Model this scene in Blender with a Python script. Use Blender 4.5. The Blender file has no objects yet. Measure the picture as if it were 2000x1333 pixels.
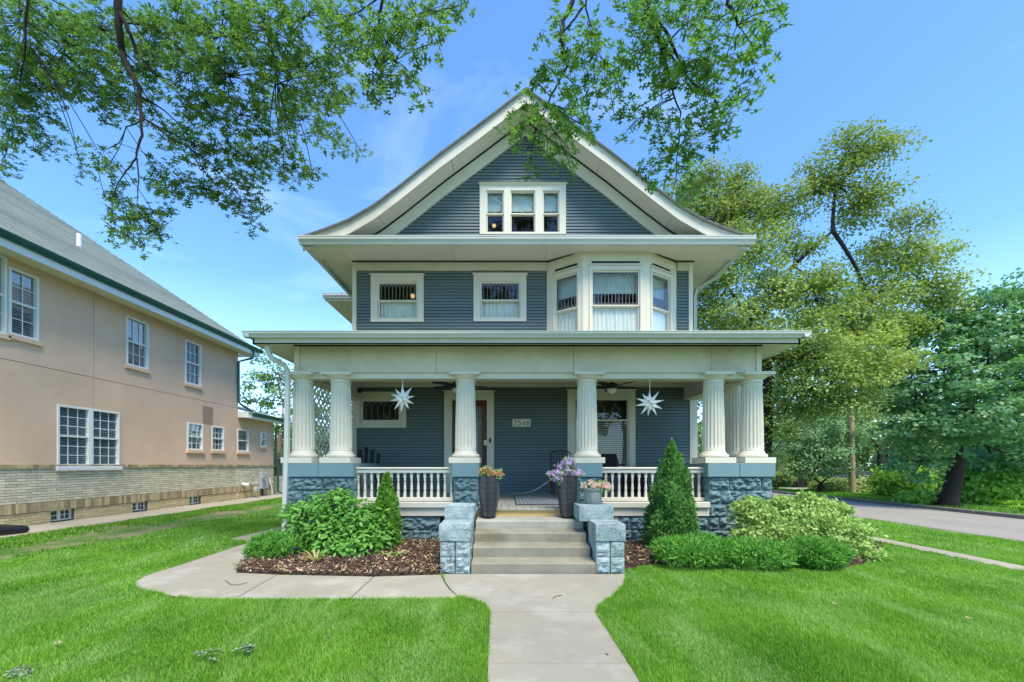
import bpy, math, random
import numpy as np
from mathutils import Vector, Matrix, noise as mnoise

random.seed(7)
RNG = np.random.default_rng(11)
PI = math.pi
sc = bpy.context.scene
COL = sc.collection

# ------------------------------------------------------------------ camera, sky, sun, exposure
CAMH = 1.30          # eye height above the foot of the steps
F0, CX, HY = 800.0, 990.0, 908.0   # focal length in photo pixels, vanishing point of the street-ward axis
cam_d = bpy.data.cameras.new("camera")
cam = bpy.data.objects.new("camera", cam_d)
COL.objects.link(cam)
cam.location = (0, 0, CAMH)
cam.rotation_euler = (PI / 2, 0, 0)
cam_d.sensor_width = 36.0
cam_d.lens = 36.0 * F0 / 2000.0
cam_d.shift_x = (1000 - CX) / 2000.0
cam_d.shift_y = (HY - 666.5) / 2000.0
cam_d.clip_start = 0.05
cam_d.clip_end = 3000
sc.camera = cam

SUN_EL, SUN_AZ = math.radians(62), math.radians(155)   # azimuth: clockwise from +Y; behind the camera and a little to the right
w = bpy.data.worlds.new("World")
sc.world = w
w.use_nodes = True
nt = w.node_tree
nt.nodes.clear()
def N(t, kind, **kw):
    n = t.nodes.new(kind)
    for k, v in kw.items():
        if k.startswith('i_'):
            n.inputs[k[2:]].default_value = v
        else:
            setattr(n, k, v)
    return n
def L(t, a, b):
    t.links.new(a, b)
sky = N(nt, 'ShaderNodeTexSky', sky_type='NISHITA', sun_disc=False, sun_elevation=SUN_EL, sun_rotation=SUN_AZ,
        air_density=1.0, dust_density=0.4, ozone_density=2.2, altitude=300)
tc = N(nt, 'ShaderNodeTexCoord')
mp = N(nt, 'ShaderNodeMapping')
mp.inputs['Scale'].default_value = (1.2, 1.2, 4.5)
mp.inputs['Rotation'].default_value = (0.12, 0.25, 0.4)
L(nt, tc.outputs['Generated'], mp.inputs['Vector'])
nz = N(nt, 'ShaderNodeTexNoise', i_Scale=1.7, i_Detail=9.0, i_Roughness=0.58, i_Distortion=0.7)
L(nt, mp.outputs['Vector'], nz.inputs['Vector'])
cr = N(nt, 'ShaderNodeValToRGB')
cr.color_ramp.elements[0].position = 0.56
cr.color_ramp.elements[0].color = (0, 0, 0, 1)
cr.color_ramp.elements[1].position = 0.86
cr.color_ramp.elements[1].color = (0.24, 0.24, 0.24, 1)
L(nt, nz.outputs['Fac'], cr.inputs['Fac'])
sx = N(nt, 'ShaderNodeSeparateXYZ')
L(nt, tc.outputs['Generated'], sx.inputs[0])
hz = N(nt, 'ShaderNodeMapRange')     # thin bright veil of cloud low over the horizon, all round
hz.inputs['From Min'].default_value = 0.0
hz.inputs['From Max'].default_value = 0.36
hz.inputs['To Min'].default_value = 0.42
hz.inputs['To Max'].default_value = 0.0
L(nt, sx.outputs['Z'], hz.inputs['Value'])
mxf = N(nt, 'ShaderNodeMath', operation='ADD', use_clamp=True)
L(nt, cr.outputs['Color'], mxf.inputs[0])
L(nt, hz.outputs['Result'], mxf.inputs[1])
tint = N(nt, 'ShaderNodeMix', data_type='RGBA', blend_type='MULTIPLY')
tint.inputs['Factor'].default_value = 1.0
L(nt, sky.outputs['Color'], tint.inputs['A'])
tint.inputs['B'].default_value = (0.76, 1.08, 1.30, 1)
mxc = N(nt, 'ShaderNodeMix', data_type='RGBA')
L(nt, mxf.outputs[0], mxc.inputs['Factor'])
L(nt, tint.outputs['Result'], mxc.inputs['A'])
mxc.inputs['B'].default_value = (5.6, 6.7, 8.0, 1)
bg = N(nt, 'ShaderNodeBackground')
bg.inputs['Strength'].default_value = 0.125
L(nt, mxc.outputs['Result'], bg.inputs['Color'])
wo = N(nt, 'ShaderNodeOutputWorld')
L(nt, bg.outputs[0], wo.inputs[0])

sun_d = bpy.data.lights.new("sun", 'SUN')
sun_d.energy = 2.7
sun_d.angle = math.radians(24)
sun_d.color = (1.0, 0.90, 0.72)
sun = bpy.data.objects.new("sun", sun_d)
COL.objects.link(sun)
sd = Vector((math.sin(SUN_AZ) * math.cos(SUN_EL), math.cos(SUN_AZ) * math.cos(SUN_EL), math.sin(SUN_EL)))
sun.rotation_euler = (-sd).to_track_quat('-Z', 'Y').to_euler()
sun.location = (5, -10, 30)

vs = sc.view_settings
vs.view_transform = 'Standard'
vs.look = 'None'
vs.exposure = 1.24
vs.gamma = 1
vs.use_curve_mapping = False
sc.render.engine = 'CYCLES'
sc.cycles.max_bounces = 8
sc.cycles.transparent_max_bounces = 16

# ------------------------------------------------------------------ helpers
def px(u, Y): return (u - CX) * Y / F0
def pz(v, Y): return CAMH - (v - HY) * Y / F0
def P(u, v, Y): return (px(u, Y), Y, pz(v, Y))
def G(u, v, z=0.0):
    Y = (CAMH - z) * F0 / (v - HY)
    return (px(u, Y), Y)

def pmat(name, col, rough=0.7, var=0.12, scale=2.5, bump=0.0, bscale=60.0, spec=0.3, metal=0.0, stretch=(1, 1, 1),
         col2=None, c2pos=(0.45, 0.65), c2scale=None, dirt=0.0, crack=0.0, island=0.0, dirtcol=None):
    m = bpy.data.materials.new(name)
    m.use_nodes = True
    t = m.node_tree
    b = t.nodes['Principled BSDF']
    b.inputs['Roughness'].default_value = rough
    b.inputs['Specular IOR Level'].default_value = spec
    b.inputs['Metallic'].default_value = metal
    g = N(t, 'ShaderNodeNewGeometry')
    mp = N(t, 'ShaderNodeMapping')
    mp.inputs['Scale'].default_value = stretch
    L(t, g.outputs['Position'], mp.inputs['Vector'])
    n1 = N(t, 'ShaderNodeTexNoise', i_Scale=scale, i_Detail=6.0, i_Roughness=0.6)
    L(t, mp.outputs[0], n1.inputs['Vector'])
    mr = N(t, 'ShaderNodeMapRange')
    mr.inputs['From Min'].default_value = 0.25
    mr.inputs['From Max'].default_value = 0.75
    mr.inputs['To Min'].default_value = 1 - var
    mr.inputs['To Max'].default_value = 1 + var
    L(t, n1.outputs['Fac'], mr.inputs['Value'])
    base = None
    if col2 is not None:
        n2 = N(t, 'ShaderNodeTexNoise', i_Scale=c2scale or scale * 2, i_Detail=7.0, i_Roughness=0.65)
        L(t, mp.outputs[0], n2.inputs['Vector'])
        r = N(t, 'ShaderNodeValToRGB')
        r.color_ramp.elements[0].position = c2pos[0]
        r.color_ramp.elements[0].color = (*col, 1)
        r.color_ramp.elements[1].position = c2pos[1]
        r.color_ramp.elements[1].color = (*col2, 1)
        L(t, n2.outputs['Fac'], r.inputs['Fac'])
        base = r.outputs['Color']
    hs = N(t, 'ShaderNodeMix', data_type='RGBA', blend_type='MULTIPLY')
    hs.inputs['Factor'].default_value = 1.0
    if base is None: hs.inputs['A'].default_value = (*col, 1)
    else: L(t, base, hs.inputs['A'])
    val = mr.outputs['Result']
    if island > 0:
        oi = N(t, 'ShaderNodeObjectInfo')
        a = N(t, 'ShaderNodeMath', operation='ADD'); L(t, g.outputs['Random Per Island'], a.inputs[0]); L(t, oi.outputs['Random'], a.inputs[1])
        f = N(t, 'ShaderNodeMath', operation='FRACT'); L(t, a.outputs[0], f.inputs[0])
        mi = N(t, 'ShaderNodeMapRange'); mi.inputs['To Min'].default_value = 1 - island; mi.inputs['To Max'].default_value = 1 + island
        L(t, f.outputs[0], mi.inputs['Value'])
        mm = N(t, 'ShaderNodeMath', operation='MULTIPLY'); L(t, val, mm.inputs[0]); L(t, mi.outputs[0], mm.inputs[1])
        val = mm.outputs[0]
    L(t, val, hs.inputs['B'])
    out = hs.outputs['Result']
    if dirt > 0:
        nd = N(t, 'ShaderNodeTexNoise', i_Scale=scale * 0.6, i_Detail=9.0, i_Roughness=0.7, i_Distortion=0.5)
        L(t, g.outputs['Position'], nd.inputs['Vector'])
        rd = N(t, 'ShaderNodeMapRange')
        rd.inputs['From Min'].default_value = 0.5; rd.inputs['From Max'].default_value = 0.72
        rd.inputs['To Min'].default_value = 0.0; rd.inputs['To Max'].default_value = dirt
        L(t, nd.outputs['Fac'], rd.inputs['Value'])
        md = N(t, 'ShaderNodeMix', data_type='RGBA')
        L(t, rd.outputs[0], md.inputs['Factor']); L(t, out, md.inputs['A'])
        md.inputs['B'].default_value = (*(dirtcol or (col[0] * 0.42, col[1] * 0.40, col[2] * 0.36)), 1)
        out = md.outputs['Result']
    if crack > 0:
        vo = N(t, 'ShaderNodeTexVoronoi', feature='DISTANCE_TO_EDGE', i_Scale=9.0)
        nw = N(t, 'ShaderNodeTexNoise', i_Scale=14.0, i_Detail=4.0)
        L(t, g.outputs['Position'], nw.inputs['Vector'])
        va = N(t, 'ShaderNodeVectorMath', operation='MULTIPLY_ADD')
        L(t, nw.outputs['Color'], va.inputs[0]); va.inputs[1].default_value = (0.12, 0.12, 0.12); L(t, g.outputs['Position'], va.inputs[2])
        L(t, va.outputs[0], vo.inputs['Vector'])
        rc = N(t, 'ShaderNodeMapRange')
        rc.inputs['From Min'].default_value = 0.0; rc.inputs['From Max'].default_value = 0.045
        rc.inputs['To Min'].default_value = crack; rc.inputs['To Max'].default_value = 0.0
        L(t, vo.outputs['Distance'], rc.inputs['Value'])
        npm = N(t, 'ShaderNodeTexNoise', i_Scale=5.0, i_Detail=3.0)
        L(t, g.outputs['Position'], npm.inputs['Vector'])
        rp = N(t, 'ShaderNodeMapRange'); rp.inputs['From Min'].default_value = 0.45; rp.inputs['From Max'].default_value = 0.55
        L(t, npm.outputs['Fac'], rp.inputs['Value'])
        mu = N(t, 'ShaderNodeMath', operation='MULTIPLY'); L(t, rc.outputs[0], mu.inputs[0]); L(t, rp.outputs[0], mu.inputs[1])
        mc = N(t, 'ShaderNodeMix', data_type='RGBA')
        L(t, mu.outputs[0], mc.inputs['Factor']); L(t, out, mc.inputs['A'])
        mc.inputs['B'].default_value = (0.05, 0.055, 0.055, 1)
        out = mc.outputs['Result']
    L(t, out, b.inputs['Base Color'])
    if bump > 0:
        nb = N(t, 'ShaderNodeTexNoise', i_Scale=bscale, i_Detail=5.0, i_Roughness=0.6)
        L(t, mp.outputs[0], nb.inputs['Vector'])
        bp = N(t, 'ShaderNodeBump', i_Strength=bump, i_Distance=0.02)
        L(t, nb.outputs['Fac'], bp.inputs['Height'])
        L(t, bp.outputs[0], b.inputs['Normal'])
    return m

def leafmat(name, c1, c2, trans=0.35, rough=0.55, pscale=1.6, spread=0.35, spec=0.25, pale=None):
    m = bpy.data.materials.new(name)
    m.use_nodes = True
    t = m.node_tree
    t.nodes.clear()
    g = N(t, 'ShaderNodeNewGeometry')
    oi = N(t, 'ShaderNodeObjectInfo')
    a = N(t, 'ShaderNodeMath', operation='ADD'); L(t, g.outputs['Random Per Island'], a.inputs[0]); L(t, oi.outputs['Random'], a.inputs[1])
    f = N(t, 'ShaderNodeMath', operation='FRACT'); L(t, a.outputs[0], f.inputs[0])
    n1 = N(t, 'ShaderNodeTexNoise', i_Scale=pscale, i_Detail=3.0)
    L(t, g.outputs['Position'], n1.inputs['Vector'])
    mr = N(t, 'ShaderNodeMapRange'); mr.inputs['From Min'].default_value = 0.3; mr.inputs['From Max'].default_value = 0.7
    L(t, n1.outputs['Fac'], mr.inputs['Value'])
    mx = N(t, 'ShaderNodeMath', operation='MULTIPLY_ADD'); L(t, f.outputs[0], mx.inputs[0]); mx.inputs[1].default_value = spread
    ml = N(t, 'ShaderNodeMath', operation='MULTIPLY'); L(t, mr.outputs[0], ml.inputs[0]); ml.inputs[1].default_value = 1 - spread
    L(t, ml.outputs[0], mx.inputs[2])
    c = N(t, 'ShaderNodeMix', data_type='RGBA')
    L(t, mx.outputs[0], c.inputs['Factor']); c.inputs['A'].default_value = (*c1, 1); c.inputs['B'].default_value = (*c2, 1)
    if pale is not None:
        mpp = N(t, 'ShaderNodeMapping'); mpp.inputs['Scale'].default_value = (1.5, 0.55, 1); mpp.inputs['Rotation'].default_value = (0, 0, 0.5)
        L(t, g.outputs['Position'], mpp.inputs['Vector'])
        n3 = N(t, 'ShaderNodeTexNoise', i_Scale=1.3, i_Detail=6.0, i_Roughness=0.7, i_Distortion=0.6); L(t, mpp.outputs[0], n3.inputs['Vector'])
        m3 = N(t, 'ShaderNodeMapRange'); m3.inputs['From Min'].default_value = 0.47; m3.inputs['From Max'].default_value = 0.68; m3.inputs['To Max'].default_value = 0.85
        L(t, n3.outputs['Fac'], m3.inputs['Value'])
        cp = N(t, 'ShaderNodeMix', data_type='RGBA'); L(t, m3.outputs[0], cp.inputs['Factor']); L(t, c.outputs['Result'], cp.inputs['A']); cp.inputs['B'].default_value = (*pale, 1)
        c = cp
    b = N(t, 'ShaderNodeBsdfPrincipled')
    b.inputs['Roughness'].default_value = rough
    b.inputs['Specular IOR Level'].default_value = spec
    L(t, c.outputs['Result'], b.inputs['Base Color'])
    tr = N(t, 'ShaderNodeBsdfTranslucent')
    c2n = N(t, 'ShaderNodeMix', data_type='RGBA', blend_type='MULTIPLY')
    c2n.inputs['Factor'].default_value = 1.0
    L(t, c.outputs['Result'], c2n.inputs['A']); c2n.inputs['B'].default_value = (1.25, 1.35, 0.6, 1)
    L(t, c2n.outputs['Result'], tr.inputs['Color'])
    ms = N(t, 'ShaderNodeMixShader'); ms.inputs[0].default_value = trans
    L(t, b.outputs[0], ms.inputs[1]); L(t, tr.outputs[0], ms.inputs[2])
    o = N(t, 'ShaderNodeOutputMaterial'); L(t, ms.outputs[0], o.inputs[0])
    return m

def glassmat(name, tint=(0.9, 0.95, 0.95), base=0.10):
    m = bpy.data.materials.new(name)
    m.use_nodes = True
    t = m.node_tree
    t.nodes.clear()
    fr = N(t, 'ShaderNodeFresnel', i_IOR=1.5)
    ad = N(t, 'ShaderNodeMath', operation='ADD', use_clamp=True); L(t, fr.outputs[0], ad.inputs[0]); ad.inputs[1].default_value = base
    gl = N(t, 'ShaderNodeBsdfGlossy'); gl.inputs['Roughness'].default_value = 0.015
    tr = N(t, 'ShaderNodeBsdfTransparent'); tr.inputs['Color'].default_value = (*tint, 1)
    nb = N(t, 'ShaderNodeTexNoise', i_Scale=1.6, i_Detail=1.0)
    g = N(t, 'ShaderNodeNewGeometry'); L(t, g.outputs['Position'], nb.inputs['Vector'])
    bp = N(t, 'ShaderNodeBump', i_Strength=0.35, i_Distance=0.01); L(t, nb.outputs['Fac'], bp.inputs['Height']); L(t, bp.outputs[0], gl.inputs['Normal'])
    mn = N(t, 'ShaderNodeMath', operation='MINIMUM'); L(t, ad.outputs[0], mn.inputs[0]); mn.inputs[1].default_value = 0.25
    ms = N(t, 'ShaderNodeMixShader'); L(t, mn.outputs[0], ms.inputs[0]); L(t, tr.outputs[0], ms.inputs[1]); L(t, gl.outputs[0], ms.inputs[2])
    o = N(t, 'ShaderNodeOutputMaterial'); L(t, ms.outputs[0], o.inputs[0])
    return m

M = {}
M['cream'] = pmat('cream_paint', (0.68, 0.64, 0.53), 0.5, 0.06, 1.2, 0.05, 30, dirt=0.12)
M['creamdirty'] = pmat('weathered_cream_paint', (0.61, 0.58, 0.49), 0.6, 0.12, 1.5, 0.1, 40, dirt=0.42)
M['gutter'] = pmat('gutter_enamel', (0.60, 0.61, 0.565), 0.4, 0.05, 1.0, dirt=0.10)
M['soffit'] = pmat('soffit_paint', (0.72, 0.68, 0.58), 0.6, 0.07, 1.0, 0.05, 20, dirt=0.12)
M['black'] = pmat('black_line_paint', (0.012, 0.016, 0.02), 0.5, 0.1)
M['siding'] = pmat('blue_grey_siding_paint', (0.128, 0.175, 0.182), 0.62, 0.12, 1.6, 0.06, 30, stretch=(0.4, 1, 3), island=0.05, dirt=0.15)
M['shadowback'] = pmat('shadow_dark_siding_backing', (0.012, 0.018, 0.024), 0.8)  # near-black so the gaps between boards read as lap shadow
M['stone'] = pmat('painted_blue_stone', (0.115, 0.20, 0.22), 0.7, 0.2, 3, 0.8, 45, island=0.08, col2=(0.15, 0.24, 0.26), c2pos=(0.42, 0.62), c2scale=40, dirt=0.35)
M['stonecap'] = pmat('painted_blue_cap', (0.17, 0.28, 0.305), 0.5, 0.08, 2, 0.1, 30, dirt=0.15)
M['wornstone'] = pmat('worn_blue_painted_stone', (0.27, 0.355, 0.375), 0.9, 0.2, 4, 0.6, 40, crack=0.85, spec=0.15, col2=(0.38, 0.45, 0.455), c2pos=(0.45, 0.6), c2scale=7, dirt=0.35, island=0.06)
M['mortar'] = pmat('mortar', (0.16, 0.24, 0.28), 0.9, 0.2, 8, 0.3, 80)
M['concrete'] = pmat('concrete_paving', (0.31, 0.288, 0.228), 0.9, 0.10, 1.4, 0.35, 110, dirt=0.45, dirtcol=(0.22, 0.20, 0.155), col2=(0.36, 0.34, 0.285), c2pos=(0.50, 0.60), c2scale=1.6, island=0.05)
M['concretejoint'] = pmat('paving_joint', (0.07, 0.065, 0.055), 0.95, 0.2)
M['stepconc'] = pmat('dirty_step_concrete', (0.27, 0.255, 0.195), 0.9, 0.2, 3.0, 0.4, 70, dirt=0.7, island=0.04, dirtcol=(0.13, 0.12, 0.08))
M['steptop'] = pmat('pale_step_concrete', (0.40, 0.385, 0.33), 0.9, 0.16, 4.0, 0.4, 70, dirt=0.6, dirtcol=(0.22, 0.20, 0.15))
M['asphalt'] = pmat('asphalt', (0.27, 0.25, 0.225), 0.9, 0.12, 0.6, 0.3, 200, dirt=0.25, stretch=(2.5, 0.35, 1))
M['kerb'] = pmat('kerb_concrete', (0.20, 0.185, 0.16), 0.9, 0.2, 2, 0.2, 60, dirt=0.6)
M['soil'] = pmat('garden_soil', (0.055, 0.038, 0.026), 0.95, 0.3, 6, 0.6, 40)
M['lawnbase'] = pmat('turf_base', (0.06, 0.15, 0.025), 0.95, 0.25, 1.5, 0.6, 60, col2=(0.07, 0.15, 0.03))
M['weedbase'] = pmat('sparse_turf_soil', (0.24, 0.19, 0.13), 0.95, 0.25, 4, 0.6, 60, col2=(0.06, 0.14, 0.02), c2pos=(0.35, 0.55), c2scale=1.1)
M['fargrass'] = pmat('far_turf', (0.09, 0.20, 0.03), 0.95, 0.2, 0.8, 0.6, 40, col2=(0.13, 0.24, 0.05))
M['shingle'] = pmat('dark_roof_shingle', (0.22, 0.225, 0.22), 0.9, 0.2, 5, 0.4, 60)
M['woodnew'] = pmat('fresh_yellow_lumber', (0.62, 0.42, 0.16), 0.6, 0.15, 2, 0.1, 40, stretch=(0.6, 4, 8), col2=(0.36, 0.24, 0.10), c2pos=(0.5, 0.75), c2scale=3)
M['floor'] = pmat('porch_floor_paint', (0.40, 0.385, 0.31), 0.6, 0.12, 4, 0.1, 30, stretch=(4, 0.7, 1), island=0.08)
M['door'] = pmat('red_brown_door', (0.13, 0.04, 0.02), 0.35, 0.2, 2, stretch=(4, 1, 0.5))
M['glass'] = glassmat('window_glass', base=0.02)
M['glassN'] = glassmat('neighbour_window_glass', base=0.02)
M['curtain'] = pmat('white_curtain_fabric', (0.80, 0.80, 0.76), 0.9, 0.08, 2, stretch=(12, 12, 0.4))
M['shade'] = pmat('pale_green_shade', (0.50, 0.60, 0.56), 0.9, 0.05)
M['blind'] = pmat('cream_blind_slat', (0.62, 0.60, 0.46), 0.6, 0.05)
M['blindN'] = pmat('grey_blind_slat', (0.34, 0.37, 0.40), 0.7, 0.05)
M['lead'] = pmat('lead_came', (0.33, 0.34, 0.34), 0.5, 0.1)
M['room'] = pmat('dim_interior_wall', (0.20, 0.15, 0.09), 0.9, 0.25, 1.5)
M['ceiling'] = pmat('porch_ceiling_paint', (0.74, 0.72, 0.62), 0.7, 0.06, 1)
M['lattice'] = pmat('lattice_wood', (0.70, 0.66, 0.54), 0.7, 0.15, 6)
M['whitepaper'] = pmat('white_star_paper', (0.78, 0.78, 0.75), 0.7, 0.04)
M['blackmetal'] = pmat('black_metal', (0.012, 0.012, 0.014), 0.4, 0.2, spec=0.5)
M['blackwood'] = pmat('black_painted_wood', (0.014, 0.015, 0.02), 0.5, 0.2)
M['wicker'] = pmat('dark_wicker', (0.03, 0.028, 0.03), 0.8, 0.5, 40, 0.5, 70)
M['plum'] = pmat('dark_cushion', (0.03, 0.018, 0.025), 0.9, 0.2)
M['opal'] = pmat('opal_lamp_glass', (0.75, 0.74, 0.68), 0.3, 0.03)
M['potdark'] = pmat('charcoal_planter', (0.020, 0.021, 0.025), 0.55, 0.25, 6, 0.2, 60)
M['potgroove'] = pmat('planter_pale_ridge', (0.16, 0.16, 0.17), 0.7, 0.2, 20)
M['potgrey'] = pmat('grey_weathered_planter', (0.24, 0.27, 0.25), 0.8, 0.25, 9, 0.3, 50, stretch=(1, 1, 0.35), col2=(0.36, 0.36, 0.33), c2pos=(0.5, 0.7))
M['matdark'] = pmat('door_mat_fibre', (0.07, 0.07, 0.07), 0.95, 0.3, 30, 0.5, 120)
M['matlight'] = pmat('door_mat_pale_fibre', (0.36, 0.36, 0.34), 0.95, 0.2, 30)
M['plaque'] = pmat('cream_plaque', (0.78, 0.77, 0.64), 0.6, 0.05)
M['digit'] = pmat('brown_numeral', (0.03, 0.022, 0.015), 0.5, 0.1)
M['rope'] = pmat('white_rope', (0.6, 0.6, 0.56), 0.8)
M['redhose'] = pmat('red_hose', (0.32, 0.05, 0.03), 0.5)
M['stucco'] = pmat('tan_stucco', (0.78, 0.535, 0.375), 0.95, 0.09, 0.9, 0.5, 90, dirt=0.16)
M['groove'] = pmat('stucco_joint', (0.18, 0.10, 0.065), 0.9)
M['patch'] = pmat('stucco_patch', (0.37, 0.26, 0.19), 0.95, 0.08)
M['brick'] = pmat('cream_brick', (0.68, 0.61, 0.45), 0.85, 0.14, 6, 0.3, 60, island=0.16, dirt=0.15)
M['brickyellow'] = pmat('yellow_brick', (0.60, 0.49, 0.27), 0.85, 0.12, 6, 0.3, 60, island=0.12)
M['brickbrown'] = pmat('brown_soldier_brick', (0.42, 0.33, 0.19), 0.85, 0.2, 6, 0.3, 60, island=0.40)
M['bmortar'] = pmat('brick_mortar', (0.13, 0.115, 0.085), 0.95, 0.15, 8)
M['greenmetal'] = pmat('green_gutter', (0.012, 0.10, 0.085), 0.35, 0.08, spec=0.5)
M['whitevinyl'] = pmat('white_vinyl', (0.78, 0.79, 0.78), 0.4, 0.03)
M['soffitN'] = pmat('neighbour_soffit', (0.74, 0.70, 0.56), 0.7, 0.04)
M['shingleN'] = pmat('grey_green_shingle', (0.20, 0.235, 0.21), 0.95, 0.16, 3, 0.5, 50, island=0.14)
M['metalgrey'] = pmat('grey_painted_metal', (0.40, 0.43, 0.46), 0.4, 0.08, spec=0.5)
M['chrome'] = pmat('pale_galvanised', (0.55, 0.56, 0.56), 0.35, 0.1, metal=0.6)
M['bark'] = pmat('dark_bark', (0.035, 0.027, 0.022), 0.95, 0.3, 8, 0.8, 30, stretch=(2, 2, 0.5))
M['barkgrey'] = pmat('grey_brown_bark', (0.075, 0.06, 0.05), 0.95, 0.3, 8, 0.8, 30, stretch=(2, 2, 0.5))
M['pole'] = pmat('tan_pole_wood', (0.36, 0.29, 0.19), 0.9, 0.15, 3, 0.3, 40, stretch=(3, 3, 0.2))
M['chip'] = pmat('mulch_chip', (0.11, 0.066, 0.052), 0.95, 0.25, 3, island=0.75)
M['straw'] = pmat('dry_straw', (0.52, 0.38, 0.23), 0.9, 0.2, 3, island=0.45)
M['carpaint'] = pmat('dark_car_paint', (0.02, 0.022, 0.028), 0.25, 0.1, spec=0.6)
M['rubber'] = pmat('tyre_rubber', (0.02, 0.02, 0.02), 0.8)
M['carglass'] = pmat('car_window', (0.05, 0.06, 0.07), 0.08, 0.1, spec=0.8)
M['redbrick'] = pmat('far_red_brick', (0.26, 0.13, 0.10), 0.9, 0.15, 3)
M['fencewhite'] = pmat('pale_fence_board', (0.56, 0.56, 0.50), 0.8, 0.1, 3)
M['fenceiron'] = pmat('dark_fence_rail', (0.05, 0.05, 0.045), 0.6)
M['teal'] = pmat('grey_bin_plastic', (0.10, 0.13, 0.14), 0.6)
# foliage
M['oak'] = leafmat('oak_leaf', (0.045, 0.12, 0.035), (0.25, 0.43, 0.11), 0.42, 0.5, 2.2, 0.45)
M['oaklight'] = leafmat('oak_leaf_front', (0.05, 0.14, 0.04), (0.24, 0.46, 0.10), 0.42, 0.5, 2.2, 0.45)
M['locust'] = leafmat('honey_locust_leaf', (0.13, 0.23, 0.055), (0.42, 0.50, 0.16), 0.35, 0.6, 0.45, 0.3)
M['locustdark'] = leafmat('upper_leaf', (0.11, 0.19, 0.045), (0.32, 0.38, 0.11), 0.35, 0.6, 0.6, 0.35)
M['maple'] = leafmat('maple_leaf', (0.05, 0.165, 0.065), (0.26, 0.48, 0.24), 0.35, 0.4, 0.5, 0.3, 0.35)
M['smalltree'] = leafmat('pale_tree_leaf', (0.10, 0.22, 0.10), (0.27, 0.44, 0.24), 0.25, 0.5, 0.7, 0.35)
M['bright'] = leafmat('bright_bush_leaf', (0.16, 0.36, 0.045), (0.42, 0.64, 0.12), 0.35, 0.5, 0.8, 0.35)
M['meadow'] = leafmat('pale_meadow_leaf', (0.15, 0.24, 0.08), (0.34, 0.42, 0.14), 0.3, 0.6, 0.8, 0.35)
M['fartree'] = leafmat('far_tree_leaf', (0.10, 0.20, 0.07), (0.27, 0.40, 0.15), 0.3, 0.6, 0.35, 0.35)
M['darktree'] = leafmat('dark_tree_leaf', (0.02, 0.06, 0.02), (0.06, 0.13, 0.04), 0.25, 0.6, 0.4, 0.35)
M['shrub'] = leafmat('shrub_leaf', (0.085, 0.26, 0.04), (0.24, 0.52, 0.10), 0.3, 0.4, 3, 0.5, 0.35)
M['arbor'] = leafmat('arborvitae_spray', (0.05, 0.15, 0.035), (0.16, 0.36, 0.07), 0.2, 0.6, 5, 0.4)
M['arborl'] = leafmat('light_arborvitae_spray', (0.09, 0.24, 0.03), (0.22, 0.42, 0.06), 0.2, 0.6, 5, 0.4)
M['fern'] = leafmat('threadleaf', (0.07, 0.23, 0.035), (0.20, 0.47, 0.08), 0.3, 0.6, 4, 0.4)
M['varieg'] = leafmat('variegated_leaf', (0.13, 0.29, 0.05), (0.54, 0.66, 0.24), 0.3, 0.6, 5, 0.7)
M['grass'] = leafmat('grass_blade', (0.07, 0.235, 0.016), (0.33, 0.58, 0.075), 0.42, 0.5, 1.3, 0.55, pale=(0.37, 0.55, 0.20))
M['weed'] = leafmat('weed_blade', (0.09, 0.23, 0.025), (0.22, 0.42, 0.055), 0.35, 0.6, 1.8, 0.42)
M['hosta'] = leafmat('hosta_leaf', (0.16, 0.30, 0.08), (0.45, 0.48, 0.22), 0.3, 0.5, 6, 0.6)
M['strappale'] = leafmat('withered_strap_leaf', (0.34, 0.33, 0.13), (0.55, 0.47, 0.24), 0.3, 0.6, 6, 0.6)
M['purple'] = leafmat('purple_petal', (0.20, 0.05, 0.42), (0.80, 0.62, 0.85), 0.3, 0.5, 12, 0.8)
M['coral'] = leafmat('coral_petal', (0.52, 0.07, 0.03), (0.70, 0.24, 0.14), 0.3, 0.5, 12, 0.8)
M['pink'] = leafmat('pink_petal', (0.70, 0.30, 0.32), (0.85, 0.66, 0.62), 0.3, 0.5, 12, 0.8)
M['yellowp'] = leafmat('yellow_petal', (0.6, 0.5, 0.04), (0.75, 0.65, 0.1), 0.3, 0.5, 12, 0.8)
M['potleaf'] = leafmat('planter_leaf', (0.16, 0.32, 0.08), (0.55, 0.66, 0.36), 0.3, 0.5, 12, 0.7)
M['deadleaf'] = leafmat('fallen_leaf', (0.22, 0.34, 0.20), (0.45, 0.52, 0.36), 0.3, 0.6, 12, 0.7)

# ---- frames: a wall plane with along (a), up (z), outward (d)
class Fr:
    def __init__(s, o, d, n): s.o, s.d, s.n = o, d, n
    def __call__(s, a, z, d=0.0):
        return (s.o[0] + s.d[0] * a + s.n[0] * d, s.o[1] + s.d[1] * a + s.n[1] * d, z)
def FX(Y): return Fr((0, Y), (1, 0), (0, -1))          # facade facing the camera: a = X

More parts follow.
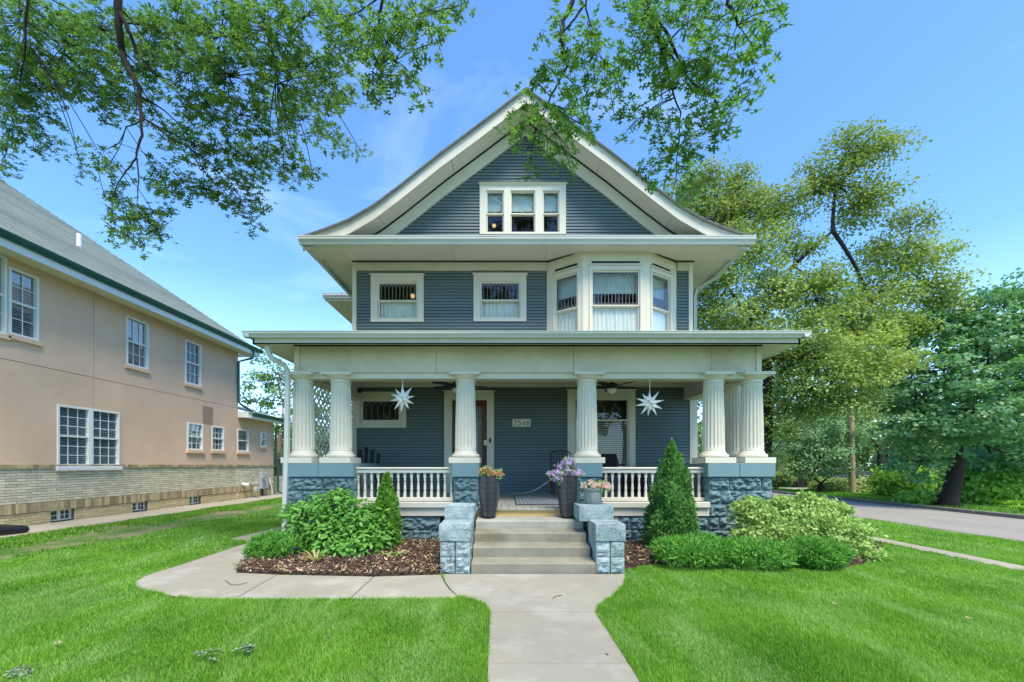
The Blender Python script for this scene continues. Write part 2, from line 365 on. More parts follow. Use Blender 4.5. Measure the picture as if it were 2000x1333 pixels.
class MB:
    def __init__(s): s.v, s.f = [], []
    def hexa(s, c):
        b = len(s.v); s.v += [tuple(p) for p in c]
        s.f += [(b, b+3, b+2, b+1), (b+4, b+5, b+6, b+7), (b, b+1, b+5, b+4), (b+1, b+2, b+6, b+5), (b+2, b+3, b+7, b+6), (b+3, b, b+4, b+7)]
        return s
    def box(s, x0, x1, y0, y1, z0, z1):
        return s.hexa([(x0, y0, z0), (x1, y0, z0), (x1, y1, z0), (x0, y1, z0), (x0, y0, z1), (x1, y0, z1), (x1, y1, z1), (x0, y1, z1)])
    def fbox(s, F, a0, a1, z0, z1, d0, d1):
        return s.hexa([F(a0, z0, d1), F(a1, z0, d1), F(a1, z0, d0), F(a0, z0, d0), F(a0, z1, d1), F(a1, z1, d1), F(a1, z1, d0), F(a0, z1, d0)])
    def poly(s, pts):
        b = len(s.v); s.v += [tuple(p) for p in pts]; s.f.append(tuple(range(b, b + len(pts)))); return s
    def prism(s, pts, z0, z1):     # polygon in plan, ccw
        n = len(pts); b = len(s.v)
        s.v += [(p[0], p[1], z0) for p in pts] + [(p[0], p[1], z1) for p in pts]
        s.f.append(tuple(range(b + n - 1, b - 1, -1))); s.f.append(tuple(range(b + n, b + 2 * n)))
        for i in range(n):
            j = (i + 1) % n
            s.f.append((b + i, b + j, b + n + j, b + n + i))
        return s
    def extr(s, prof, p0, p1):     # prof: list of (dy?,z) given as 3D offsets, extruded from p0 to p1
        n = len(prof); b = len(s.v)
        s.v += [tuple(Vector(p0) + Vector(q)) for q in prof] + [tuple(Vector(p1) + Vector(q)) for q in prof]
        for i in range(n):
            j = (i + 1) % n
            s.f.append((b + i, b + j, b + n + j, b + n + i))
        s.f.append(tuple(range(b + n - 1, b - 1, -1))); s.f.append(tuple(range(b + n, b + 2 * n)))
        return s
    def lathe(s, c, prof, n=16, cap=True, mod=None):
        b = len(s.v)
        for (r, z) in prof:
            for k in range(n):
                a = 2 * PI * k / n
                rr = r if mod is None else mod(r, a, z)
                s.v.append((c[0] + rr * math.cos(a), c[1] + rr * math.sin(a), c[2] + z))
        for i in range(len(prof) - 1):
            for k in range(n):
                k2 = (k + 1) % n
                s.f.append((b + i*n + k, b + i*n + k2, b + (i+1)*n + k2, b + (i+1)*n + k))
        if cap:
            s.f.append(tuple(b + k for k in range(n - 1, -1, -1)))
            s.f.append(tuple(b + (len(prof)-1)*n + k for k in range(n)))
        return s
    def tube(s, pts, radii, n=6, square=False):
        pts = [Vector(p) for p in pts]
        if not hasattr(radii, '__len__'): radii = [radii] * len(pts)
        b = len(s.v)
        ref = Vector((0.31, 0.87, 0.38))
        d0 = (pts[-1] - pts[0]).normalized() if (pts[-1] - pts[0]).length > 1e-6 else Vector((0, 0, 1))
        if abs(d0.dot(ref)) > 0.9: ref = Vector((1, 0, 0))
        if square: ref = Vector((0, 1, 0)) if abs(d0.y) < 0.8 else Vector((1, 0, 0))
        for i, p in enumerate(pts):
            d = (pts[min(i+1, len(pts)-1)] - pts[max(i-1, 0)])
            d = d.normalized() if d.length > 1e-9 else d0
            x = ref.cross(d)
            x = x.normalized() if x.length > 1e-5 else Vector((1, 0, 0))
            y = d.cross(x)
            for k in range(n):
                a = 2 * PI * (k + (0.5 if square else 0)) / n
                q = p + (x * math.cos(a) + y * math.sin(a)) * radii[i]
                s.v.append(tuple(q))
        for i in range(len(pts) - 1):
            for k in range(n):
                k2 = (k + 1) % n
                s.f.append((b + i*n + k, b + i*n + k2, b + (i+1)*n + k2, b + (i+1)*n + k))
        s.f.append(tuple(b + k for k in range(n - 1, -1, -1)))
        s.f.append(tuple(b + (len(pts)-1)*n + k for k in range(n)))
        return s
    def bar(s, p0, p1, w, h=None):
        return s.tube([p0, p1], w * 0.7071, 4, True)
    def join(s, o):
        b = len(s.v); s.v += o.v; s.f += [tuple(i + b for i in f) for f in o.f]; return s
    def build(s, name, mat, parent=None, smooth=False, bevel=0.0, kind=None):
        off = base_of(parent)
        me = bpy.data.meshes.new(name)
        me.from_pydata([(x - off[0], y - off[1], z - off[2]) for x, y, z in s.v], [], s.f)
        me.validate()
        import bmesh
        bm = bmesh.new(); bm.from_mesh(me)
        bmesh.ops.recalc_face_normals(bm, faces=bm.faces)
        if bevel > 0:
            bmesh.ops.bevel(bm, geom=list(bm.edges), offset=bevel, segments=1, affect='EDGES', clamp_overlap=True)
        bm.to_mesh(me); bm.free()
        if smooth:
            me.shade_smooth()
            try: me.set_sharp_from_angle(angle=math.radians(40))
            except Exception: pass
        return link(name, me, mat, parent, kind)

def base_of(parent):
    o = (0.0, 0.0, 0.0)
    p = parent
    while p is not None:
        o = (o[0] + p.location[0], o[1] + p.location[1], o[2] + p.location[2]); p = p.parent
    return o
def link(name, me, mat, parent=None, kind=None):
    if mat is not None and not me.materials: me.materials.append(M[mat] if isinstance(mat, str) else mat)
    o = bpy.data.objects.new(name, me)
    COL.objects.link(o)
    if parent is not None: o.parent = parent
    if kind: o['kind'] = kind
    return o
def thing(name, label, cat, loc=(0, 0, 0), group=None):
    o = bpy.data.objects.new(name, None); COL.objects.link(o)
    o.empty_display_size = 0.2
    o.location = loc; o['label'] = label; o['category'] = cat
    if group: o['group'] = group
    return o
def tag(o, label, cat, group=None):
    o['label'] = label; o['category'] = cat
    if group: o['group'] = group
    return o
def place(name, me, mat, parent, mat4):
    o = link(name, me, mat, parent)
    off = base_of(parent)
    m = mat4.copy(); m.translation = m.translation - Vector(off)
    o.matrix_local = m
    return o

# ---- numpy meshes for foliage
def npmesh(name, V, F):
    V = np.asarray(V, dtype=np.float32); F = np.asarray(F, dtype=np.int32)
    k = F.shape[1]
    me = bpy.data.meshes.new(name)
    me.vertices.add(len(V)); me.vertices.foreach_set('co', V.ravel())
    me.loops.add(F.size); me.loops.foreach_set('vertex_index', F.ravel())
    me.polygons.add(len(F)); me.polygons.foreach_set('loop_start', np.arange(0, F.size, k, dtype=np.int32))
    me.update(calc_edges=True)
    return me
def unit(a): return a / np.maximum(np.linalg.norm(a, axis=1, keepdims=True), 1e-9)
def basis(nrm, d):
    """columns: x side, y along the leaf, z normal"""
    n = unit(nrm); y = unit(d - n * np.sum(d * n, axis=1, keepdims=True)); x = np.cross(y, n)
    return x, y, n
T_QUAD = (np.array([(0, 0, 0), (0.36, 0.5, 0.06), (0, 1, 0), (-0.36, 0.5, 0.06)], float), np.array([(0, 1, 2), (0, 2, 3)]))
T_OVAL = (np.array([(0, 0, 0), (0.22, 0.3, 0.05), (0.2, 0.65, 0.04), (0, 1, -0.06), (-0.2, 0.65, 0.04), (-0.22, 0.3, 0.05)], float),
          np.array([(0, 1, 2), (0, 2, 3), (0, 3, 4), (0, 4, 5)]))
T_BLADE = (np.array([(-0.5, 0, 0), (0.5, 0, 0), (0.3, 0.6, 0.12), (-0.3, 0.6, 0.12), (0, 1, 0.4)], float), None)
half = [(0.025, 0.12), (0.16, 0.09), (0.30, 0.03), (0.22, 0.16), (0.06, 0.27), (0.045, 0.38), (0.22, 0.38), (0.44, 0.34), (0.36, 0.47), (0.42, 0.60), (0.20, 0.52), (0.05, 0.60),
        (0.05, 0.70), (0.16, 0.74), (0.28, 0.86), (0.10, 0.84), (0.0, 1.0)]
def oak_template():
    V = [(0, 0, 0)] + [(x, y, 0.10 * abs(x) - 0.08 * y * y) for x, y in half] + [(-x, y, 0.10 * abs(x) - 0.08 * y * y) for x, y in half[:-1]]
    sp = [(0, 0.15, -0.01), (0, 0.34, -0.02), (0, 0.5, -0.03), (0, 0.64, -0.04), (0, 0.8, -0.05)]
    s0 = len(V); V += sp
    F = []
    n = len(half)
    def idx(i, side):
        if i == n - 1: return n
        return 1 + i if side > 0 else 1 + n + i
    def spi(i):
        y = half[i][1]
        ys = [p[1] for p in sp]
        return s0 + min(range(5), key=lambda k: abs(ys[k] - (0.15 if i <= 3 else 0.34 if i <= 6 else 0.5 if i <= 10 else 0.64 if i <= 12 else 0.8)))
    for side in (1, -1):
        F.append((0, idx(0, side), s0))
        for i in range(n - 1):
            a, b = idx(i, side), idx(i + 1, side)
            F.append((a, b, spi(i)))
            if spi(i) != spi(i + 1): F.append((spi(i), b, spi(i + 1)))
    return np.array(V, float), np.array([f for f in F if len(set(f)) == 3])
T_OAK = oak_template()
def leafarrays(T, pos, nrm, d, size, aspect=None):
    x, y, n = basis(nrm, d)
    V = T[0]
    k = len(V)
    sx = size if aspect is None else size * aspect
    W = (pos[:, None, :] + x[:, None, :] * (V[None, :, 0:1] * sx[:, None, None]) + y[:, None, :] * (V[None, :, 1:2] * size[:, None, None])
         + n[:, None, :] * (V[None, :, 2:3] * size[:, None, None]))
    F = (T[1][None] + (np.arange(len(pos)) * k)[:, None, None]).reshape(-1, T[1].shape[1])
    return W.reshape(-1, 3), F
def foliage(name, mat, parent, T, pos, nrm, d, size, nparts=0, aspect=None, kind=None, partname='leaf'):
    if nparts:
        dist = np.linalg.norm(pos - np.array((0, 0, CAMH)), axis=1)
        u = CX + F0 * pos[:, 0] / pos[:, 1]; v = HY - F0 * (pos[:, 2] - CAMH) / pos[:, 1]
        vis = (u > 0) & (u < 2000) & (v > 0) & (v < 1333)
        order = np.argsort(dist / size + 1e4 * (~vis))
        pick, rest = order[:nparts], order[nparts:]
        me = npmesh(partname, T[0], T[1]); me.materials.append(M[mat])
        x, y, n = basis(nrm, d)
        for i in pick:
            s = float(size[i]); a = s if aspect is None else s * float(aspect if np.isscalar(aspect) else aspect[i])
            m = Matrix(((x[i][0]*a, y[i][0]*s, n[i][0]*s, pos[i][0]), (x[i][1]*a, y[i][1]*s, n[i][1]*s, pos[i][1]),
                        (x[i][2]*a, y[i][2]*s, n[i][2]*s, pos[i][2]), (0, 0, 0, 1)))
            place(partname, me, None, parent, m)
        pos, nrm, d, size = pos[rest], nrm[rest], d[rest], size[rest]
        if aspect is not None and not np.isscalar(aspect): aspect = aspect[rest]
        kind = kind or 'stuff'
    if len(pos) == 0: return None
    V, F = leafarrays(T, pos, nrm, d, size, aspect)
    V = V - np.array(base_of(parent))
    me = npmesh(name, V, F)
    return link(name, me, mat, parent, kind)
def rnd(n, k=3): return RNG.normal(size=(n, k))
def inball(n):
    v = unit(rnd(n)); return v * (RNG.random((n, 1)) ** (1 / 3))

# ================================================================== GROUND
YW = 9.20     # front wall of the house
YP = 6.84     # front face of porch piers and foundation
YB = 6.90     # porch beam front
YC = 7.05     # column centre line
YE = 8.39     # main eave
YG = 8.97     # gable wall
GXW = px(689, YW); GXE = px(1352, YW)

gm = MB(); gm.poly([(-400, -60, -0.03), (400, -60, -0.03), (400, 900, -0.03), (-400, 900, -0.03)])
gm.build('ground', 'fargrass', kind='structure')

def insetpoly(pts, d):
    n = len(pts); out = []
    ar = sum(pts[i][0]*pts[(i+1) % n][1] - pts[(i+1) % n][0]*pts[i][1] for i in range(n))
    sg = 1 if ar > 0 else -1
    for i in range(n):
        p0, p1, p2 = Vector(pts[i-1]), Vector(pts[i]), Vector(pts[(i+1) % n])
        e1 = (p1 - p0).normalized(); e2 = (p2 - p1).normalized()
        n1 = Vector((-e1.y, e1.x)) * sg; n2 = Vector((-e2.y, e2.x)) * sg
        b = (n1 + n2); 
        if b.length < 1e-4: b = n1
        b.normalize()
        k = d / max(0.4, b.dot(n1))
        out.append((p1.x + b.x * k, p1.y + b.y * k))
    if sg < 0: out.reverse()
    return out

WALKS = [[(-0.9, 4.86), (1.5, 4.86), (1.5, 7), (-0.9, 7)]]    # ground kept free of grass
def slabset(name, polys, mat='concrete', base=None, thick=0.05, gap=0.006):
    root = bpy.data.objects.new(name, None); COL.objects.link(root); root['kind'] = 'structure'
    c = polys[0][0]; root.location = (c[0], c[1], 0)
    for p in polys:
        WALKS.append(p)
        q = insetpoly(p, gap)
        MB().prism(q, -thick, 0.0 + random.uniform(-0.002, 0.002)).build('slab', mat, root, bevel=0.004)
        q2 = insetpoly(p, -0.002)
        MB().prism(q2, -thick - 0.01, -0.014).build('joint_filler', 'concretejoint', root)
    return root

main_slabs = [
    [G(863, 1121), G(868, 1135), G(878, 1150), G(893, 1164), G(920, 1169), G(946, 1178), G(956, 1194), G(1163, 1194), G(1172, 1180), G(1198, 1162), G(1218, 1142), G(1224, 1121)],
    [G(956, 1194), G(951, 1296), G(1230, 1296), G(1200, 1250), G(1163, 1194)],
    [G(951, 1296), G(946, 1440), G(1318, 1440), G(1230, 1296)],
]
yy = G(946, 1440)[1]
xa, xb = G(946, 1440)[0], G(1318, 1440)[0]
while yy > -4:
    main_slabs.append([(xa, yy), (xa, yy - 0.95), (xb, yy - 0.95), (xb, yy)]); yy -= 0.95
slabset('walkway', main_slabs)
j = lambda l: [G(u, v) for u, v in l]
slabset('side_walkway', [
    j([(862, 1122), (868, 1136), (878, 1150), (896, 1166), (885, 1169), (682, 1170), (730, 1126)]),
    j([(730, 1126), (682, 1170), (455, 1171), (542, 1122)]),
    j([(542, 1122), (455, 1171), (400, 1171), (340, 1164), (280, 1152), (465, 1119)]),
    j([(465, 1119), (280, 1152), (264, 1144), (262, 1138), (280, 1126), (320, 1113), (462, 1110)]),
    j([(462, 1110), (320, 1113), (361, 1100), (487, 1059), (560, 1062), (510, 1092)]),
    j([(560, 1062), (487, 1059), (470, 1056), (448, 1053), (550, 1028), (590, 1022), (600, 1044)]),
])
# corner-lot side street, verge pavement, kerbs
NX = -10.2
nbw = [(NX + 0.02, 3.0 + i * 1.5) for i in range(11)]
slabset('neighbour_path', [[(NX + 0.02, a), (NX + 1.28, a), (NX + 1.28, a + 1.5), (NX + 0.02, a + 1.5)] for a in [3.0 + 1.5 * i for i in range(11)]])
sp = []
yy = -2.0
while yy < 40:
    sp.append([(6.30, yy), (6.66, yy), (6.66, yy + 1.2), (6.30, yy + 1.2)]); yy += 1.2
slabset('verge_pavement', sp[:30])
RX0, RX1 = 8.88, 12.52
rd = MB()
for k in range(60):
    y0 = -10 + k * 2.0
    rd.poly([(RX0, y0, -0.022 + 0.0), (RX1, y0, -0.022), (RX1, y0 + 2, -0.022), (RX0, y0 + 2, -0.022)])
rd.build('road', 'asphalt', kind='structure')
WALKS.append([(RX0 - 0.14, -10), (RX1 + 0.14, -10), (RX1 + 0.14, 110), (RX0 - 0.14, 110)])
for nm, x0, x1, zz in (('near_kerb', RX0 - 0.13, RX0, -0.008), ('far_kerb', RX1, RX1 + 0.14, 0.075)):
    kb = bpy.data.objects.new(nm, None); COL.objects.link(kb); kb['kind'] = 'structure'; kb.location = (x0, 0, 0)
    y = 2.0
    while y < 30:
        MB().box(x0, x1, y + 0.01, y + 1.78, -0.05, zz).build('kerb_stone', 'kerb', kb, bevel=0.01); y += 1.8
# drive and lawn beyond the street
MB().prism([(12.7, 17.5 + 4.2), (30, 21.9), (30, 23.3), (12.7, 23.1)], -0.03, 0.0).build('driveway', 'concrete', kind='structure')
MB().prism([(13.0, 9), (60, 9), (60, 60), (13.0, 60)], -0.029, -0.015).build('far_lawn', 'fargrass', kind='structure')
# beds
def bedmesh(name, outline, h=0.07):
    WALKS.append(outline)
    xs = [p[0] for p in outline]; ys = [p[1] for p in outline]
    nx, ny = 44, 26
    V, F = [], []
    def inside(x, y):
        c = False; n = len(outline)
        for i in range(n):
            (x1, y1), (x2, y2) = outline[i], outline[(i + 1) % n]
            if (y1 > y) != (y2 > y) and x < (x2 - x1) * (y - y1) / (y2 - y1) + x1: c = not c
        return c
    def edge(x, y):
        best = 9
        n = len(outline)
        for i in range(n):
            a = Vector(outline[i]); b = Vector(outline[(i+1) % n]); p = Vector((x, y)); ab = b - a
            t = max(0, min(1, (p - a).dot(ab) / ab.length_squared)); best = min(best, (p - a - ab * t).length)
        return best
    x0, x1, y0, y1 = min(xs), max(xs), min(ys), max(ys)
    idx = {}
    for i in range(nx + 1):
        for k in range(ny + 1):
            x = x0 + (x1 - x0) * i / nx; y = y0 + (y1 - y0) * k / ny
            ins = inside(x, y)
            e = edge(x, y) if ins else 0
            z = -0.02 + (min(1, e / 0.35)) * h + (mnoise.noise((x * 5, y * 5, 1)) * 0.018 if ins else 0)
            idx[i, k] = len(V); V.append((x, y, z))
    for i in range(nx):
        for k in range(ny):
            q = [idx[i, k], idx[i+1, k], idx[i+1, k+1], idx[i, k+1]]
            cx = sum(V[t][0] for t in q) / 4; cy = sum(V[t][1] for t in q) / 4
            if inside(cx, cy): F.append(tuple(q))
    b = MB(); b.v = V; b.f = F
    b.build(name, 'soil', kind='structure', smooth=True)
    return inside
bedL = j([(863, 1122), (730, 1126.5), (542, 1123), (463, 1119), (461, 1111), (508, 1091), (562, 1060)]) + [(px(600, YP), YP + 0.05), (-0.45, YP + 0.05)]
bedR = [(1.40, YP + 0.05), G(1224, 1112), G(1250, 1108), G(1290, 1104), G(1350, 1112), G(1450, 1106), G(1560, 1106), G(1640, 1111), G(1690, 1104), G(1710, 1090), (6.0, 6.5), (5.8, 7.4), (4.6, 7.6), (4.4, YP + 0.05)]
inL = bedmesh('planting_bed', bedL)
inR = bedmesh('planting_bed', bedR)
def inside_np(poly, x, y):
    c = np.zeros(len(x), bool); n = len(poly)
    for i in range(n):
        (x1, y1), (x2, y2) = poly[i], poly[(i + 1) % n]
        if y1 == y2: continue
        t = ((y1 > y) != (y2 > y)) & (x < (x2 - x1) * (y - y1) / (y2 - y1) + x1)
        c ^= t
    return c
# mulch chips
def chips(name, poly, n, mats, label=None):
    xs = np.array([p[0] for p in poly]); ys = np.array([p[1] for p in poly])
    x = RNG.uniform(xs.min(), xs.max(), n); y = RNG.uniform(ys.min(), ys.max(), n)
    k = inside_np(poly, x, y); x, y = x[k], y[k]
    pos = np.stack([x, y, 0.045 + RNG.uniform(-0.01, 0.02, len(x))], 1)
    nrm = rnd(len(x)) * 0.5 + np.array((0, 0, 1)); d = rnd(len(x)) * np.array((1, 1, 0.15))
    return foliage(name, mats, None, T_QUAD, pos, nrm, d, RNG.uniform(0.02, 0.075, len(x)), aspect=RNG.uniform(0.12, 0.5, len(x)), kind='stuff')
chips('bark_mulch', bedL, 16000, 'chip'); chips('bark_mulch', bedR, 16000, 'chip')
chips('dry_straw', [(p[0], p[1]) for p in bedL], 7500, 'straw'); chips('dry_straw', [(1.45, 5.3), (2.6, 5.2), (2.4, 6.8), (1.45, 6.8)], 700, 'straw')

# ---- turf
lawn_bits = []
def blades(n, xr, yr, h, wd, mat, name, keep=None, margin=0.0, zoff=-0.02):
    x = RNG.uniform(*xr, n); y = RNG.uniform(*yr, n)
    # only where the camera can see the ground
    vis = (np.abs(x - 0.0) < y * 1.33 + 0.5)
    x, y = x[vis], y[vis]
    free = np.ones(len(x), bool)
    for p in WALKS: free &= ~inside_np(p, x, y)
    if keep is not None: free &= keep(x, y)
    x, y = x[free], y[free]; n = len(x)
    hh = h * RNG.uniform(0.55, 1.2, n) * (0.9 + 0.25 * np.sin(x * 3.1 + np.sin(y * 2.3)) * np.sin(y * 2.9))
    ang = RNG.uniform(0, 2 * PI, n)
    lean = RNG.uniform(0.1, 0.9, n)
    ld = np.stack([np.cos(ang), np.sin(ang)], 1)
    a2 = ang + PI / 2 + RNG.normal(size=n) * 0.5
    sd2 = np.stack([np.cos(a2), np.sin(a2)], 1) * (wd * RNG.uniform(0.6, 1.3, n))[:, None] * 0.5
    b = np.stack([x, y], 1)
    V = np.zeros((n, 5, 3), np.float32)
    V[:, 0, :2] = b - sd2; V[:, 1, :2] = b + sd2; V[:, :2, 2] = zoff
    m = b + ld * (hh * lean * 0.35)[:, None]
    V[:, 2, :2] = m + sd2 * 0.8; V[:, 3, :2] = m - sd2 * 0.8; V[:, 2, 2] = V[:, 3, 2] = zoff + hh * 0.6
    V[:, 4, :2] = b + ld * (hh * lean)[:, None]; V[:, 4, 2] = zoff + hh
    o = (np.arange(n) * 5)[:, None]
    F = np.concatenate([o + np.array([0, 1, 2]), o + np.array([0, 2, 3]), o + np.array([3, 2, 4])], 0)
    me = npmesh(name, V.reshape(-1, 3), F)
    lk = link(name, me, mat, None, 'stuff')
    lk['label'] = 'short bright green mown grass'
    return lk
lb = MB(); lb.prism([(-9.3, -3), (RX0 - 0.13, -3), (RX0 - 0.13, 30), (-9.3, 30)], -0.029, -0.021)
lb.build('lawn', 'lawnbase', kind='structure')
wd_lo = lambda x, y: (x > NX + 0.86)
def weedline(y): return -6.85 + 0.08 * np.sin(y * 2.0)
MB().prism([(NX + 1.26, 3), (-6.8, 3), (-6.8, 18.2), (NX + 1.26, 18.2)], -0.02, -0.0165).build('sparse_turf', 'weedbase', kind='structure')
lawnkeep = lambda x, y: (x > weedline(y)) & (x < RX0 - 0.15) & ~((x > GXW - 0.1) & (x < GXE + 0.3) & (y > YP))
blades(380000, (-5.2, 5.6), (2.2, 4.0), 0.038, 0.0038, 'grass', 'grass', lawnkeep)
blades(270000, (-7.5, 8.5), (4.0, 6.2), 0.038, 0.0058, 'grass', 'grass', lawnkeep)
blades(160000, (-9, 8.8), (6.2, 10), 0.04, 0.010, 'grass', 'grass', lawnkeep)
blades(60000, (-9, 8.8), (10, 19), 0.05, 0.02, 'grass', 'grass', lawnkeep)
blades(95000, (NX + 1.28, -6.75), (4.8, 18), 0.055, 0.016, 'weed', 'weedy_grass', lambda x, y: (0.6 * np.sin(x * 5 + np.sin(y * 1.7) * 2) + 0.6 * np.sin(y * 2.3 + x) + RNG.normal(size=len(x)) * 0.9 > 3.2 * np.exp(-((x + 7.3) / 0.5) ** 2) - 0.2))
blades(50000, (12.7, 30), (9.5, 21.7), 0.08, 0.03, 'weed', 'verge_grass', lambda x, y: x > 12.68)

def edgeblades(polys, per_m=900):
    pts, dirs = [], []
    for p in polys:
        n = len(p); ar = sum(p[i][0]*p[(i+1) % n][1] - p[(i+1) % n][0]*p[i][1] for i in range(n)); sg = 1 if ar > 0 else -1
        for i in range(n):
            a = np.array(p[i]); b = np.array(p[(i+1) % n]); L_ = np.linalg.norm(b - a)
            if L_ < 1e-3: continue
            e = (b - a) / L_; out = np.array((e[1], -e[0])) * sg
            k = int(L_ * per_m)
            t = RNG.random((k, 1)); off = RNG.uniform(0.001, 0.022, (k, 1))
            pts.append(a + (b - a) * t + out * off); dirs.append(np.repeat(-out[None], k, 0))
    q = np.concatenate(pts); d = np.concatenate(dirs)
    x, y = q[:, 0], q[:, 1]
    free = (y > 2.1) & (y < 12) & (np.abs(x) < y * 1.33 + 0.3) & (x > -6.8)
    for p in WALKS: free &= ~inside_np(p, x, y)
    # ragged: dense in places, thin in others
    free &= (np.sin(x * 23 + 1.3 * np.sin(y * 17)) + np.sin(y * 29) + RNG.normal(size=len(x)) * 0.8 > -0.6)
    q, d = q[free], d[free]; n = len(q)
    pos = np.concatenate([q, np.full((n, 1), -0.015)], 1)
    dirv = np.concatenate([d * RNG.uniform(-0.2, 1.1, (n, 1)), np.ones((n, 1)) * 0.75], 1) + rnd(n) * 0.35
    nrm = rnd(n) + np.concatenate([d, np.zeros((n, 1))], 1)
    T = (np.array([(-0.5, 0, 0), (0.5, 0, 0), (0.3, .6, .05), (0, 1, .2), (-0.3, .6, .05)], float), np.array([(0, 1, 2), (0, 2, 4), (4, 2, 3)]))
    sz = RNG.uniform(0.025, 0.055, n)
    foliage('edge_grass', 'grass', None, T, pos, nrm, dirv, sz, aspect=0.11 + 0.02 * np.maximum(q[:, 1] - 3, 0), kind='stuff')
edgeblades([p for p in WALKS[1:] if p[0][0] > -8 and len(p) > 2 and abs(p[0][0]) < 8.5])
# ================================================================== HOUSE
house = thing('house', 'two storey blue grey clapboard house with flared front gable and columned porch', 'house', (0.3, YW, 0))

def cuts(x0, x1, z0, z1, openings):
    iv = [(x0, x1)]
    for (a, b, c, d) in openings:
        if d <= z0 + 1e-6 or c >= z1 - 1e-6: continue
        nv = []
        for (p, q) in iv:
            if b <= p or a >= q: nv.append((p, q)); continue
            if a > p: nv.append((p, a))
            if b < q: nv.append((b, q))
        iv = nv
    return [(a, b) for a, b in iv if b - a > 0.01]
def clad(parent, F, x0, x1, z0, z1, openings, row=0.069, xf=None, joints=True):
    back = MB()
    z = z0; r = 0
    while z < z1 - 0.01:
        zt = min(z + row, z1)
        lo, hi = (x0, x1) if xf is None else xf((z + zt) / 2)
        if hi - lo < 0.03: break
        for (a, b) in cuts(lo, hi, z, zt, openings):
            segs = [(a, b)]
            if joints and b - a > 2.2 and r % 3 == 1:
                c = a + (b - a) * random.uniform(0.3, 0.7); segs = [(a, c - 0.001), (c + 0.001, b)]
            for (p, q) in segs:
                mb = MB()
                d = random.uniform(-0.0015, 0.0015)
                zb_ = z + 0.012  # gap bares the dark backing: a painted shadow line under each board
                mb.hexa([F(p, zb_, 0.026 + d), F(q, zb_, 0.026 + d), F(q, zb_, 0.0), F(p, zb_, 0.0), F(p, zt + 0.004, 0.009 + d), F(q, zt + 0.004, 0.009 + d), F(q, zt + 0.004, 0.0), F(p, zt + 0.004, 0.0)])
                mb.build('siding_board', 'siding', parent)
            back.fbox(F, a, b, z, zt, -0.10, -0.002)
        z = zt; r += 1
    back.build('wall_backing', 'shadowback', parent)

def rect(u0, u1, v0, v1, Y):    # photo rect -> (x0,x1,z0,z1)
    return (px(u0, Y), px(u1, Y), pz(v1, Y), pz(v0, Y))
def casing(parent_mb, F, o, i, d0=-0.04, d1=0.045):   # frame between outer and inner rects
    ox0, ox1, oz0, oz1 = o; ix0, ix1, iz0, iz1 = i
    parent_mb.fbox(F, ox0, ix0, oz0, oz1, d0, d1)
    parent_mb.fbox(F, ix1, ox1, oz0, oz1, d0, d1)
    parent_mb.fbox(F, ix0, ix1, iz1, oz1, d0, d1 - 0.003)
    parent_mb.fbox(F, ix0, ix1, oz0, iz0, d0, d1 - 0.003)
def headcap(mb, F, x0, x1, z, h=0.035, d=0.10):
    mb.hexa([F(x0 + 0.02, z, d - 0.05), F(x1 - 0.02, z, d - 0.05), F(x1 - 0.02, z, 0), F(x0 + 0.02, z, 0), F(x0 - 0.03, z + h, d), F(x1 + 0.03, z + h, d), F(x1 + 0.03, z + h, 0), F(x0 - 0.03, z + h, 0)])
def sash(F, w, i, zmid, wd=0.035, parent=None, lower_d=-0.035, mat='cream'):
    x0, x1, z0, z1 = i
    mb = MB()
    casing(mb, F, (x0, x1, zmid - 0.01, z1), (x0 + wd, x1 - wd, zmid + 0.018, z1 - wd), -0.04, 0.018)
    casing(mb, F, (x0 + 0.004, x1 - 0.004, z0, zmid + 0.016), (x0 + wd, x1 - wd, z0 + wd * 1.3, zmid - 0.018), -0.055, 0.000)
    s = mb.build('sash', mat, w)
    return (x0 + wd, x1 - wd, zmid + 0.018, z1 - wd), (x0 + wd, x1 - wd, z0 + wd * 1.3, zmid - 0.018)
def pane(F, w, r, d=-0.02, mat='glass'):
    MB().poly([F(r[0], r[2], d), F(r[1], r[2], d), F(r[1], r[3], d), F(r[0], r[3], d)]).build('pane', mat, w)
def curtain(F, w, r, d=-0.10, mat='curtain', amp=0.012, freq=70, top=0.0):
    n = max(20, int((r[1] - r[0]) * 90))
    V = []; mb = MB()
    ph = random.uniform(0, 6)
    for k in range(n + 1):
        a = r[0] + (r[1] - r[0]) * k / n
        for q, z in enumerate((r[2], (r[2] + r[3]) / 2, r[3])):
            aa = a + 0.01 * math.sin(a * 30 + ph + q)
            off = amp * (math.sin(aa * freq + ph + q * 0.4) + 0.6 * math.sin(aa * freq * 0.43 + ph * 2 + q)) * (0.6 + 0.4 * (2 - q) / 2)
            mb.v.append(F(a, z, d + off))
    for k in range(n):
        for q in range(2):
            b = k * 3 + q
            mb.f.append((b, b + 3, b + 4, b + 1))
    mb.build('curtain', mat, w, smooth=True)
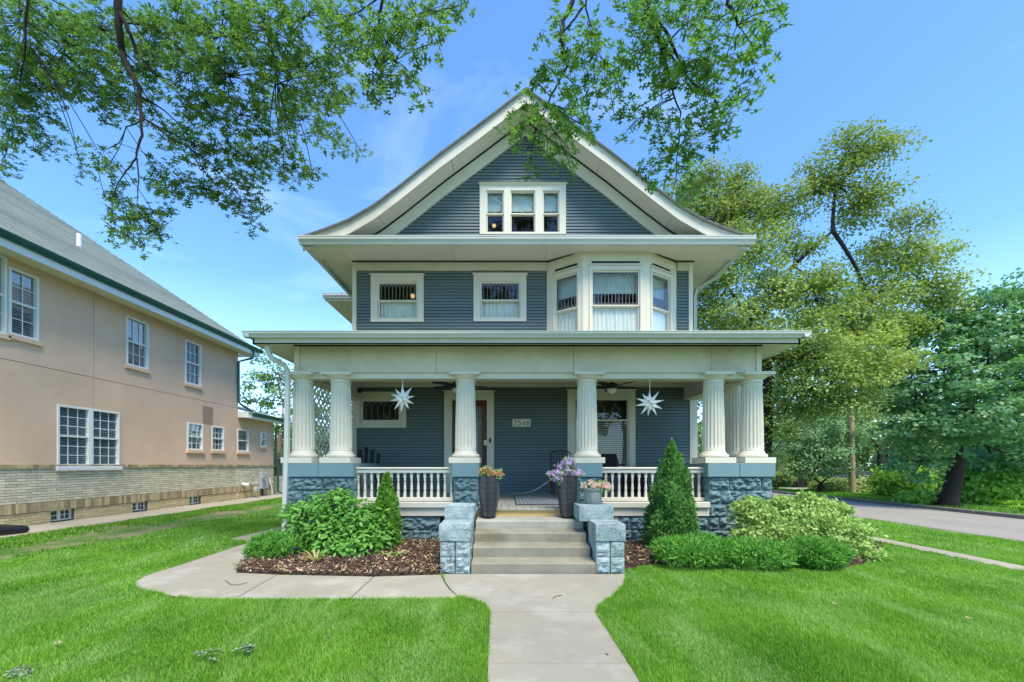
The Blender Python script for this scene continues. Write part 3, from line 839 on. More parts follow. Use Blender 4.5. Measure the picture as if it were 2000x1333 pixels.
def leading(F, w, r, n, d=-0.012, both=False, wd=0.0045):
    mb = MB()
    x0, x1, z0, z1 = r
    H = z1 - z0; s = (x1 - x0) / n; ah = min(s * 0.75, H * 0.25)
    def ln(a, b):
        A = Vector(F(a[0], a[1], d)); B = Vector(F(b[0], b[1], d)); mb.tube([A, B], wd, 4)
    for k in range(n):
        xc = x0 + s * (k + 0.5)
        zt = z1 - ah; zb = z0 + (ah if both else 0)
        ln((xc, zb), (xc, zt))
        ln((xc, zt), (xc - s / 2, z1 - ah * 0.35)); ln((xc, zt), (xc + s / 2, z1 - ah * 0.35))
        if both:
            ln((xc, zb), (xc - s / 2, z0)); ln((xc, zb), (xc + s / 2, z0))
        ln((xc - s / 2, z1 - ah * 0.35), (xc, z1)); ln((xc + s / 2, z1 - ah * 0.35), (xc, z1))
    mb.build('leading', 'lead', w)
def blinds(F, w, r, pitch=0.045, d=-0.09, mat='blind', tilt=0.55, cover=1.0):
    mb = MB()
    z = r[2]; top = r[3]
    while z < top:
        mb.hexa([F(r[0], z, d + 0.018), F(r[1], z, d + 0.018), F(r[1], z + pitch * tilt, d - 0.018), F(r[0], z + pitch * tilt, d - 0.018),
                 F(r[0], z + 0.002, d + 0.020), F(r[1], z + 0.002, d + 0.020), F(r[1], z + pitch * tilt + 0.002, d - 0.016), F(r[0], z + pitch * tilt + 0.002, d - 0.016)])
        z += pitch
    for fx in (0.15, 0.85):
        a = r[0] + (r[1] - r[0]) * fx
        mb.fbox(F, a - 0.003, a + 0.003, r[2], r[3], d + 0.021, d + 0.023)
    o = mb.build('blinds', mat, w)
def newwin(name='window'):
    return name
def mkwindow(parent, F, o, i, capx=0.03, cap=True, mat='cream', name='window', sill=False):
    mb = MB(); casing(mb, F, o, i)
    if cap: headcap(mb, F, o[0], o[1], o[3])
    if sill: mb.fbox(F, o[0] - 0.03, o[1] + 0.03, o[2] - 0.03, o[2] + 0.005, -0.02, 0.07)
    return mb.build(name, mat, parent, bevel=0.003)

FW, FG = FX(YW), FX(YG)
# ---- ground-floor wall
zf = 0.664
op_win1 = rect(690, 794, 766, 836, YW); in_win1 = rect(704, 783, 780, 826, YW)
op_door = rect(868, 965, 767, 966, YW); in_door = rect(883, 951, 782, 966, YW)
op_win2 = rect(1108, 1240, 765, 918, YW); in_win2 = rect(1121, 1228, 779, 914, YW)
def shrink(o, d=0.05): return (o[0] + d, o[1] - d, o[2] + d, o[3] - d)
X0L, X1L = px(697, YW), px(1346, YW)
clad(house, FW, X0L, X1L, zf - 0.02, pz(757, YW), [shrink(op_win1), (op_door[0] + .05, op_door[1] - .05, 0, op_door[3] - .05), shrink(op_win2)])
# frieze + black line on the porch wall
MB().fbox(FW, X0L, X1L, pz(757, YW), 3.40, -0.05, 0.03).build('frieze_board', 'creamdirty', house)
# corner boards
MB().fbox(FW, GXW, X0L, 0.3, 3.4, -0.10, 0.04).build('corner_board', 'cream', house, bevel=0.004)
MB().box(X1L, px(1361, YW), YW - 0.04, YW + 0.12, 0.3, 3.4).build('corner_board', 'cream', house, bevel=0.004)
# left small window
w = mkwindow(house, FW, op_win1, in_win1, cap=False)
mb = MB(); pr = (in_win1[0] + .05, in_win1[1] - .05, in_win1[2] + .06, in_win1[3] - .05); casing(mb, FW, in_win1, pr, -0.05, 0.01); mb.build('sash', 'cream', w)
pane(FW, w, pr); leading(FW, w, pr, 6)
# door
w = MB(); casing(w, FW, (op_door[0], op_door[1], 0.64, op_door[3]), (in_door[0], in_door[1], 0.66, in_door[3])); headcap(w, FW, op_door[0], op_door[1], op_door[3])
dw = w.build('door_casing', 'cream', house, bevel=0.003)
dg = rect(899, 942, 794, 945, YW)
mb = MB(); casing(mb, FW, (in_door[0], in_door[1], 0.67, in_door[3]), dg, -0.075, -0.03)
door = mb.build('door', 'door', house, bevel=0.004)
pane(FW, door, dg, -0.05)
mb = MB()
z = dg[2]
while z < dg[3]:
    mb.fbox(FW, dg[0], dg[1], z, z + 0.014, -0.075, -0.065); z += 0.048
for q in (0.22, 0.5, 0.78):
    a = dg[0] + (dg[1] - dg[0]) * q; mb.fbox(FW, a - 0.005, a + 0.005, dg[2], dg[3], -0.064, -0.060)
mb.build('grille', 'whitepaper', door)
MB().tube([FW(px(949, YW), pz(875, YW), 0.0), FW(px(949, YW), pz(879, YW), 0.05), FW(px(949, YW), pz(896, YW), 0.05), FW(px(949, YW), pz(900, YW), 0.0)], 0.013, 8).build('handle', 'blackmetal', door)
MB().fbox(FW, px(945, YW), px(951, YW), pz(870, YW), pz(860, YW), -0.03, 0.01).build('keypad_lock', 'plaque', door, bevel=0.004)
bell = MB(); bx = px(957.5, YW)
bell.fbox(FW, bx - 0.018, bx + 0.018, pz(866, YW), pz(856, YW), 0.045, 0.06); bell.fbox(FW, bx - 0.028, bx + 0.028, pz(863, YW), pz(859, YW), 0.046, 0.058)
tag(bell.build('doorbell', 'blackmetal', None, bevel=0.004), 'small black doorbell on the cream casing right of the front door', 'doorbell')
# lower right window
w = mkwindow(house, FW, op_win2, in_win2)
up, lo = sash(FW, w, in_win2, pz(821.5, YW))
pane(FW, w, up); pane(FW, w, lo, -0.04)
blinds(FW, w, lo, 0.047, -0.10)
mb = MB()
cxr, czr = px(1173, YW), pz(800, YW)
R_ = 0.105
mb.tube([FW(cxr + R_ * math.cos(a), czr + R_ * math.sin(a), -0.045) for a in np.linspace(0, 2 * PI, 17)], 0.007, 4)
mb.tube([FW(cxr, czr + R_, -0.045), FW(cxr, up[3], -0.045)], 0.003, 4)
mb.build('ring_ornament', 'lead', w)
mb = MB(); cxr = px(1203, YW)
mb.tube([FW(cxr + R_ * math.cos(a), czr + R_ * math.sin(a), -0.045) for a in np.linspace(PI / 2, 2.5 * PI, 5)], 0.007, 4)
mb.tube([FW(cxr, czr + R_, -0.045), FW(cxr, up[3], -0.045)], 0.003, 4)
mb.build('diamond_ornament', 'lead', w)

# ---- upper wall
zub, zut = 3.3, pz(530, YW)
zs = pz(511, YW)      # soffit height at the wall
bayX = (px(1067, YW), px(1139, 8.68), px(1265, 8.68), px(1322, YW)); YBAY = 8.68
ow1 = rect(725, 828, 541, 630, YW); iw1 = rect(738, 816, 552, 624, YW)
ow2 = rect(925, 1028, 540, 629, YW); iw2 = rect(938, 1016, 551, 623, YW)
X0U, X1U = px(697, YW), px(1344, YW)
clad(house, FW, X0U, bayX[0] + 0.01, zub, zut, [shrink(ow1), shrink(ow2)])
clad(house, FW, bayX[3] - 0.01, X1U, zub, zut, [])
MB().fbox(FW, X0U, bayX[0], zut, zs - 0.035, -0.05, 0.035).build('frieze_board', 'creamdirty', house)
MB().fbox(FW, bayX[3], X1U, zut, zs - 0.035, -0.05, 0.035).build('frieze_board', 'creamdirty', house)
MB().fbox(FW, GXW, bayX[0], zs - 0.035, zs + 0.002, -0.05, 0.055).build('black_moulding', 'black', house)
MB().fbox(FW, bayX[3] - 0.02, px(1354, YW), zs - 0.035, zs + 0.002, -0.05, 0.055).build('black_moulding', 'black', house)
MB().fbox(FW, GXW, X0U, 3.4, zs - 0.035, -0.10, 0.045).build('corner_board', 'cream', house, bevel=0.004)
MB().fbox(FW, X1U, GXE, 3.4, zs - 0.035, -0.10, 0.045).build('corner_board', 'cream', house, bevel=0.004)
for (o, i, zm) in ((ow1, iw1, 588.5), (ow2, iw2, 587.5)):
    w = mkwindow(house, FW, o, i)
    up, lo = sash(FW, w, i, pz(zm, YW))
    pane(FW, w, up); pane(FW, w, lo, -0.04); leading(FW, w, up, 10); curtain(FW, w, (lo[0], lo[1], lo[2], lo[3] + 0.02))

# ---- second-floor bay
def facet(p, q):
    p, q = Vector(p), Vector(q); d = (q - p).normalized(); n = Vector((d.y, -d.x))
    return Fr((p.x, p.y), (d.x, d.y), (n.x, n.y)), (q - p).length
b0, b1, b2, b3 = (bayX[0], YW), (bayX[1], YBAY), (bayX[2], YBAY), (bayX[3], YW)
bay = MB(); bay.fbox(FX(YBAY), bayX[1], bayX[2], 3.0, 3.3, -0.06, 0.0)
bay = bay.build('bay_window', 'cream', house)
zbt = zs
def bayfacet(p, q, win, zm, n, blk, both=True):
    F, ln = facet(p, q)
    (a0, a1, z0, z1) = win
    a0, a1 = a0 * ln, a1 * ln
    mb = MB(); casing(mb, F, (0, ln, 3.2, zbt - 0.035), (a0, a1, z0, z1), -0.06, 0.0)
    mb.fbox(F, a0 - 0.045, a0, z0, z1 + 0.09, 0.0, 0.022); mb.fbox(F, a1, a1 + 0.045, z0, z1 + 0.09, 0.0, 0.022)
    mb.fbox(F, a0, a1, z1, z1 + 0.09, 0.0, 0.020)
    mb.build('facet_frame', 'cream', bay, bevel=0.003)
    MB().fbox(F, -0.01, ln + 0.01, zbt - 0.035, zbt + 0.002, -0.05, 0.03).build('black_moulding', 'black', bay)
    MB().fbox(F, a0 + 0.01, a1 - 0.01, blk - 0.035, blk, 0.0, 0.012).build('black_panel_strip', 'black', bay)
    MB().fbox(F, a0 - 0.05, a1 + 0.05, blk - 0.085, blk - 0.06, 0.0, 0.035).build('head_moulding', 'cream', bay)
    x0, x1 = a0, a1; wd = 0.035
    mb = MB()
    casing(mb, F, (x0, x1, zm - 0.01, z1), (x0 + wd, x1 - wd, zm + 0.02, z1 - wd), -0.05, -0.01)
    casing(mb, F, (x0 + .002, x1 - .002, z0, zm + 0.012), (x0 + wd, x1 - wd, z0 + wd, zm - 0.03), -0.08, -0.03)
    mb.build('sash', 'cream', bay)
    u = (x0 + wd, x1 - wd, zm + 0.02, z1 - wd); l = (x0 + wd, x1 - wd, z0 + wd, zm - 0.03)
    pane(F, bay, u, -0.03); pane(F, bay, l, -0.06)
    leading(F, bay, u, n, -0.02, both)
    curtain(F, bay, (l[0] - 0.03, l[1] + 0.10, l[2], l[3] + 0.03), -0.085)
    MB().fbox(F, u[0] - 0.02, u[1] + 0.02, u[2] + (u[3] - u[2]) * 0.42, u[3] + 0.02, -0.16, -0.15).build('roller_shade', 'shade', bay)
zb1 = pz(528, YBAY); zbm = pz(597, YBAY)
bayfacet(b1, b2, ((1155 - 1139) / 126., (1250 - 1139) / 126., 3.45, zb1), zbm, 13, pz(511, YBAY))
bayfacet(b0, b1, (0.24, 0.86, 3.45, zb1), zbm, 6, pz(511, YBAY))
bayfacet(b2, b3, (0.14, 0.76, 3.45, zb1), zbm, 7, pz(511, YBAY))
MB().prism([b0, b1, b2, b3], 3.25, 3.44).build('bay_sill', 'cream', bay)

# ---- gable wall
XPK = px(1028, YE)     # ridge line X
prof = [(0, 9.13), (93, 0), (168, 0), (250, 0), (298, 0), (345, 0), (433, 0)]
hw = [0, 93, 168, 250, 298, 345, 390, 437]
yv = [176, 247, 302.5, 368, 404, 431, 449, 465]
PR = [(h * YE / F0, pz(v, YE)) for h, v in zip(hw, yv)]      # roof top profile (dx, z)
def prz(dx):
    dx = abs(dx)
    for (a, za), (b, zb) in zip(PR, PR[1:]):
        if dx <= b: return za + (zb - za) * (dx - a) / (b - a)
    return PR[-1][1]
def soff(dx): return prz(dx) - 0.17
fr_w = 0.29      # frieze board width (vertical)
zgb = pz(470, YG) - 0.05
def gx(z):      # half width of siding at height z
    lo, hi = 0, 5
    for _ in range(30):
        m = (lo + hi) / 2
        if soff(m) - fr_w > z: lo = m
        else: hi = m
    return lo
ogw = rect(937, 1105, 365, 460, YG)
clad(house, FG, 0, 0, zgb, 9.3, [shrink(ogw, 0.04)], xf=lambda z: (XPK - gx(z + 0.02), XPK + gx(z + 0.02)))
# frieze board and black line along the rake, curved
def rakeband(name, mat, t0, t1, Y0, Y1, parent=house, span=(0, 4.9), sides=(-1, 1), zmin=None, n=26):
    for s in sides:
        mb = MB()
        xs = sorted(set(list(np.linspace(span[0], span[1], n)) + [p[0] for p in PR if span[0] < p[0] < span[1]]))
        for k, dx in enumerate(xs):
            z = prz(dx)
            x = XPK + s * dx
            q0, q1 = (z + t0, z + t1) if zmin is None else (max(z + t0, zmin), max(z + t1, zmin + 0.002))
            mb.v += [(x, Y0, q0), (x, Y1, q0), (x, Y1, q1), (x, Y0, q1)]
        for k in range(len(xs) - 1):
            b = k * 4
            for q in range(4):
                mb.f.append((b + q, b + (q + 1) % 4, b + 4 + (q + 1) % 4, b + 4 + q))
        mb.f.append((0, 1, 2, 3)); b = (len(xs) - 1) * 4; mb.f.append((b, b + 1, b + 2, b + 3))
        mb.build(name, mat, parent)
rakeband('rake_frieze_board', 'cream', -0.17 - fr_w - 0.03, -0.205, YG - 0.045, YG + 0.02, span=(0, 4.4), zmin=zgb - 0.02)
rakeband('black_moulding', 'black', -0.207, -0.168, YG - 0.06, YG + 0.02, span=(0, 4.6), zmin=zgb - 0.02)
rakeband('barge_board', 'creamdirty', -0.26, -0.0185, YE, YE + 0.03, span=(0, PR[-1][0]))
# rake soffit panels
for s in (-1, 1):
    br = [0.0, 1.55, 3.05, 3.95, 4.6]
    for a, b in zip(br, br[1:]):
        mb = MB(); xs = list(np.linspace(a + 0.004, b - 0.004, 8))
        for dx in xs:
            mb.v += [(XPK + s * dx, YE + 0.03, soff(dx)), (XPK + s * dx, YG + 0.03, soff(dx)), (XPK + s * dx, YG + 0.03, soff(dx) + 0.02), (XPK + s * dx, YE + 0.03, soff(dx) + 0.02)]
        for k in range(7):
            c = k * 4
            for q in range(4): mb.f.append((c + q, c + (q + 1) % 4, c + 4 + (q + 1) % 4, c + 4 + q))
        mb.f.append((0, 1, 2, 3)); mb.f.append((28, 29, 30, 31))
        mb.build('soffit_panel', 'soffit', house)
# roof: shingle courses on both slopes, seen edge-on
roof = MB()
YR = 20.0
for s in (-1, 1):
    xs = np.linspace(0, PR[-1][0] + 0.05, 40)
    b = len(roof.v)
    for dx in xs:
        z = prz(dx) if dx <= PR[-1][0] else PR[-1][1] - 0.02
        roof.v += [(XPK + s * dx, YE - 0.06, z), (XPK + s * dx, YR, z), (XPK + s * dx, YR, z - 0.018), (XPK + s * dx, YE - 0.06, z - 0.018)]
    for k in range(39):
        c = b + k * 4
        for q in range(4): roof.f.append((c + q, c + (q + 1) % 4, c + 4 + (q + 1) % 4, c + 4 + q))
    roof.f.append((b, b+1, b+2, b+3)); c = b + 39 * 4; roof.f.append((c, c+1, c+2, c+3))
roof = roof.build('roof', 'shingle', house)
for s in (-1, 1):
    dx = 0.0
    while dx < PR[-1][0]:
        d2 = min(dx + 0.16, PR[-1][0] + 0.05)
        zA, zB = prz(dx), prz(min(d2, PR[-1][0]))
        MB().hexa([(XPK + s*dx, YE - 0.065, zA), (XPK + s*dx, YR, zA), (XPK + s*d2, YR, zB), (XPK + s*d2, YE - 0.065, zB),
                   (XPK + s*dx, YE - 0.065, zA + 0.004), (XPK + s*dx, YR, zA + 0.004), (XPK + s*d2, YR, zB + 0.014), (XPK + s*d2, YE - 0.065, zB + 0.014)]).build('shingle_course', 'shingle', roof)
        dx += 0.145
# pent eave across the front: soffit, pent roof, gutter
EX0, EX1 = XPK - 4.90, XPK + 4.90
EX0 = px(588, YE); EX1 = px(1470, YE)
zso = pz(478, YE)
pj = [EX0, px(672, 8.8), px(884, 8.8), px(1067, 8.8), px(1325, 8.8), EX1]
for a, b in zip(pj, pj[1:]):
    mb = MB(); mb.hexa([(a + .003, YE, zso - 0.01), (b - .003, YE, zso - 0.01), (b - .003, YW + 0.05, zs), (a + .003, YW + 0.05, zs), (a + .003, YE, zso + 0.015), (b - .003, YE, zso + 0.015), (b - .003, YW + 0.05, zs + 0.02), (a + .003, YW + 0.05, zs + 0.02)])
    mb.build('soffit_panel', 'soffit', house)
def gutterprof(h, dpt):
    # K-style in local (0, dy, dz): front is -y
    return [(0, 0, 0), (0, 0, -h), (0, -dpt * 0.55, -h), (0, -dpt * 0.65, -h * 0.72), (0, -dpt * 0.92, -h * 0.42), (0, -dpt * 0.95, -h * 0.12), (0, -dpt, -h * 0.1), (0, -dpt, 0)]
zg = pz(466.5, YE)
MB().extr(gutterprof(0.15, 0.13), (EX0, YE, zg), (EX1, YE, zg)).build('gutter', 'gutter', house)
MB().box(EX0 + 0.02, EX1 - 0.02, YE, YE + 0.03, zso - 0.04, zg - 0.03).build('fascia_board', 'cream', house)
MB().hexa([(EX0, YE - 0.05, zg + 0.0), (EX1, YE - 0.05, zg + 0.0), (EX1, YG + 0.02, zgb), (EX0, YG + 0.02, zgb), (EX0, YE - 0.05, zg + 0.02), (EX1, YE - 0.05, zg + 0.02), (EX1, YG + 0.02, zgb + 0.03), (EX0, YG + 0.02, zgb + 0.03)]).build('pent_roof', 'shingle', house)
# side eaves
for s, xe, xw in ((-1, EX0, GXW), (1, EX1, GXE)):
    a, b = (xe, xw) if s < 0 else (xw, xe)
    MB().box(a, b, YW + 0.05, YR, zs - 0.02, zs + 0.0).build('side_soffit', 'soffit', house)
    gp = [(s * 0.0, 0, 0), (0, 0, -0.15), (s * 0.07, 0, -0.15), (s * 0.12, 0, -0.06), (s * 0.13, 0, 0)]
    MB().extr(gp, (xe - s * 0.10, YE, zg), (xe - s * 0.10, YR, zg)).build('gutter', 'gutter', house)
# side and back walls, partitions
MB().box(GXW + 0.02, GXW + 0.10, YW + 0.02, YR - 0.5, 0, zs).build('side_wall', 'siding', house)
MB().box(GXE - 0.10, GXE - 0.02, YW + 0.02, YR - 0.5, 0, zs).build('side_wall', 'siding', house)
MB().box(GXW + 0.1, GXE - 0.1, YR - 0.6, YR - 0.5, 0, zs + 0.1).build('back_wall', 'siding', house)
mb = MB(); mb.v = [(XPK - 4.7, YR - 0.3, zs), (XPK + 4.7, YR - 0.3, zs), (XPK, YR - 0.3, 9.5)]; mb.f = [(0, 1, 2)]; mb.build('back_gable', 'siding', house)
MB().box(GXW + 0.1, GXE - 0.1, YW + 1.6, YW + 1.65, 0.5, zs).build('inner_wall', 'room', house)
MB().box(GXW + 0.1, GXE - 0.1, YW + 0.1, YR - 0.6, 3.36, 3.46).build('upper_floor', 'room', house)
MB().box(GXW + 0.1, GXE - 0.1, YW + 0.1, YR - 0.6, 0.56, 0.66).build('ground_floor', 'room', house)
MB().box(GXW, GXE, YG + 0.12, YR - 0.6, zs + 0.05, zs + 0.12).build('attic_floor', 'room', house)
MB().box(-2.4, 3.0, YG + 1.4, YG + 1.45, zs + 0.1, 8.6).build('inner_wall', 'room', house)
# gable window trio
mb = MB()
zin0, zin1 = pz(456, YG), pz(375, YG)
gl = [(950, 984), (997, 1045), (1060, 1092)]
ix = [(px(a, YG), px(b, YG)) for a, b in gl]
ox0, ox1, oz0, oz1 = ogw
mb.fbox(FG, ox0, ix[0][0], oz0, oz1, -0.04, 0.05); mb.fbox(FG, ix[0][1], ix[1][0], oz0, oz1, -0.04, 0.05)
mb.fbox(FG, ix[1][1], ix[2][0], oz0, oz1, -0.04, 0.05); mb.fbox(FG, ix[2][1], ox1, oz0, oz1, -0.04, 0.05)
for a, b in ix:
    mb.fbox(FG, a, b, zin1, oz1, -0.04, 0.047); mb.fbox(FG, a, b, oz0, zin0, -0.04, 0.047)
headcap(mb, FG, ox0, ox1, oz1)
gw = mb.build('gable_window', 'cream', house, bevel=0.003)
for a, b in ix:
    i = (a, b, zin0, zin1)
    up, lo = sash(FG, gw, i, pz(419, YG), 0.025)
    pane(FG, gw, up); pane(FG, gw, lo, -0.04)
    mb = MB(); xm, zm_ = (up[0] + up[1]) / 2, (up[2] + up[3]) / 2
    dd = -0.012
    for p, q in (((up[0], up[3]), (up[1], zm_ - 0.03)), ((up[1], up[3]), (up[0], zm_ - 0.03)), ((up[0], zm_ + 0.05), (xm, up[2])), ((up[1], zm_ + 0.05), (xm, up[2]))):
        mb.tube([FG(p[0], p[1], dd), FG(q[0], q[1], dd)], 0.004, 4)
    mb.build('leading', 'lead', gw)
    MB().fbox(FG, up[0] - .02, up[1] + .02, up[2] + 0.1, up[3] + 0.02, -0.11, -0.10).build('roller_shade', 'shade', gw)

# lit lamps inside, glimpsed through the glass
lm = bpy.data.materials.new('lit_lamp_glass'); lm.use_nodes = True
lb0 = lm.node_tree.nodes['Principled BSDF']; lb0.inputs['Base Color'].default_value = (0.8, 0.6, 0.3, 1); lb0.inputs['Emission Color'].default_value = (1.0, 0.62, 0.22, 1); lb0.inputs['Emission Strength'].default_value = 0.4
M['lamp'] = lm
for (u, v, Y, r, lab) in ((965, 441, YG + 0.45, 0.045, 'lit ceiling lamp glowing behind the left gable window pane'), (806, 578, YW + 1.2, 0.06, 'lit warm lamp glowing behind the left upper window'), (1158, 830, YW + 1.2, 0.07, 'lit warm lamp glowing behind the blinds window')):
    x, y, z = P(u, v, Y)
    lt = thing('hanging_lamp', lab, 'lamp', (x, y, z), 'lit lamps inside the house')
    MB().lathe((x, y, z), [(r * .3, -r), (r * .85, -r * .6), (r, 0), (r * .8, r * .5), (r * .3, r * .7)], 14).build('globe', 'lamp', lt, smooth=True)
    MB().tube([(x, y, z + r * .6), (x, y, z + r * .6 + 0.25)], 0.008, 5).build('cord', 'blackmetal', lt)
# rear side wing seen beyond the left corner
xl = px(633, 12.0)
MB().box(xl + 0.75, GXW, 12.75, 16, 0, 6.2).build('side_wing', 'siding', house)
MB().box(xl + 0.03, GXW, 12.05, 16.5, 6.12, 6.16).build('wing_soffit', 'soffit', house)
MB().extr(gutterprof(0.13, 0.12), (xl, 12.0, 6.28), (GXW, 12.0, 6.28)).build('gutter', 'gutter', house)
MB().box(xl + 0.02, GXW, 12.0, 12.04, 6.10, 6.28).build('fascia_board', 'cream', house)
mb = MB(); mb.v = [(xl, 11.95, 6.28), (GXW + .2, 11.95, 6.28), (xl, 16.5, 6.28), (GXW + .2, 16.5, 6.28), (xl + 1.6, 13.6, 6.9), (xl + 1.6, 15, 6.9), (GXW + .2, 13.6, 6.9), (GXW + .2, 15, 6.9)]
mb.f = [(0, 1, 6, 4), (0, 4, 5, 2), (2, 5, 7, 3), (4, 6, 7, 5)]; mb.build('wing_roof', 'redbrick', house)
# downspout on right side wall
ds = MB(); ds.tube([P(1463, 480, YE + 0.1), P(1412, 528, 9.6), P(1404, 540, 9.75), P(1362, 565, 10.0), P(1357, 580, 10.0), (px(1357, 10.0), 10.0, 3.5)], 0.05, 4, True)
ds.build('downspout', 'gutter', house)

# ---- PORCH
BX0, BX1 = px(575, YB), px(1487, YB)
zbb = pz(728, YB); zbtop = pz(676, YB)
bj = [BX0, px(1120, YB), px(1390, YB), BX1]
bj = [px(586, YB), px(852, YB), px(1120, YB), px(1390, YB), px(1476, YB)]
for a, b in zip(bj, bj[1:]):
    MB().box(a + .0025, b - .0025, YB, YB + 0.30, zbb, zbtop + 0.06).build('beam_panel', 'creamdirty', house)
for a, b in ((BX0, px(585.6, YB)), (px(1476.4, YB), BX1)):
    MB().box(a, b, YB - 0.015, YB + 0.32, zbb, zbtop + 0.06).build('beam_corner_board', 'cream', house, bevel=0.004)
MB().box(BX0 + 0.0, BX1, YB - 0.03, YB - 0.003, zbtop - 0.01, zbtop + 0.03).build('black_moulding', 'black', house)
MB().box(BX0 + 0.06, BX1 - 0.06, YB + 0.04, YB + 0.28, pz(740, YB + 0.04), zbb - 0.002).build('beam_soffit_board', 'cream', house)
for xa_, xb_ in ((BX0 + 0.02, BX0 + 0.32), (BX1 - 0.32, BX1 - 0.02)):
    MB().box(xa_, xb_, YB + 0.32, YW, pz(740, YB), zbtop + 0.06).build('side_beam', 'creamdirty', house)
MB().box(BX0, BX1, YB + 0.2, YW, zbtop + 0.10, zbtop + 0.14).build('porch_ceiling', 'ceiling', house)
# porch eave: soffit, fascia, gutter, roof
YPE = 6.42
PX0, PX1 = px(482, YPE) + 0.09, px(1577, YPE) - 0.11
zpg = pz(650.5, YPE); zpf = pz(672.5, YPE)
mb = MB()
mb.hexa([(PX0, YPE, zpf), (PX1, YPE, zpf), (PX1 - .45, YB + 0.1, zbtop + 0.05), (PX0 + .45, YB + 0.1, zbtop + 0.05), (PX0, YPE, zpf + 0.02), (PX1, YPE, zpf + 0.02), (PX1 - .45, YB + 0.1, zbtop + 0.07), (PX0 + .45, YB + 0.1, zbtop + 0.07)])
mb.build('porch_soffit', 'soffit', house)
for s, xe, xb_ in ((-1, PX0, BX0), (1, PX1, BX1)):
    mb = MB(); mb.hexa([(xe, YPE, zpf), (xb_ - s * .1, YB, zbtop + 0.05), (xb_ - s * .1, YW + 3, zbtop + 0.05), (xe, YW + 3, zpf), (xe, YPE, zpf + .02), (xb_ - s * .1, YB, zbtop + 0.07), (xb_ - s * .1, YW + 3, zbtop + 0.07), (xe, YW + 3, zpf + .02)])
    mb.build('porch_soffit', 'soffit', house)
    MB().box(min(xe, xe - s * .03), max(xe, xe - s * .03), YPE, YW + 3, zpf, zpg - 0.02).build('fascia_board', 'cream', house)
    gp = [(0, 0, 0), (0, 0, -0.09), (s * 0.05, 0, -0.09), (s * 0.10, 0, -0.04), (s * 0.11, 0, 0)]
    MB().extr(gp, (xe, YPE - 0.1, zpg), (xe, YW + 3, zpg)).build('gutter', 'gutter', house)
MB().box(PX0, PX1, YPE, YPE + 0.03, zpf, zpg - 0.02).build('fascia_board', 'creamdirty', house)
MB().extr(gutterprof(0.09, 0.11), (PX0 - .1, YPE, zpg), (PX1 + .1, YPE, zpg)).build('gutter', 'gutter', house)
mb = MB(); mb.v = [(PX0, YPE, zpg - 0.01), (PX1, YPE, zpg - 0.01), (PX1, YW + 3, zpg - 0.01), (PX0, YW + 3, zpg - 0.01), (PX0 + 1.6, YW + 0.02, 3.85), (PX1 - 1.6, YW + 0.02, 3.85)]
mb.f = [(0, 1, 5, 4), (0, 4, 3), (1, 2, 5)]
mb.build('porch_roof', 'shingle', house)
# leaf stuck on the gutter
# foundation, piers
def stone(parent, F, a0, a1, z0, z1, depth=0.2, bulge=0.04, mat='stone', sides=(), nx=None, seed=None, gap=0.006, nz=8):
    a0 += gap; a1 -= gap; z0 += gap * 0.7; z1 -= gap * 0.7
    sd_ = random.uniform(0, 100) if seed is None else seed
    nx = nx or max(6, min(18, int((a1 - a0) / 0.032)))
    mb = MB()
    def hgt(s, t, ss):
        e = min(s, 1 - s) * (a1 - a0); f = min(t, 1 - t) * (z1 - z0)
        k = min(1, min(e, f) / 0.035)
        v = mnoise.fractal((s * (a1 - a0) * 13 + ss, t * (z1 - z0) * 17, ss), 1.0, 2.1, 3)
        return k * (bulge * 0.5 + bulge * 1.0 * v)
    for i in range(nx + 1):
        for q in range(nz + 1):
            s, t = i / nx, q / nz
            a = a0 + (a1 - a0) * s; z = z0 + (z1 - z0) * t
            mb.v.append(F(a, z, hgt(s, t, sd_)))
    for i in range(nx):
        for q in range(nz):
            b = i * (nz + 1) + q
            mb.f.append((b, b + nz + 1, b + nz + 2, b + 1))
    b = len(mb.v)
    mb.v += [F(a0, z0, -depth), F(a1, z0, -depth), F(a1, z1, -depth), F(a0, z1, -depth)]
    cb = [0, nx * (nz + 1), nx * (nz + 1) + nz, nz]
    bot = [i * (nz + 1) for i in range(nx + 1)]; top = [i * (nz + 1) + nz for i in range(nx + 1)]
    mb.f += [tuple(bot + [b + 1, b]), tuple(top + [b + 2, b + 3]), tuple(list(range(0, nz + 1)) + [b + 3, b]),
             tuple([nx * (nz + 1) + q for q in range(nz + 1)] + [b + 2, b + 1]), (b, b + 1, b + 2, b + 3)]
    return mb.build('stone', mat, parent)
def stonewall(parent, F, a0, a1, z0, z1, rows, mat='stone', lens=(0.34, 0.62), depth=0.15, bulge=0.055, mortar=True):
    h = (z1 - z0) / rows
    for r in range(rows):
        a = a0
        first = True
        while a < a1 - 0.02:
            ln = random.uniform(*lens)
            if first and r % 2: ln *= 0.55
            first = False
            e = a + ln
            if a1 - e < lens[0] * 0.5: e = a1
            e = min(e, a1)
            stone(parent, F, a, e, z0 + r * h, z0 + (r + 1) * h, depth, bulge, mat)
            a = e
    if mortar:
        MB().fbox(F, a0 + 0.01, a1 - 0.01, z0, z1 - 0.003, -depth - 0.05, -0.012).build('mortar', 'mortar', parent)
FP = FX(YP)
zcap0, zcap1 = pz(932, YP), pz(905.5, YP)
piers = {}
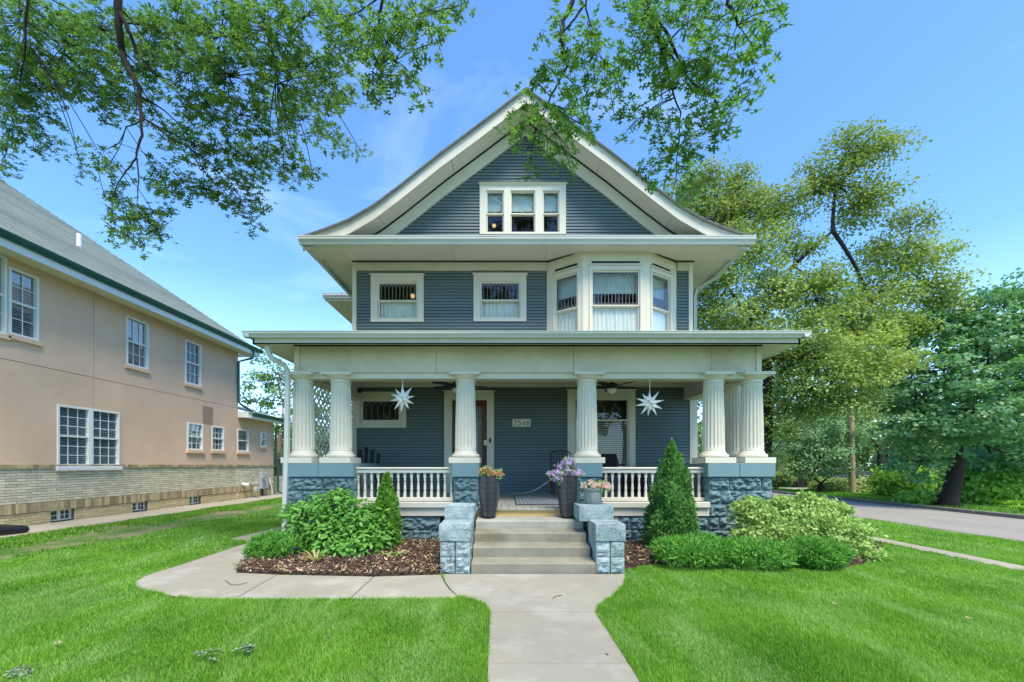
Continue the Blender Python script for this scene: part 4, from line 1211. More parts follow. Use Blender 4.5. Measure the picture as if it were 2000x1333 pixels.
def pier(name, label, u0, u1, cu0, cu1, dep, split=None, lens=(0.3, 0.6), rows=5):
    x0, x1 = px(u0, YP), px(u1, YP)
    p = bpy.data.objects.new('porch_pier', None); COL.objects.link(p); p.parent = house
    p.location = ((x0 + x1) / 2 - house.location[0], YP - house.location[1], 0)
    stonewall(p, FP, x0, x1, -0.02, zcap0 - 0.004, rows, lens=lens, depth=0.12)
    # side faces
    FL = Fr((x0, YP + dep), (0, -1), (-1, 0)); FRt = Fr((x1, YP), (0, 1), (1, 0))
    stonewall(p, FL, 0.0, dep - 0.01, -0.02, zcap0 - 0.004, rows, lens=(0.3, 0.5), depth=0.1, bulge=0.03, mortar=False)
    stonewall(p, FRt, 0.01, dep, -0.02, zcap0 - 0.004, rows, lens=(0.3, 0.5), depth=0.1, bulge=0.03, mortar=False)
    cx0, cx1 = px(cu0, YP), px(cu1, YP)
    xs = [cx0] + ([px(split, YP)] if split else []) + [cx1]
    for a, b in zip(xs, xs[1:]):
        MB().box(a + .002, b - .002, YP - 0.045, YP + dep + 0.03, zcap0, zcap1).build('cap_stone', 'stonecap', p, bevel=0.008)
    return p
pier('p', '', 557, 690, 553, 692, 1.3, 623, lens=(0.45, 0.7))
pier('p', '', 886, 933, 883, 936.5, 0.42, None, lens=(0.6, 0.7))
pier('p', '', 1127, 1174, 1125, 1176, 0.42, None, lens=(0.6, 0.7))
pier('p', '', 1384, 1508, 1380, 1512, 1.3, 1442, lens=(0.3, 0.55))
# foundation between piers
for (u0, u1) in ((690, 860), (1180, 1384)):
    stonewall(house, FX(YP + 0.02), px(u0, YP), px(u1, YP), -0.02, pz(1009, YP), 2, lens=(0.4, 0.8))
    a, b = px(u0, YP), px(u1 if u1 > 1000 else 884, YP)
    if u0 > 1000: a = px(1176, YP)
    MB().box(a, b, YP - 0.02, YP + 0.05, pz(1008, YP), pz(992, YP)).build('skirt_board', 'cream', house, bevel=0.003)
    MB().box(a, b, YP - 0.06, YP + 0.05, pz(991.5, YP), pz(981, YP)).build('nosing_board', 'cream', house, bevel=0.006)
# porch floor boards
xb = px(560, YP)
k = 0
while xb < px(1500, YP):
    MB().box(xb + 0.002, xb + 0.112, YP + 0.05, YW, zf - 0.03, zf).build('floor_board', 'floor', house); xb += 0.114
xb = -0.43
while xb < 1.06:
    e = min(xb + 0.112, 1.068)
    MB().box(xb + 0.002, e, 5.96, YP + 0.048, zf - 0.03, zf).build('floor_board', 'floor', house, bevel=0.002); xb += 0.114
MB().box(-0.43, 1.07, 5.99, 6.03, 0.53, zf - 0.031).build('riser_board', 'woodnew', house, bevel=0.002)
MB().box(px(560, YP), px(1500, YP), YP + 0.2, YW, -0.02, zf - 0.05).build('porch_base', 'mortar', house)
# columns
def flute(r, a, z):
    fl = abs(math.sin(a * 9)) ** 0.6
    e = min(1, max(0, (z - 0.10) / 0.05)) * min(1, max(0, (1.06 - z) / 0.05))
    return r * (1 - 0.085 * fl * e)
zc0 = pz(905, YC)      # underside of plinth
zc1 = zbb
Hc = zc1 - zc0
shaft = MB()
zsft0, zsft1 = 0.20, Hc - 0.175
pts = []
for t in [0, .03, .06, .1, .2, .35, .5, .65, .8, .9, .94, .97, 1.0]:
    z = zsft0 + (zsft1 - zsft0) * t
    r = 0.182 - 0.024 * t ** 1.6
    pts.append((r, z))
def fl2(r, a, z):
    fl = abs(math.sin(a * 10)) ** 0.55
    t = (z - zsft0) / (zsft1 - zsft0)
    e = min(1, max(0, (t - 0.03) / 0.03)) * min(1, max(0, (0.97 - t) / 0.03))
    return r * (1 - 0.10 * (fl) * e)
shaft.lathe((0, 0, 0), pts, 120, True, fl2)
cap = MB()
cap.lathe((0, 0, 0), [(0.160, zsft1), (0.172, zsft1 + 0.006), (0.172, zsft1 + 0.02), (0.162, zsft1 + 0.026), (0.162, zsft1 + 0.06), (0.185, zsft1 + 0.075), (0.23, zsft1 + 0.11), (0.238, zsft1 + 0.125)], 40)
cap.box(-0.25, 0.25, -0.25, 0.25, zsft1 + 0.125, Hc - 0.001)
bas = MB()
bas.lathe((0, 0, 0), [(0.21, 0.095), (0.235, 0.105), (0.242, 0.125), (0.235, 0.148), (0.205, 0.158), (0.205, 0.172), (0.192, 0.185), (0.184, 0.20)], 40)
plinth = MB().box(-0.255, 0.255, -0.255, 0.255, 0.0, 0.095)
_col = {}
def column(X, Y):
    p = bpy.data.objects.new('porch_column', None); COL.objects.link(p); p.parent = house
    p.location = (X - house.location[0], Y - house.location[1], zc0 - house.location[2])
    if not _col:
        for nm, m_, sm in (('shaft', shaft, True), ('capital', cap, True), ('base', bas, True), ('plinth', plinth, False)):
            me = bpy.data.meshes.new(nm); me.from_pydata(m_.v, [], m_.f); me.validate()
            import bmesh
            bm = bmesh.new(); bm.from_mesh(me); bmesh.ops.recalc_face_normals(bm, faces=bm.faces)
            bm.to_mesh(me); bm.free()
            if sm:
                me.shade_smooth(); me.set_sharp_from_angle(angle=math.radians(35))
            me.materials.append(M['cream']); _col[nm] = me
    for nm, me in _col.items(): link(nm, me, None, p)
XCOL = [px(593, YC), px(666, YC), px(909.5, YC), px(1146, YC), px(1393, YC), px(1468, YC)]
for x in XCOL: column(x, YC)
column(XCOL[-1] - 0.02, YC + 0.58)
# railings
balm = MB(); hb = pz(924, 7.0) - pz(972, 7.0)
balm.box(-0.021, 0.021, -0.021, 0.021, 0, hb * 0.20); balm.box(-0.021, 0.021, -0.021, 0.021, hb * 0.80, hb)
balm.lathe((0, 0, 0), [(0.02, hb * .20), (0.024, hb * .23), (0.016, hb * .26), (0.026, hb * .36), (0.019, hb * .52), (0.014, hb * .66), (0.022, hb * .70), (0.015, hb * .74), (0.020, hb * .80)], 10)
bme = bpy.data.meshes.new('baluster'); bme.from_pydata(balm.v, [], balm.f); bme.shade_smooth(); bme.set_sharp_from_angle(angle=math.radians(40)); bme.materials.append(M['cream'])
for (u0, u1, b0_, n) in ((692, 884, 700, 15), (1176, 1384, 1183, 16)):
    r_ = bpy.data.objects.new('railing', None); COL.objects.link(r_); r_.parent = house; r_.location = (px(u0, 7.0) - house.location[0], 7.0 - house.location[1], zf)
    a, b = px(u0, 7.0) - 0.02, px(u1, 7.0) + 0.02
    MB().box(a, b, 6.95, 7.05, pz(924, 7), pz(917, 7)).build('top_rail', 'cream', r_, bevel=0.006)
    MB().box(a, b, 6.93, 7.07, pz(916.8, 7), pz(913, 7)).build('handrail', 'cream', r_, bevel=0.008)
    MB().box(a, b, 6.96, 7.04, pz(979, 7), pz(972, 7)).build('bottom_rail', 'cream', r_, bevel=0.004)
    for k in range(n):
        X = px(b0_ + k * 13.0, 7.0)
        o = link('baluster', bme, None, r_)
        off = base_of(r_); o.location = (X - off[0], 7.0 - off[1], pz(972, 7) - off[2])
# lattice on the left side of the porch
lat = bpy.data.objects.new('lattice_screen', None); COL.objects.link(lat); lat.parent = house
LX = px(612, 7.4); LX = -3.46
lat.location = (LX - house.location[0], 7.5 - house.location[1], 1.3)
FLt = Fr((LX, 7.35), (0, 1), (1, 0))
z0, z1, A = 1.33, 2.83, YW - 7.35
stp = 0.165
nl = 0
def clipseg(c, sgn):
    # line z = z0 + sgn*(a) + c within [0,A]x[z0,z1]
    pts = []
    for a in np.linspace(0, A, 200):
        z = c + sgn * a
        if z0 <= z <= z1: pts.append(a)
    return (min(pts), max(pts)) if len(pts) > 3 else None
for sgn, dd in ((1, 0.0), (-1, 0.011)):
    c = z0 - A - 0.5
    while c < z1 + A + 0.5:
        r = clipseg(c, sgn)
        if r:
            a0, a1 = r
            MB().tube([FLt(a0, c + sgn * a0, dd), FLt(a1, c + sgn * a1, dd)], 0.016, 4).build('lattice_strip', 'lattice', lat)
        c += stp
MB().fbox(FLt, 0, A, z0 - 0.04, z0 + 0.01, -0.02, 0.04).build('lattice_frame', 'cream', lat)
MB().box(LX - 0.25, LX + 0.05, YP + 1.3, YW, -0.02, 1.12).build('side_wall_base', 'stonecap', house)
# left porch downspout
ds = MB(); ds.tube([P(521, 662, 6.5), P(524, 688, 6.55), P(531, 700, 6.58), P(556, 714, 6.75), P(562, 728, 6.8), P(562, 760, 6.8), P(560, 900, 6.8), P(557, 985, 6.8), P(556, 1040, 6.8)], 0.047, 4, True)
ds.build('downspout', 'gutter', house)
# white rope lights / floodlight
fl = thing('floodlight', 'black twin floodlight at the top left corner of the porch wall', 'light', (px(695, 9.05), 9.05, pz(760, 9.05)))
MB().tube([P(700, 752, 9.16), P(696, 762, 9.0)], 0.03, 8).build('bracket', 'blackmetal', fl)
MB().lathe(P(692, 764, 8.95), [(0.03, 0), (0.055, 0.02), (0.05, 0.09), (0.02, 0.12)], 12).build('lamp_head', 'blackmetal', fl, smooth=True)
MB().lathe(P(703, 768, 8.95), [(0.03, 0), (0.055, 0.02), (0.05, 0.09), (0.02, 0.12)], 12).build('lamp_head', 'blackmetal', fl, smooth=True)
# ---- address plaque with 2546
pq = rect(1001, 1036, 819.5, 834, YW)
plq = thing('address_plaque', 'cream house number plaque reading 2546 on the blue siding', 'house number', ((pq[0] + pq[1]) / 2, YW, pq[2]))
MB().fbox(FW, pq[0], pq[1], pq[2], pq[3], 0.026, 0.042).build('board', 'plaque', plq, bevel=0.003)
def arc(cx, cy, rx, ry, a0, a1, n=12):
    return [(cx + rx * math.cos(math.radians(a0 + (a1 - a0) * k / n)), cy + ry * math.sin(math.radians(a0 + (a1 - a0) * k / n))) for k in range(n + 1)]
DG = {'2': [arc(0.5, 0.72, 0.42, 0.28, 165, -30) + [(0.02, 0.0), (1.0, 0.0)]],
      '5': [[(0.92, 1.0), (0.18, 1.0), (0.08, 0.55)] + arc(0.46, 0.34, 0.46, 0.34, 120, -150)],
      '4': [[(0.78, 0.0), (0.78, 1.0), (0.02, 0.28), (1.02, 0.28)]],
      '6': [[(0.72, 1.0), (0.14, 0.48)] + arc(0.5, 0.32, 0.44, 0.32, 150, 510, 20)]}
h_ = (pq[3] - pq[2]) * 0.66; wch = h_ * 0.62; sp_ = wch * 1.38
tx = pq[0] + ((pq[1] - pq[0]) - (3 * sp_ + wch)) / 2
tz = pq[2] + (pq[3] - pq[2]) * 0.17
for k, ch in enumerate('2546'):
    mb = MB()
    for st in DG[ch]:
        mb.tube([FW(tx + k * sp_ + x * wch, tz + y * h_, 0.046) for x, y in st], 0.0085, 5)
    mb.build('numeral', 'digit', plq)

# ================================================================== STEPS + PEDESTALS
steps = thing('entry_steps', 'worn concrete front steps climbing to the porch between blue stone blocks', 'steps', (0.3, 5.3, 0))
SY = [4.906, 5.15, 5.39, 5.62, 6.02]; SZ = [0.118, 0.264, 0.404, 0.530]
for k in range(4):
    y0, y1, z1 = SY[k], SY[k + 1], SZ[k]
    zb_ = -0.02 if k == 0 else SZ[k - 1] - 0.03
    mb = MB(); nx = 24
    x0, x1 = -0.425, 1.045 + 0.02 * (k == 0)
    ring = lambda x, jx: [(x, y0 + jx, zb_), (x, y0 + jx * 0.4, z1 - 0.012), (x, y0 + 0.012 + jx * 0.3, z1), (x, y1 + 0.03, z1 + 0.022), (x, y1 + 0.03, zb_)]
    for i in range(nx + 1):
        x = x0 + (x1 - x0) * i / nx
        mb.v += ring(x, 0.006 * mnoise.noise((x * 6, k * 3, 0)))
    for i in range(nx):
        b = i * 5
        for q in range(5): mb.f.append((b + q, b + (q + 1) % 5, b + 5 + (q + 1) % 5, b + 5 + q))
    mb.f.append((0, 1, 2, 3, 4)); b = nx * 5; mb.f.append((b, b + 1, b + 2, b + 3, b + 4))
    mb.build('step', 'steptop' if k == 3 else 'stepconc', steps)
def block(parent, x0, x1, y0, y1, z0, z1, nm='cap_block', mat='wornstone', amp=0.005):
    mb = MB(); n = 8
    import itertools
    V = {}
    def vid(i, jj, k):
        key = (i, jj, k)
        if key not in V:
            s, t, u = i / n, jj / n, k / 4
            x = x0 + (x1 - x0) * s; y = y0 + (y1 - y0) * t; z = z0 + (z1 - z0) * u
            p = Vector((x, y, z)); c = Vector(((x0 + x1) / 2, (y0 + y1) / 2, (z0 + z1) / 2))
            dn = mnoise.noise_vector(p * 9) * amp
            r = 0.0
            ed = sum(1 for q in (s in (0, 1), t in (0, 1), u in (0, 1)) if q)
            p = p + dn - (p - c).normalized() * (0.007 * (ed - 1) if ed > 1 else 0)
            V[key] = len(mb.v); mb.v.append(tuple(p))
        return V[key]
    for i in range(n):
        for jj in range(n):
            for k in (0, 4): mb.f.append((vid(i, jj, k), vid(i + 1, jj, k), vid(i + 1, jj + 1, k), vid(i, jj + 1, k)))
    for i in range(n):
        for k in range(4):
            for jj in (0, n): mb.f.append((vid(i, jj, k), vid(i + 1, jj, k), vid(i + 1, jj, k + 1), vid(i, jj, k + 1)))
            for jj in (0, n): mb.f.append((vid(jj, i, k), vid(jj, i + 1, k), vid(jj, i + 1, k + 1), vid(jj, i, k + 1)))
    return mb.build(nm, mat, parent)
FS = FX(4.92)
for side, label, lx0, lx1, ux0, ux1 in ((-1, 'worn blue painted stone pedestal left of the front steps', px(857, 4.9), px(920, 4.9), px(868, 5.3), px(925, 5.3)),
                              (1, 'worn blue painted stone pedestal right of the front steps under the grey pot', px(1163, 4.9), px(1223, 4.9), px(1131, 5.3), px(1199, 5.3))):
    p = thing('stair_pedestal', label, 'stone pedestal', ((lx0 + lx1) / 2, 5.5, 0), 'stone pedestals beside the steps')
    a, b = lx0 + 0.012, lx1 - 0.012
    mid = (a + b) / 2
    for r in range(2):
        z0_, z1_ = 0.0 + r * 0.19, 0.19 + r * 0.19
        stone(p, FS, a, mid - 0.002, z0_ - 0.01 * (r == 0), z1_, 0.18, 0.03, 'wornstone', gap=0.004)
        stone(p, FS, mid + 0.002, b, z0_ - 0.01 * (r == 0), z1_, 0.18, 0.03, 'wornstone', gap=0.004)
        Fi = Fr((b - 0.01, 4.93), (0, 1), (1, 0)) if side < 0 else Fr((a + 0.01, 6.8), (0, -1), (-1, 0))
        ln = 1.87
        q = 0.0
        while q < ln - 0.05:
            e = min(ln, q + random.uniform(0.3, 0.42)); e = ln if ln - e < 0.15 else e
            stone(p, Fi, q, e, z0_ - 0.01 * (r == 0), z1_, 0.14, 0.014, 'wornstone', gap=0.004); q = e
    MB().box(a + 0.03, b - 0.03, 5.1, 6.82, 0, 0.56).build('core', 'mortar', p)
    block(p, lx0, lx1, 4.895, 5.36, 0.383, 0.59)
    block(p, ux0, ux1, 5.30, 5.78, 0.565, 0.765)
    block(p, ux0 + 0.03, ux1 - 0.03, 5.79, 6.80, 0.40, 0.60, amp=0.006)

# ================================================================== PORCH THINGS
def starlantern(x, y, z, R, label, seed):
    rs = random.Random(seed)
    s = thing('star_lantern', label, 'lantern', (x, y, z), 'paper stars hanging on the porch')
    # irregular Moravian star: spikes in many directions
    dirs = []
    n = 22
    for i in range(n):
        t = math.acos(1 - 2 * (i + 0.5) / n); ph = PI * (1 + 5 ** 0.5) * i + 0.3 + seed
        dirs.append(Vector((math.sin(t) * math.cos(ph), math.sin(t) * math.sin(ph), math.cos(t))))
    # flat ring of long spikes facing the viewer
    ring = [Vector((math.cos(a), 0.0, math.sin(a))) for a in [math.radians(d) for d in (12, 52, 72 + 20, 128, 160, 190, 232, 262, 300, 335)]]
    for d in ring + [q for q in dirs if abs(q.y) > 0.35]:
        ln = R * rs.uniform(0.82, 1.05) if abs(d.y) < 0.1 else R * 0.62
        t1 = d.orthogonal().normalized(); t2 = d.cross(t1)
        r = R * 0.19
        mb = MB(); c = Vector((x, y, z))
        base = c + d * R * 0.18
        mb.v = [tuple(base + t1 * r), tuple(base + t2 * r), tuple(base - t1 * r), tuple(base - t2 * r), tuple(c + d * ln)]
        mb.f = [(0, 1, 4), (1, 2, 4), (2, 3, 4), (3, 0, 4), (0, 3, 2, 1)]
        mb.build('spike', 'whitepaper', s)
    MB().lathe((x, y, z - R * 0.26), [(R * .05, 0), (R * .22, R * .1), (R * .27, R * .26), (R * .22, R * .42), (R * .05, R * .52)], 10).build('core', 'whitepaper', s)
    MB().tube([(x, y, z + R * 0.25), (x, y, pz(738, YB) + 0.03)], 0.006, 5).build('cord', 'rope', s)
starlantern(px(787, 6.98), 6.98, pz(779, 6.98), 0.245, 'white spiky star lantern hanging in front of the small left porch window', 1)
starlantern(px(1269, 6.98), 6.98, pz(788, 6.98), 0.25, 'white spiky star lantern hanging in front of blue siding right of the blinds window', 2)
def fan(X, Y, z, R, label, rot):
    f = thing('ceiling_fan', label, 'ceiling fan', (X, Y, z), 'ceiling fans on the porch')
    zt = zbtop + 0.10
    MB().lathe((X, Y, 0), [(0.07, zt - 0.06), (0.07, zt)], 14).build('canopy', 'blackmetal', f)
    MB().tube([(X, Y, z + 0.05), (X, Y, zt - 0.03)], 0.014, 8).build('rod', 'blackmetal', f)
    MB().lathe((X, Y, z), [(0.05, -0.05), (0.10, -0.04), (0.12, 0.0), (0.10, 0.05), (0.04, 0.07)], 18).build('motor', 'blackmetal', f, smooth=True)
    for k in range(5):
        a = rot + k * 2 * PI / 5
        d = Vector((math.cos(a), math.sin(a), 0)); t = Vector((-d.y, d.x, 0.18)).normalized()
        c = Vector((X, Y, z))
        mb = MB()
        p = [c + d * 0.11 - t * 0.02, c + d * 0.11 + t * 0.02, c + d * 0.22 + t * 0.055, c + d * (R - 0.04) + t * 0.065, c + d * R + t * 0.03, c + d * R - t * 0.03, c + d * (R - 0.04) - t * 0.065, c + d * 0.22 - t * 0.055]
        n_ = d.cross(t) * 0.006
        b = len(mb.v); mb.v += [tuple(q + n_) for q in p] + [tuple(q - n_) for q in p]
        mb.f += [tuple(range(8)), tuple(range(15, 7, -1))] + [(i, (i + 1) % 8, 8 + (i + 1) % 8, 8 + i) for i in range(8)]
        mb.build('blade', 'blackwood', f)
    MB().lathe((X, Y, z), [(0.01, -0.15), (0.06, -0.135), (0.095, -0.09), (0.10, -0.055)], 18).build('light_bowl', 'opal', f, smooth=True)
    MB().tube([(X - .05, Y, z - 0.08), (X - .05, Y, z - 0.20)], 0.003, 4).build('pull_chain', 'blackmetal', f)
    MB().tube([(X + .06, Y, z - 0.08), (X + .06, Y, z - 0.17)], 0.003, 4).build('pull_chain', 'blackmetal', f)
fan(px(893, 7.9), 7.9, pz(754, 7.9), 0.56, 'black ceiling fan hanging behind the porch column left of the door', 0.15)
fan(px(1195, 7.9), 7.9, pz(755, 7.9), 0.54, 'black ceiling fan with white light bowl above the blinds window', 0.25)

def vase(name, label, X, Y, z0, H, r0, rm, r1, mat, grp, pattern=True):
    t = thing(name, label, 'planter', (X, Y, z0), grp)
    prof_ = [(r0 * 0.96, 0), (r0, 0.012)]
    for k in range(1, 13):
        s = k / 12
        r = r0 + (rm - r0) * math.sin(min(1, s / 0.72) * PI / 2) if s < 0.72 else rm + (r1 - rm) * ((s - 0.72) / 0.28)
        prof_.append((r, H * s))
    prof_ += [(r1 - 0.015, H), (r1 - 0.02, H - 0.03), (0.01, H - 0.035)]
    MB().lathe((X, Y, z0), prof_, 28).build('pot', mat, t, smooth=True)
    if pattern:
        def rad(s): return (r0 + (rm - r0) * math.sin(min(1, s / 0.72) * PI / 2) if s < 0.72 else rm + (r1 - rm) * ((s - 0.72) / 0.28)) + 0.0012
        mb = MB()
        rows, nc = 7, 10
        for r in range(rows):
            for c in range(nc):
                a0 = 2 * PI * c / nc; s0 = 0.04 + r * 0.135; da = 2 * PI / nc; dz = 0.134
                fl_ = c % 2
                for q in range(-3, 5):
                    pp = []
                    for m_ in range(6):
                        u_ = m_ / 5.0; v_ = u_ * 0.75 + q * 0.25
                        if v_ < 0 or v_ > 1: continue
                        aa = a0 + da * (u_ if fl_ else 1 - u_); rr = rad(s0 + dz * v_)
                        pp.append((X + rr * math.cos(aa), Y + rr * math.sin(aa), z0 + H * (s0 + dz * v_)))
                    if len(pp) > 1: mb.tube(pp, 0.0027, 3)
        mb.build('relief_pattern', 'potgroove', t, kind='stuff')
    else:
        MB().lathe((X, Y, z0 + H - 0.03), [(r1 + 0.004, 0), (r1 + 0.008, 0.005), (r1 + 0.008, 0.025), (r1, 0.03)], 28).build('rim', mat, t, smooth=True)
    return t
def flowers(name, label, X, Y, z, rx, rz, pet, nf, nl, grp, psize=0.05, lmat='potleaf', droop=0.0, blobs=None):
    t = thing(name, label, 'flowers', (X, Y, z), grp)
    blobs = blobs or [((0, 0, rz * 0.4), (rx, rx, rz))]
    def sample(n, shell=False):
        out = []
        per = max(1, n // len(blobs))
        for (c, r) in blobs:
            q = inball(per)
            if shell: q = unit(q) * RNG.uniform(0.75, 1.08, (per, 1)); q[:, 2] = np.abs(q[:, 2]) * 0.9 - 0.15; q[:, 1] = -np.abs(q[:, 1])
            out.append(np.array((X, Y, z)) + np.array(c) + q * np.array(r))
        return np.concatenate(out)
    st = MB()
    for k in range(14):
        a = random.uniform(0, 2 * PI); e = Vector((X + math.cos(a) * rx * .8, Y + math.sin(a) * rx * .8, z + rz * random.uniform(0, 1)))
        st.tube([(X, Y, z - 0.03), ((X + e.x) / 2, (Y + e.y) / 2, z + rz * 0.6), e], 0.003, 4)
    st.build('stem', 'potleaf', t, kind='stuff')
    p = sample(nl); foliage('foliage', lmat, t, T_OVAL, p, rnd(len(p)) + np.array((0, -0.5, 0.6)), rnd(len(p)), RNG.uniform(0.03, 0.06, len(p)), kind='stuff')
    p = sample(nf, True)
    # each bloom: five petals round a point, one mesh per bloom
    pv, pf = [], []
    for k in range(5):
        a = 2 * PI * k / 5; b = len(pv)
        pv += [(0, 0, 0), (0.5 * math.cos(a - .5), 0.5 * math.sin(a - .5), 0.12), (0.62 * math.cos(a), 0.62 * math.sin(a), 0.08), (0.5 * math.cos(a + .5), 0.5 * math.sin(a + .5), 0.12)]
        pf.append((b, b + 1, b + 2, b + 3))
    T = (np.array(pv, float), np.array(pf))
    nrm = unit(rnd(len(p)) * 0.5 + np.array((0, -1.0, 0.35)))
    foliage('flower_mass', pet, t, T, p, nrm, rnd(len(p)), np.full(len(p), psize) * RNG.uniform(0.7, 1.2, len(p)), nparts=min(len(p), 60), partname='bloom')
    return t
zl = SZ[3] + 0.014
vase('planter', 'tall charcoal patterned planter with red flowers left on the top step', px(955, 5.85), 5.85, zl, 0.60, 0.093, 0.145, 0.14, 'potdark', 'tall charcoal planters')
vase('planter', 'tall charcoal patterned planter with purple petunias right on the top step', px(1109, 5.85), 5.85, zl, 0.60, 0.093, 0.145, 0.14, 'potdark', 'tall charcoal planters')
gz = 0.768
vase('planter', 'short grey weathered flower pot standing on the right stone pedestal', px(1158, 5.58), 5.58, gz, 0.215, 0.098, 0.125, 0.135, 'potgrey', None, False)
flowers('flowering_plant', 'small coral red flowers with lime leaves in the left tall planter', px(957, 5.85), 5.85, zl + 0.60, 0.15, 0.10, 'coral', 55, 260, None, 0.028,
        blobs=[((-0.07, -0.02, 0.05), (0.10, 0.09, 0.09)), ((0.08, -0.04, 0.02), (0.12, 0.10, 0.08))])
flowers('flowering_plant', 'purple and white petunias spilling over the right tall planter', px(1108, 5.85), 5.85, zl + 0.60, 0.2, 0.2, 'purple', 90, 420, None, 0.05,
        blobs=[((-0.12, -0.03, 0.02), (0.17, 0.12, 0.09)), ((0.0, -0.02, 0.10), (0.17, 0.12, 0.15)), ((0.02, 0, 0.20), (0.09, 0.08, 0.08)), ((0.10, -0.03, 0.02), (0.15, 0.12, 0.08)), ((-0.10, -0.06, -0.05), (0.10, 0.08, 0.09))])
flowers('flowering_plant', 'pale pink flowers growing in the short grey pot', px(1160, 5.58), 5.58, gz + 0.215, 0.17, 0.08, 'pink', 45, 260, None, 0.055, blobs=[((0, -0.02, 0.03), (0.19, 0.12, 0.08)), ((0.1, -0.02, 0.02), (0.12, 0.1, 0.07))])
# door mat
mt = thing('door_mat', 'grey ribbed door mat lying on the porch floor before the wall', 'mat', (0.55, 7.0, zf))
MB().box(0.14, 0.98, 6.42, 8.2, zf + 0.002, zf + 0.014).build('backing', 'matdark', mt, bevel=0.003)
mb = MB()
for k in range(30):
    y = 6.45 + k * 0.058
    for q in range(14):
        x = 0.16 + q * 0.058
        mb.hexa([(x, y, zf + .013), (x + .03, y, zf + .013), (x + .05, y + .03, zf + .013), (x + .02, y + .03, zf + .013), (x, y, zf + .019), (x + .03, y, zf + .019), (x + .05, y + .03, zf + .019), (x + .02, y + .03, zf + .019)])
mb.build('ribs', 'matlight', mt, kind='stuff')
# adirondack chair
def adirondack(X, Y, label, rot=0.25):
    c = thing('adirondack_chair', label, 'chair', (X, Y, zf))
    ca, sa = math.cos(rot), math.sin(rot)
    def T(x, y, z): return (X + x * ca - y * sa, Y + x * sa + y * ca, zf + z)
    def slab(a, b, wv, th, nm):
        a, b = Vector(a), Vector(b); d = (b - a).normalized(); wv = Vector(wv); n = d.cross(wv).normalized() * th / 2
        pts = [a - wv / 2 - n, a + wv / 2 - n, b + wv / 2 - n, b - wv / 2 - n, a - wv / 2 + n, a + wv / 2 + n, b + wv / 2 + n, b - wv / 2 + n]
        MB().hexa([T(*p) for p in pts]).build(nm, 'blackwood', c, bevel=0.004)
    for k, (x, h) in enumerate(((-.2, .86), (-.1, .95), (0, 1.0), (.1, .95), (.2, .86))):
        slab((x * .85, 0.15, 0.28), (x * 1.25, 0.32, h), (0.075, 0, 0), 0.02, 'back_slat')
    for k in range(5):
        slab((-.26, -.30 + k * 0.1, 0.36 - k * 0.02), (.26, -.30 + k * 0.1, 0.36 - k * 0.02), (0, 0.085, 0), 0.02, 'seat_slat')
    for s in (-1, 1):
        slab((s * .31, -.36, .50), (s * .31, .22, .50), (0.11, 0, 0), 0.022, 'armrest')
        slab((s * .27, -.30, 0), (s * .27, -.30, .49), (0.0, 0.08, 0), 0.025, 'leg')
        slab((s * .25, -.25, .34), (s * .25, .45, .02), (0.0, 0.03, 0.08), 0.025, 'leg')
    return c
adirondack(px(713, 8.2), 8.2, 'black slatted adirondack chair on the porch behind the left railing')
# metal chair near centre right
def frame_chair(X, Y, name, label, mat, w_=0.5, h=0.92, cushion=None, arms=True):
    c = thing(name, label, 'chair', (X, Y, zf))
    z = zf
    x0, x1, y0, y1 = X - w_ / 2, X + w_ / 2, Y - 0.24, Y + 0.24
    for (a, b, t) in ((x0, y0, 0.62), (x1, y0, 0.62), (x0, y1, h), (x1, y1, h)):
        MB().tube([(a, b, z), (a, b, z + t)], 0.013, 8).build('leg', mat, c)
    MB().box(x0, x1, y0, y1, z + 0.42, z + 0.45).build('seat', mat, c)
    mb = MB(); mb.tube([(x0, y1, z + h)] + [(X + w_ / 2 * math.cos(a), y1, z + h + 0.06 * math.sin(a)) for a in np.linspace(PI, 0, 7)], 0.013, 6)
    for k in range(1, 7): mb.tube([(x0 + w_ * k / 7, y1, z + 0.45), (x0 + w_ * k / 7, y1, z + h + 0.03)], 0.006, 5)
    mb.build('backrest', mat, c)
    if arms:
        for a in (x0, x1): MB().tube([(a, y0, z + 0.62), (a, y1, z + 0.64)], 0.015, 6).build('armrest', mat, c)
    if cushion:
        MB().box(x0 + .03, x1 - .03, y0, y1 - 0.08, z + 0.45, z + 0.53).build('cushion', cushion, c, bevel=0.02)
        MB().box(x0 + .04, x1 - .04, y1 - 0.12, y1 - 0.02, z + 0.5, z + 0.86).build('back_cushion', cushion, c, bevel=0.03)
    return c
frame_chair(px(1098, 8.6), 8.6, 'metal_chair', 'thin black metal chair behind the purple flower planter', 'blackmetal', 0.42, 0.88, arms=False)
frame_chair(px(1189, 8.3), 8.3, 'cushioned_chair', 'dark cushioned armchair on the porch in front of the blinds window', 'wicker', 0.5, 0.74, 'plum')
st = thing('storage_box', 'dark storage box on the porch behind the right railing', 'box', (px(1240, 8.5), 8.5, zf))
MB().box(px(1222, 8.5), px(1237, 8.5), 8.3, 8.8, zf, zf + 0.40).build('panel', 'plum', st, bevel=0.01)
MB().box(px(1241, 8.5), px(1258, 8.5), 8.3, 8.8, zf, zf + 0.40).build('panel', 'plum', st, bevel=0.01)
MB().box(px(1221, 8.5), px(1259, 8.5), 8.28, 8.82, zf + 0.401, zf + 0.43).build('lid', 'plum', st, bevel=0.01)
rp = [P(1085, 930, 8.2), P(1075, 938, 8.2), P(1055, 952, 8.2), P(1040, 960, 8.0), P(1020, 964, 8.4), P(1004, 964, 8.6)]
rp = [(a, b, max(c_, zf + 0.012)) for a, b, c_ in rp]
tag(MB().tube(rp, 0.012, 6).build('rope', 'rope', None, smooth=True), 'white rope slack from the flower planter down to the porch floor', 'rope')
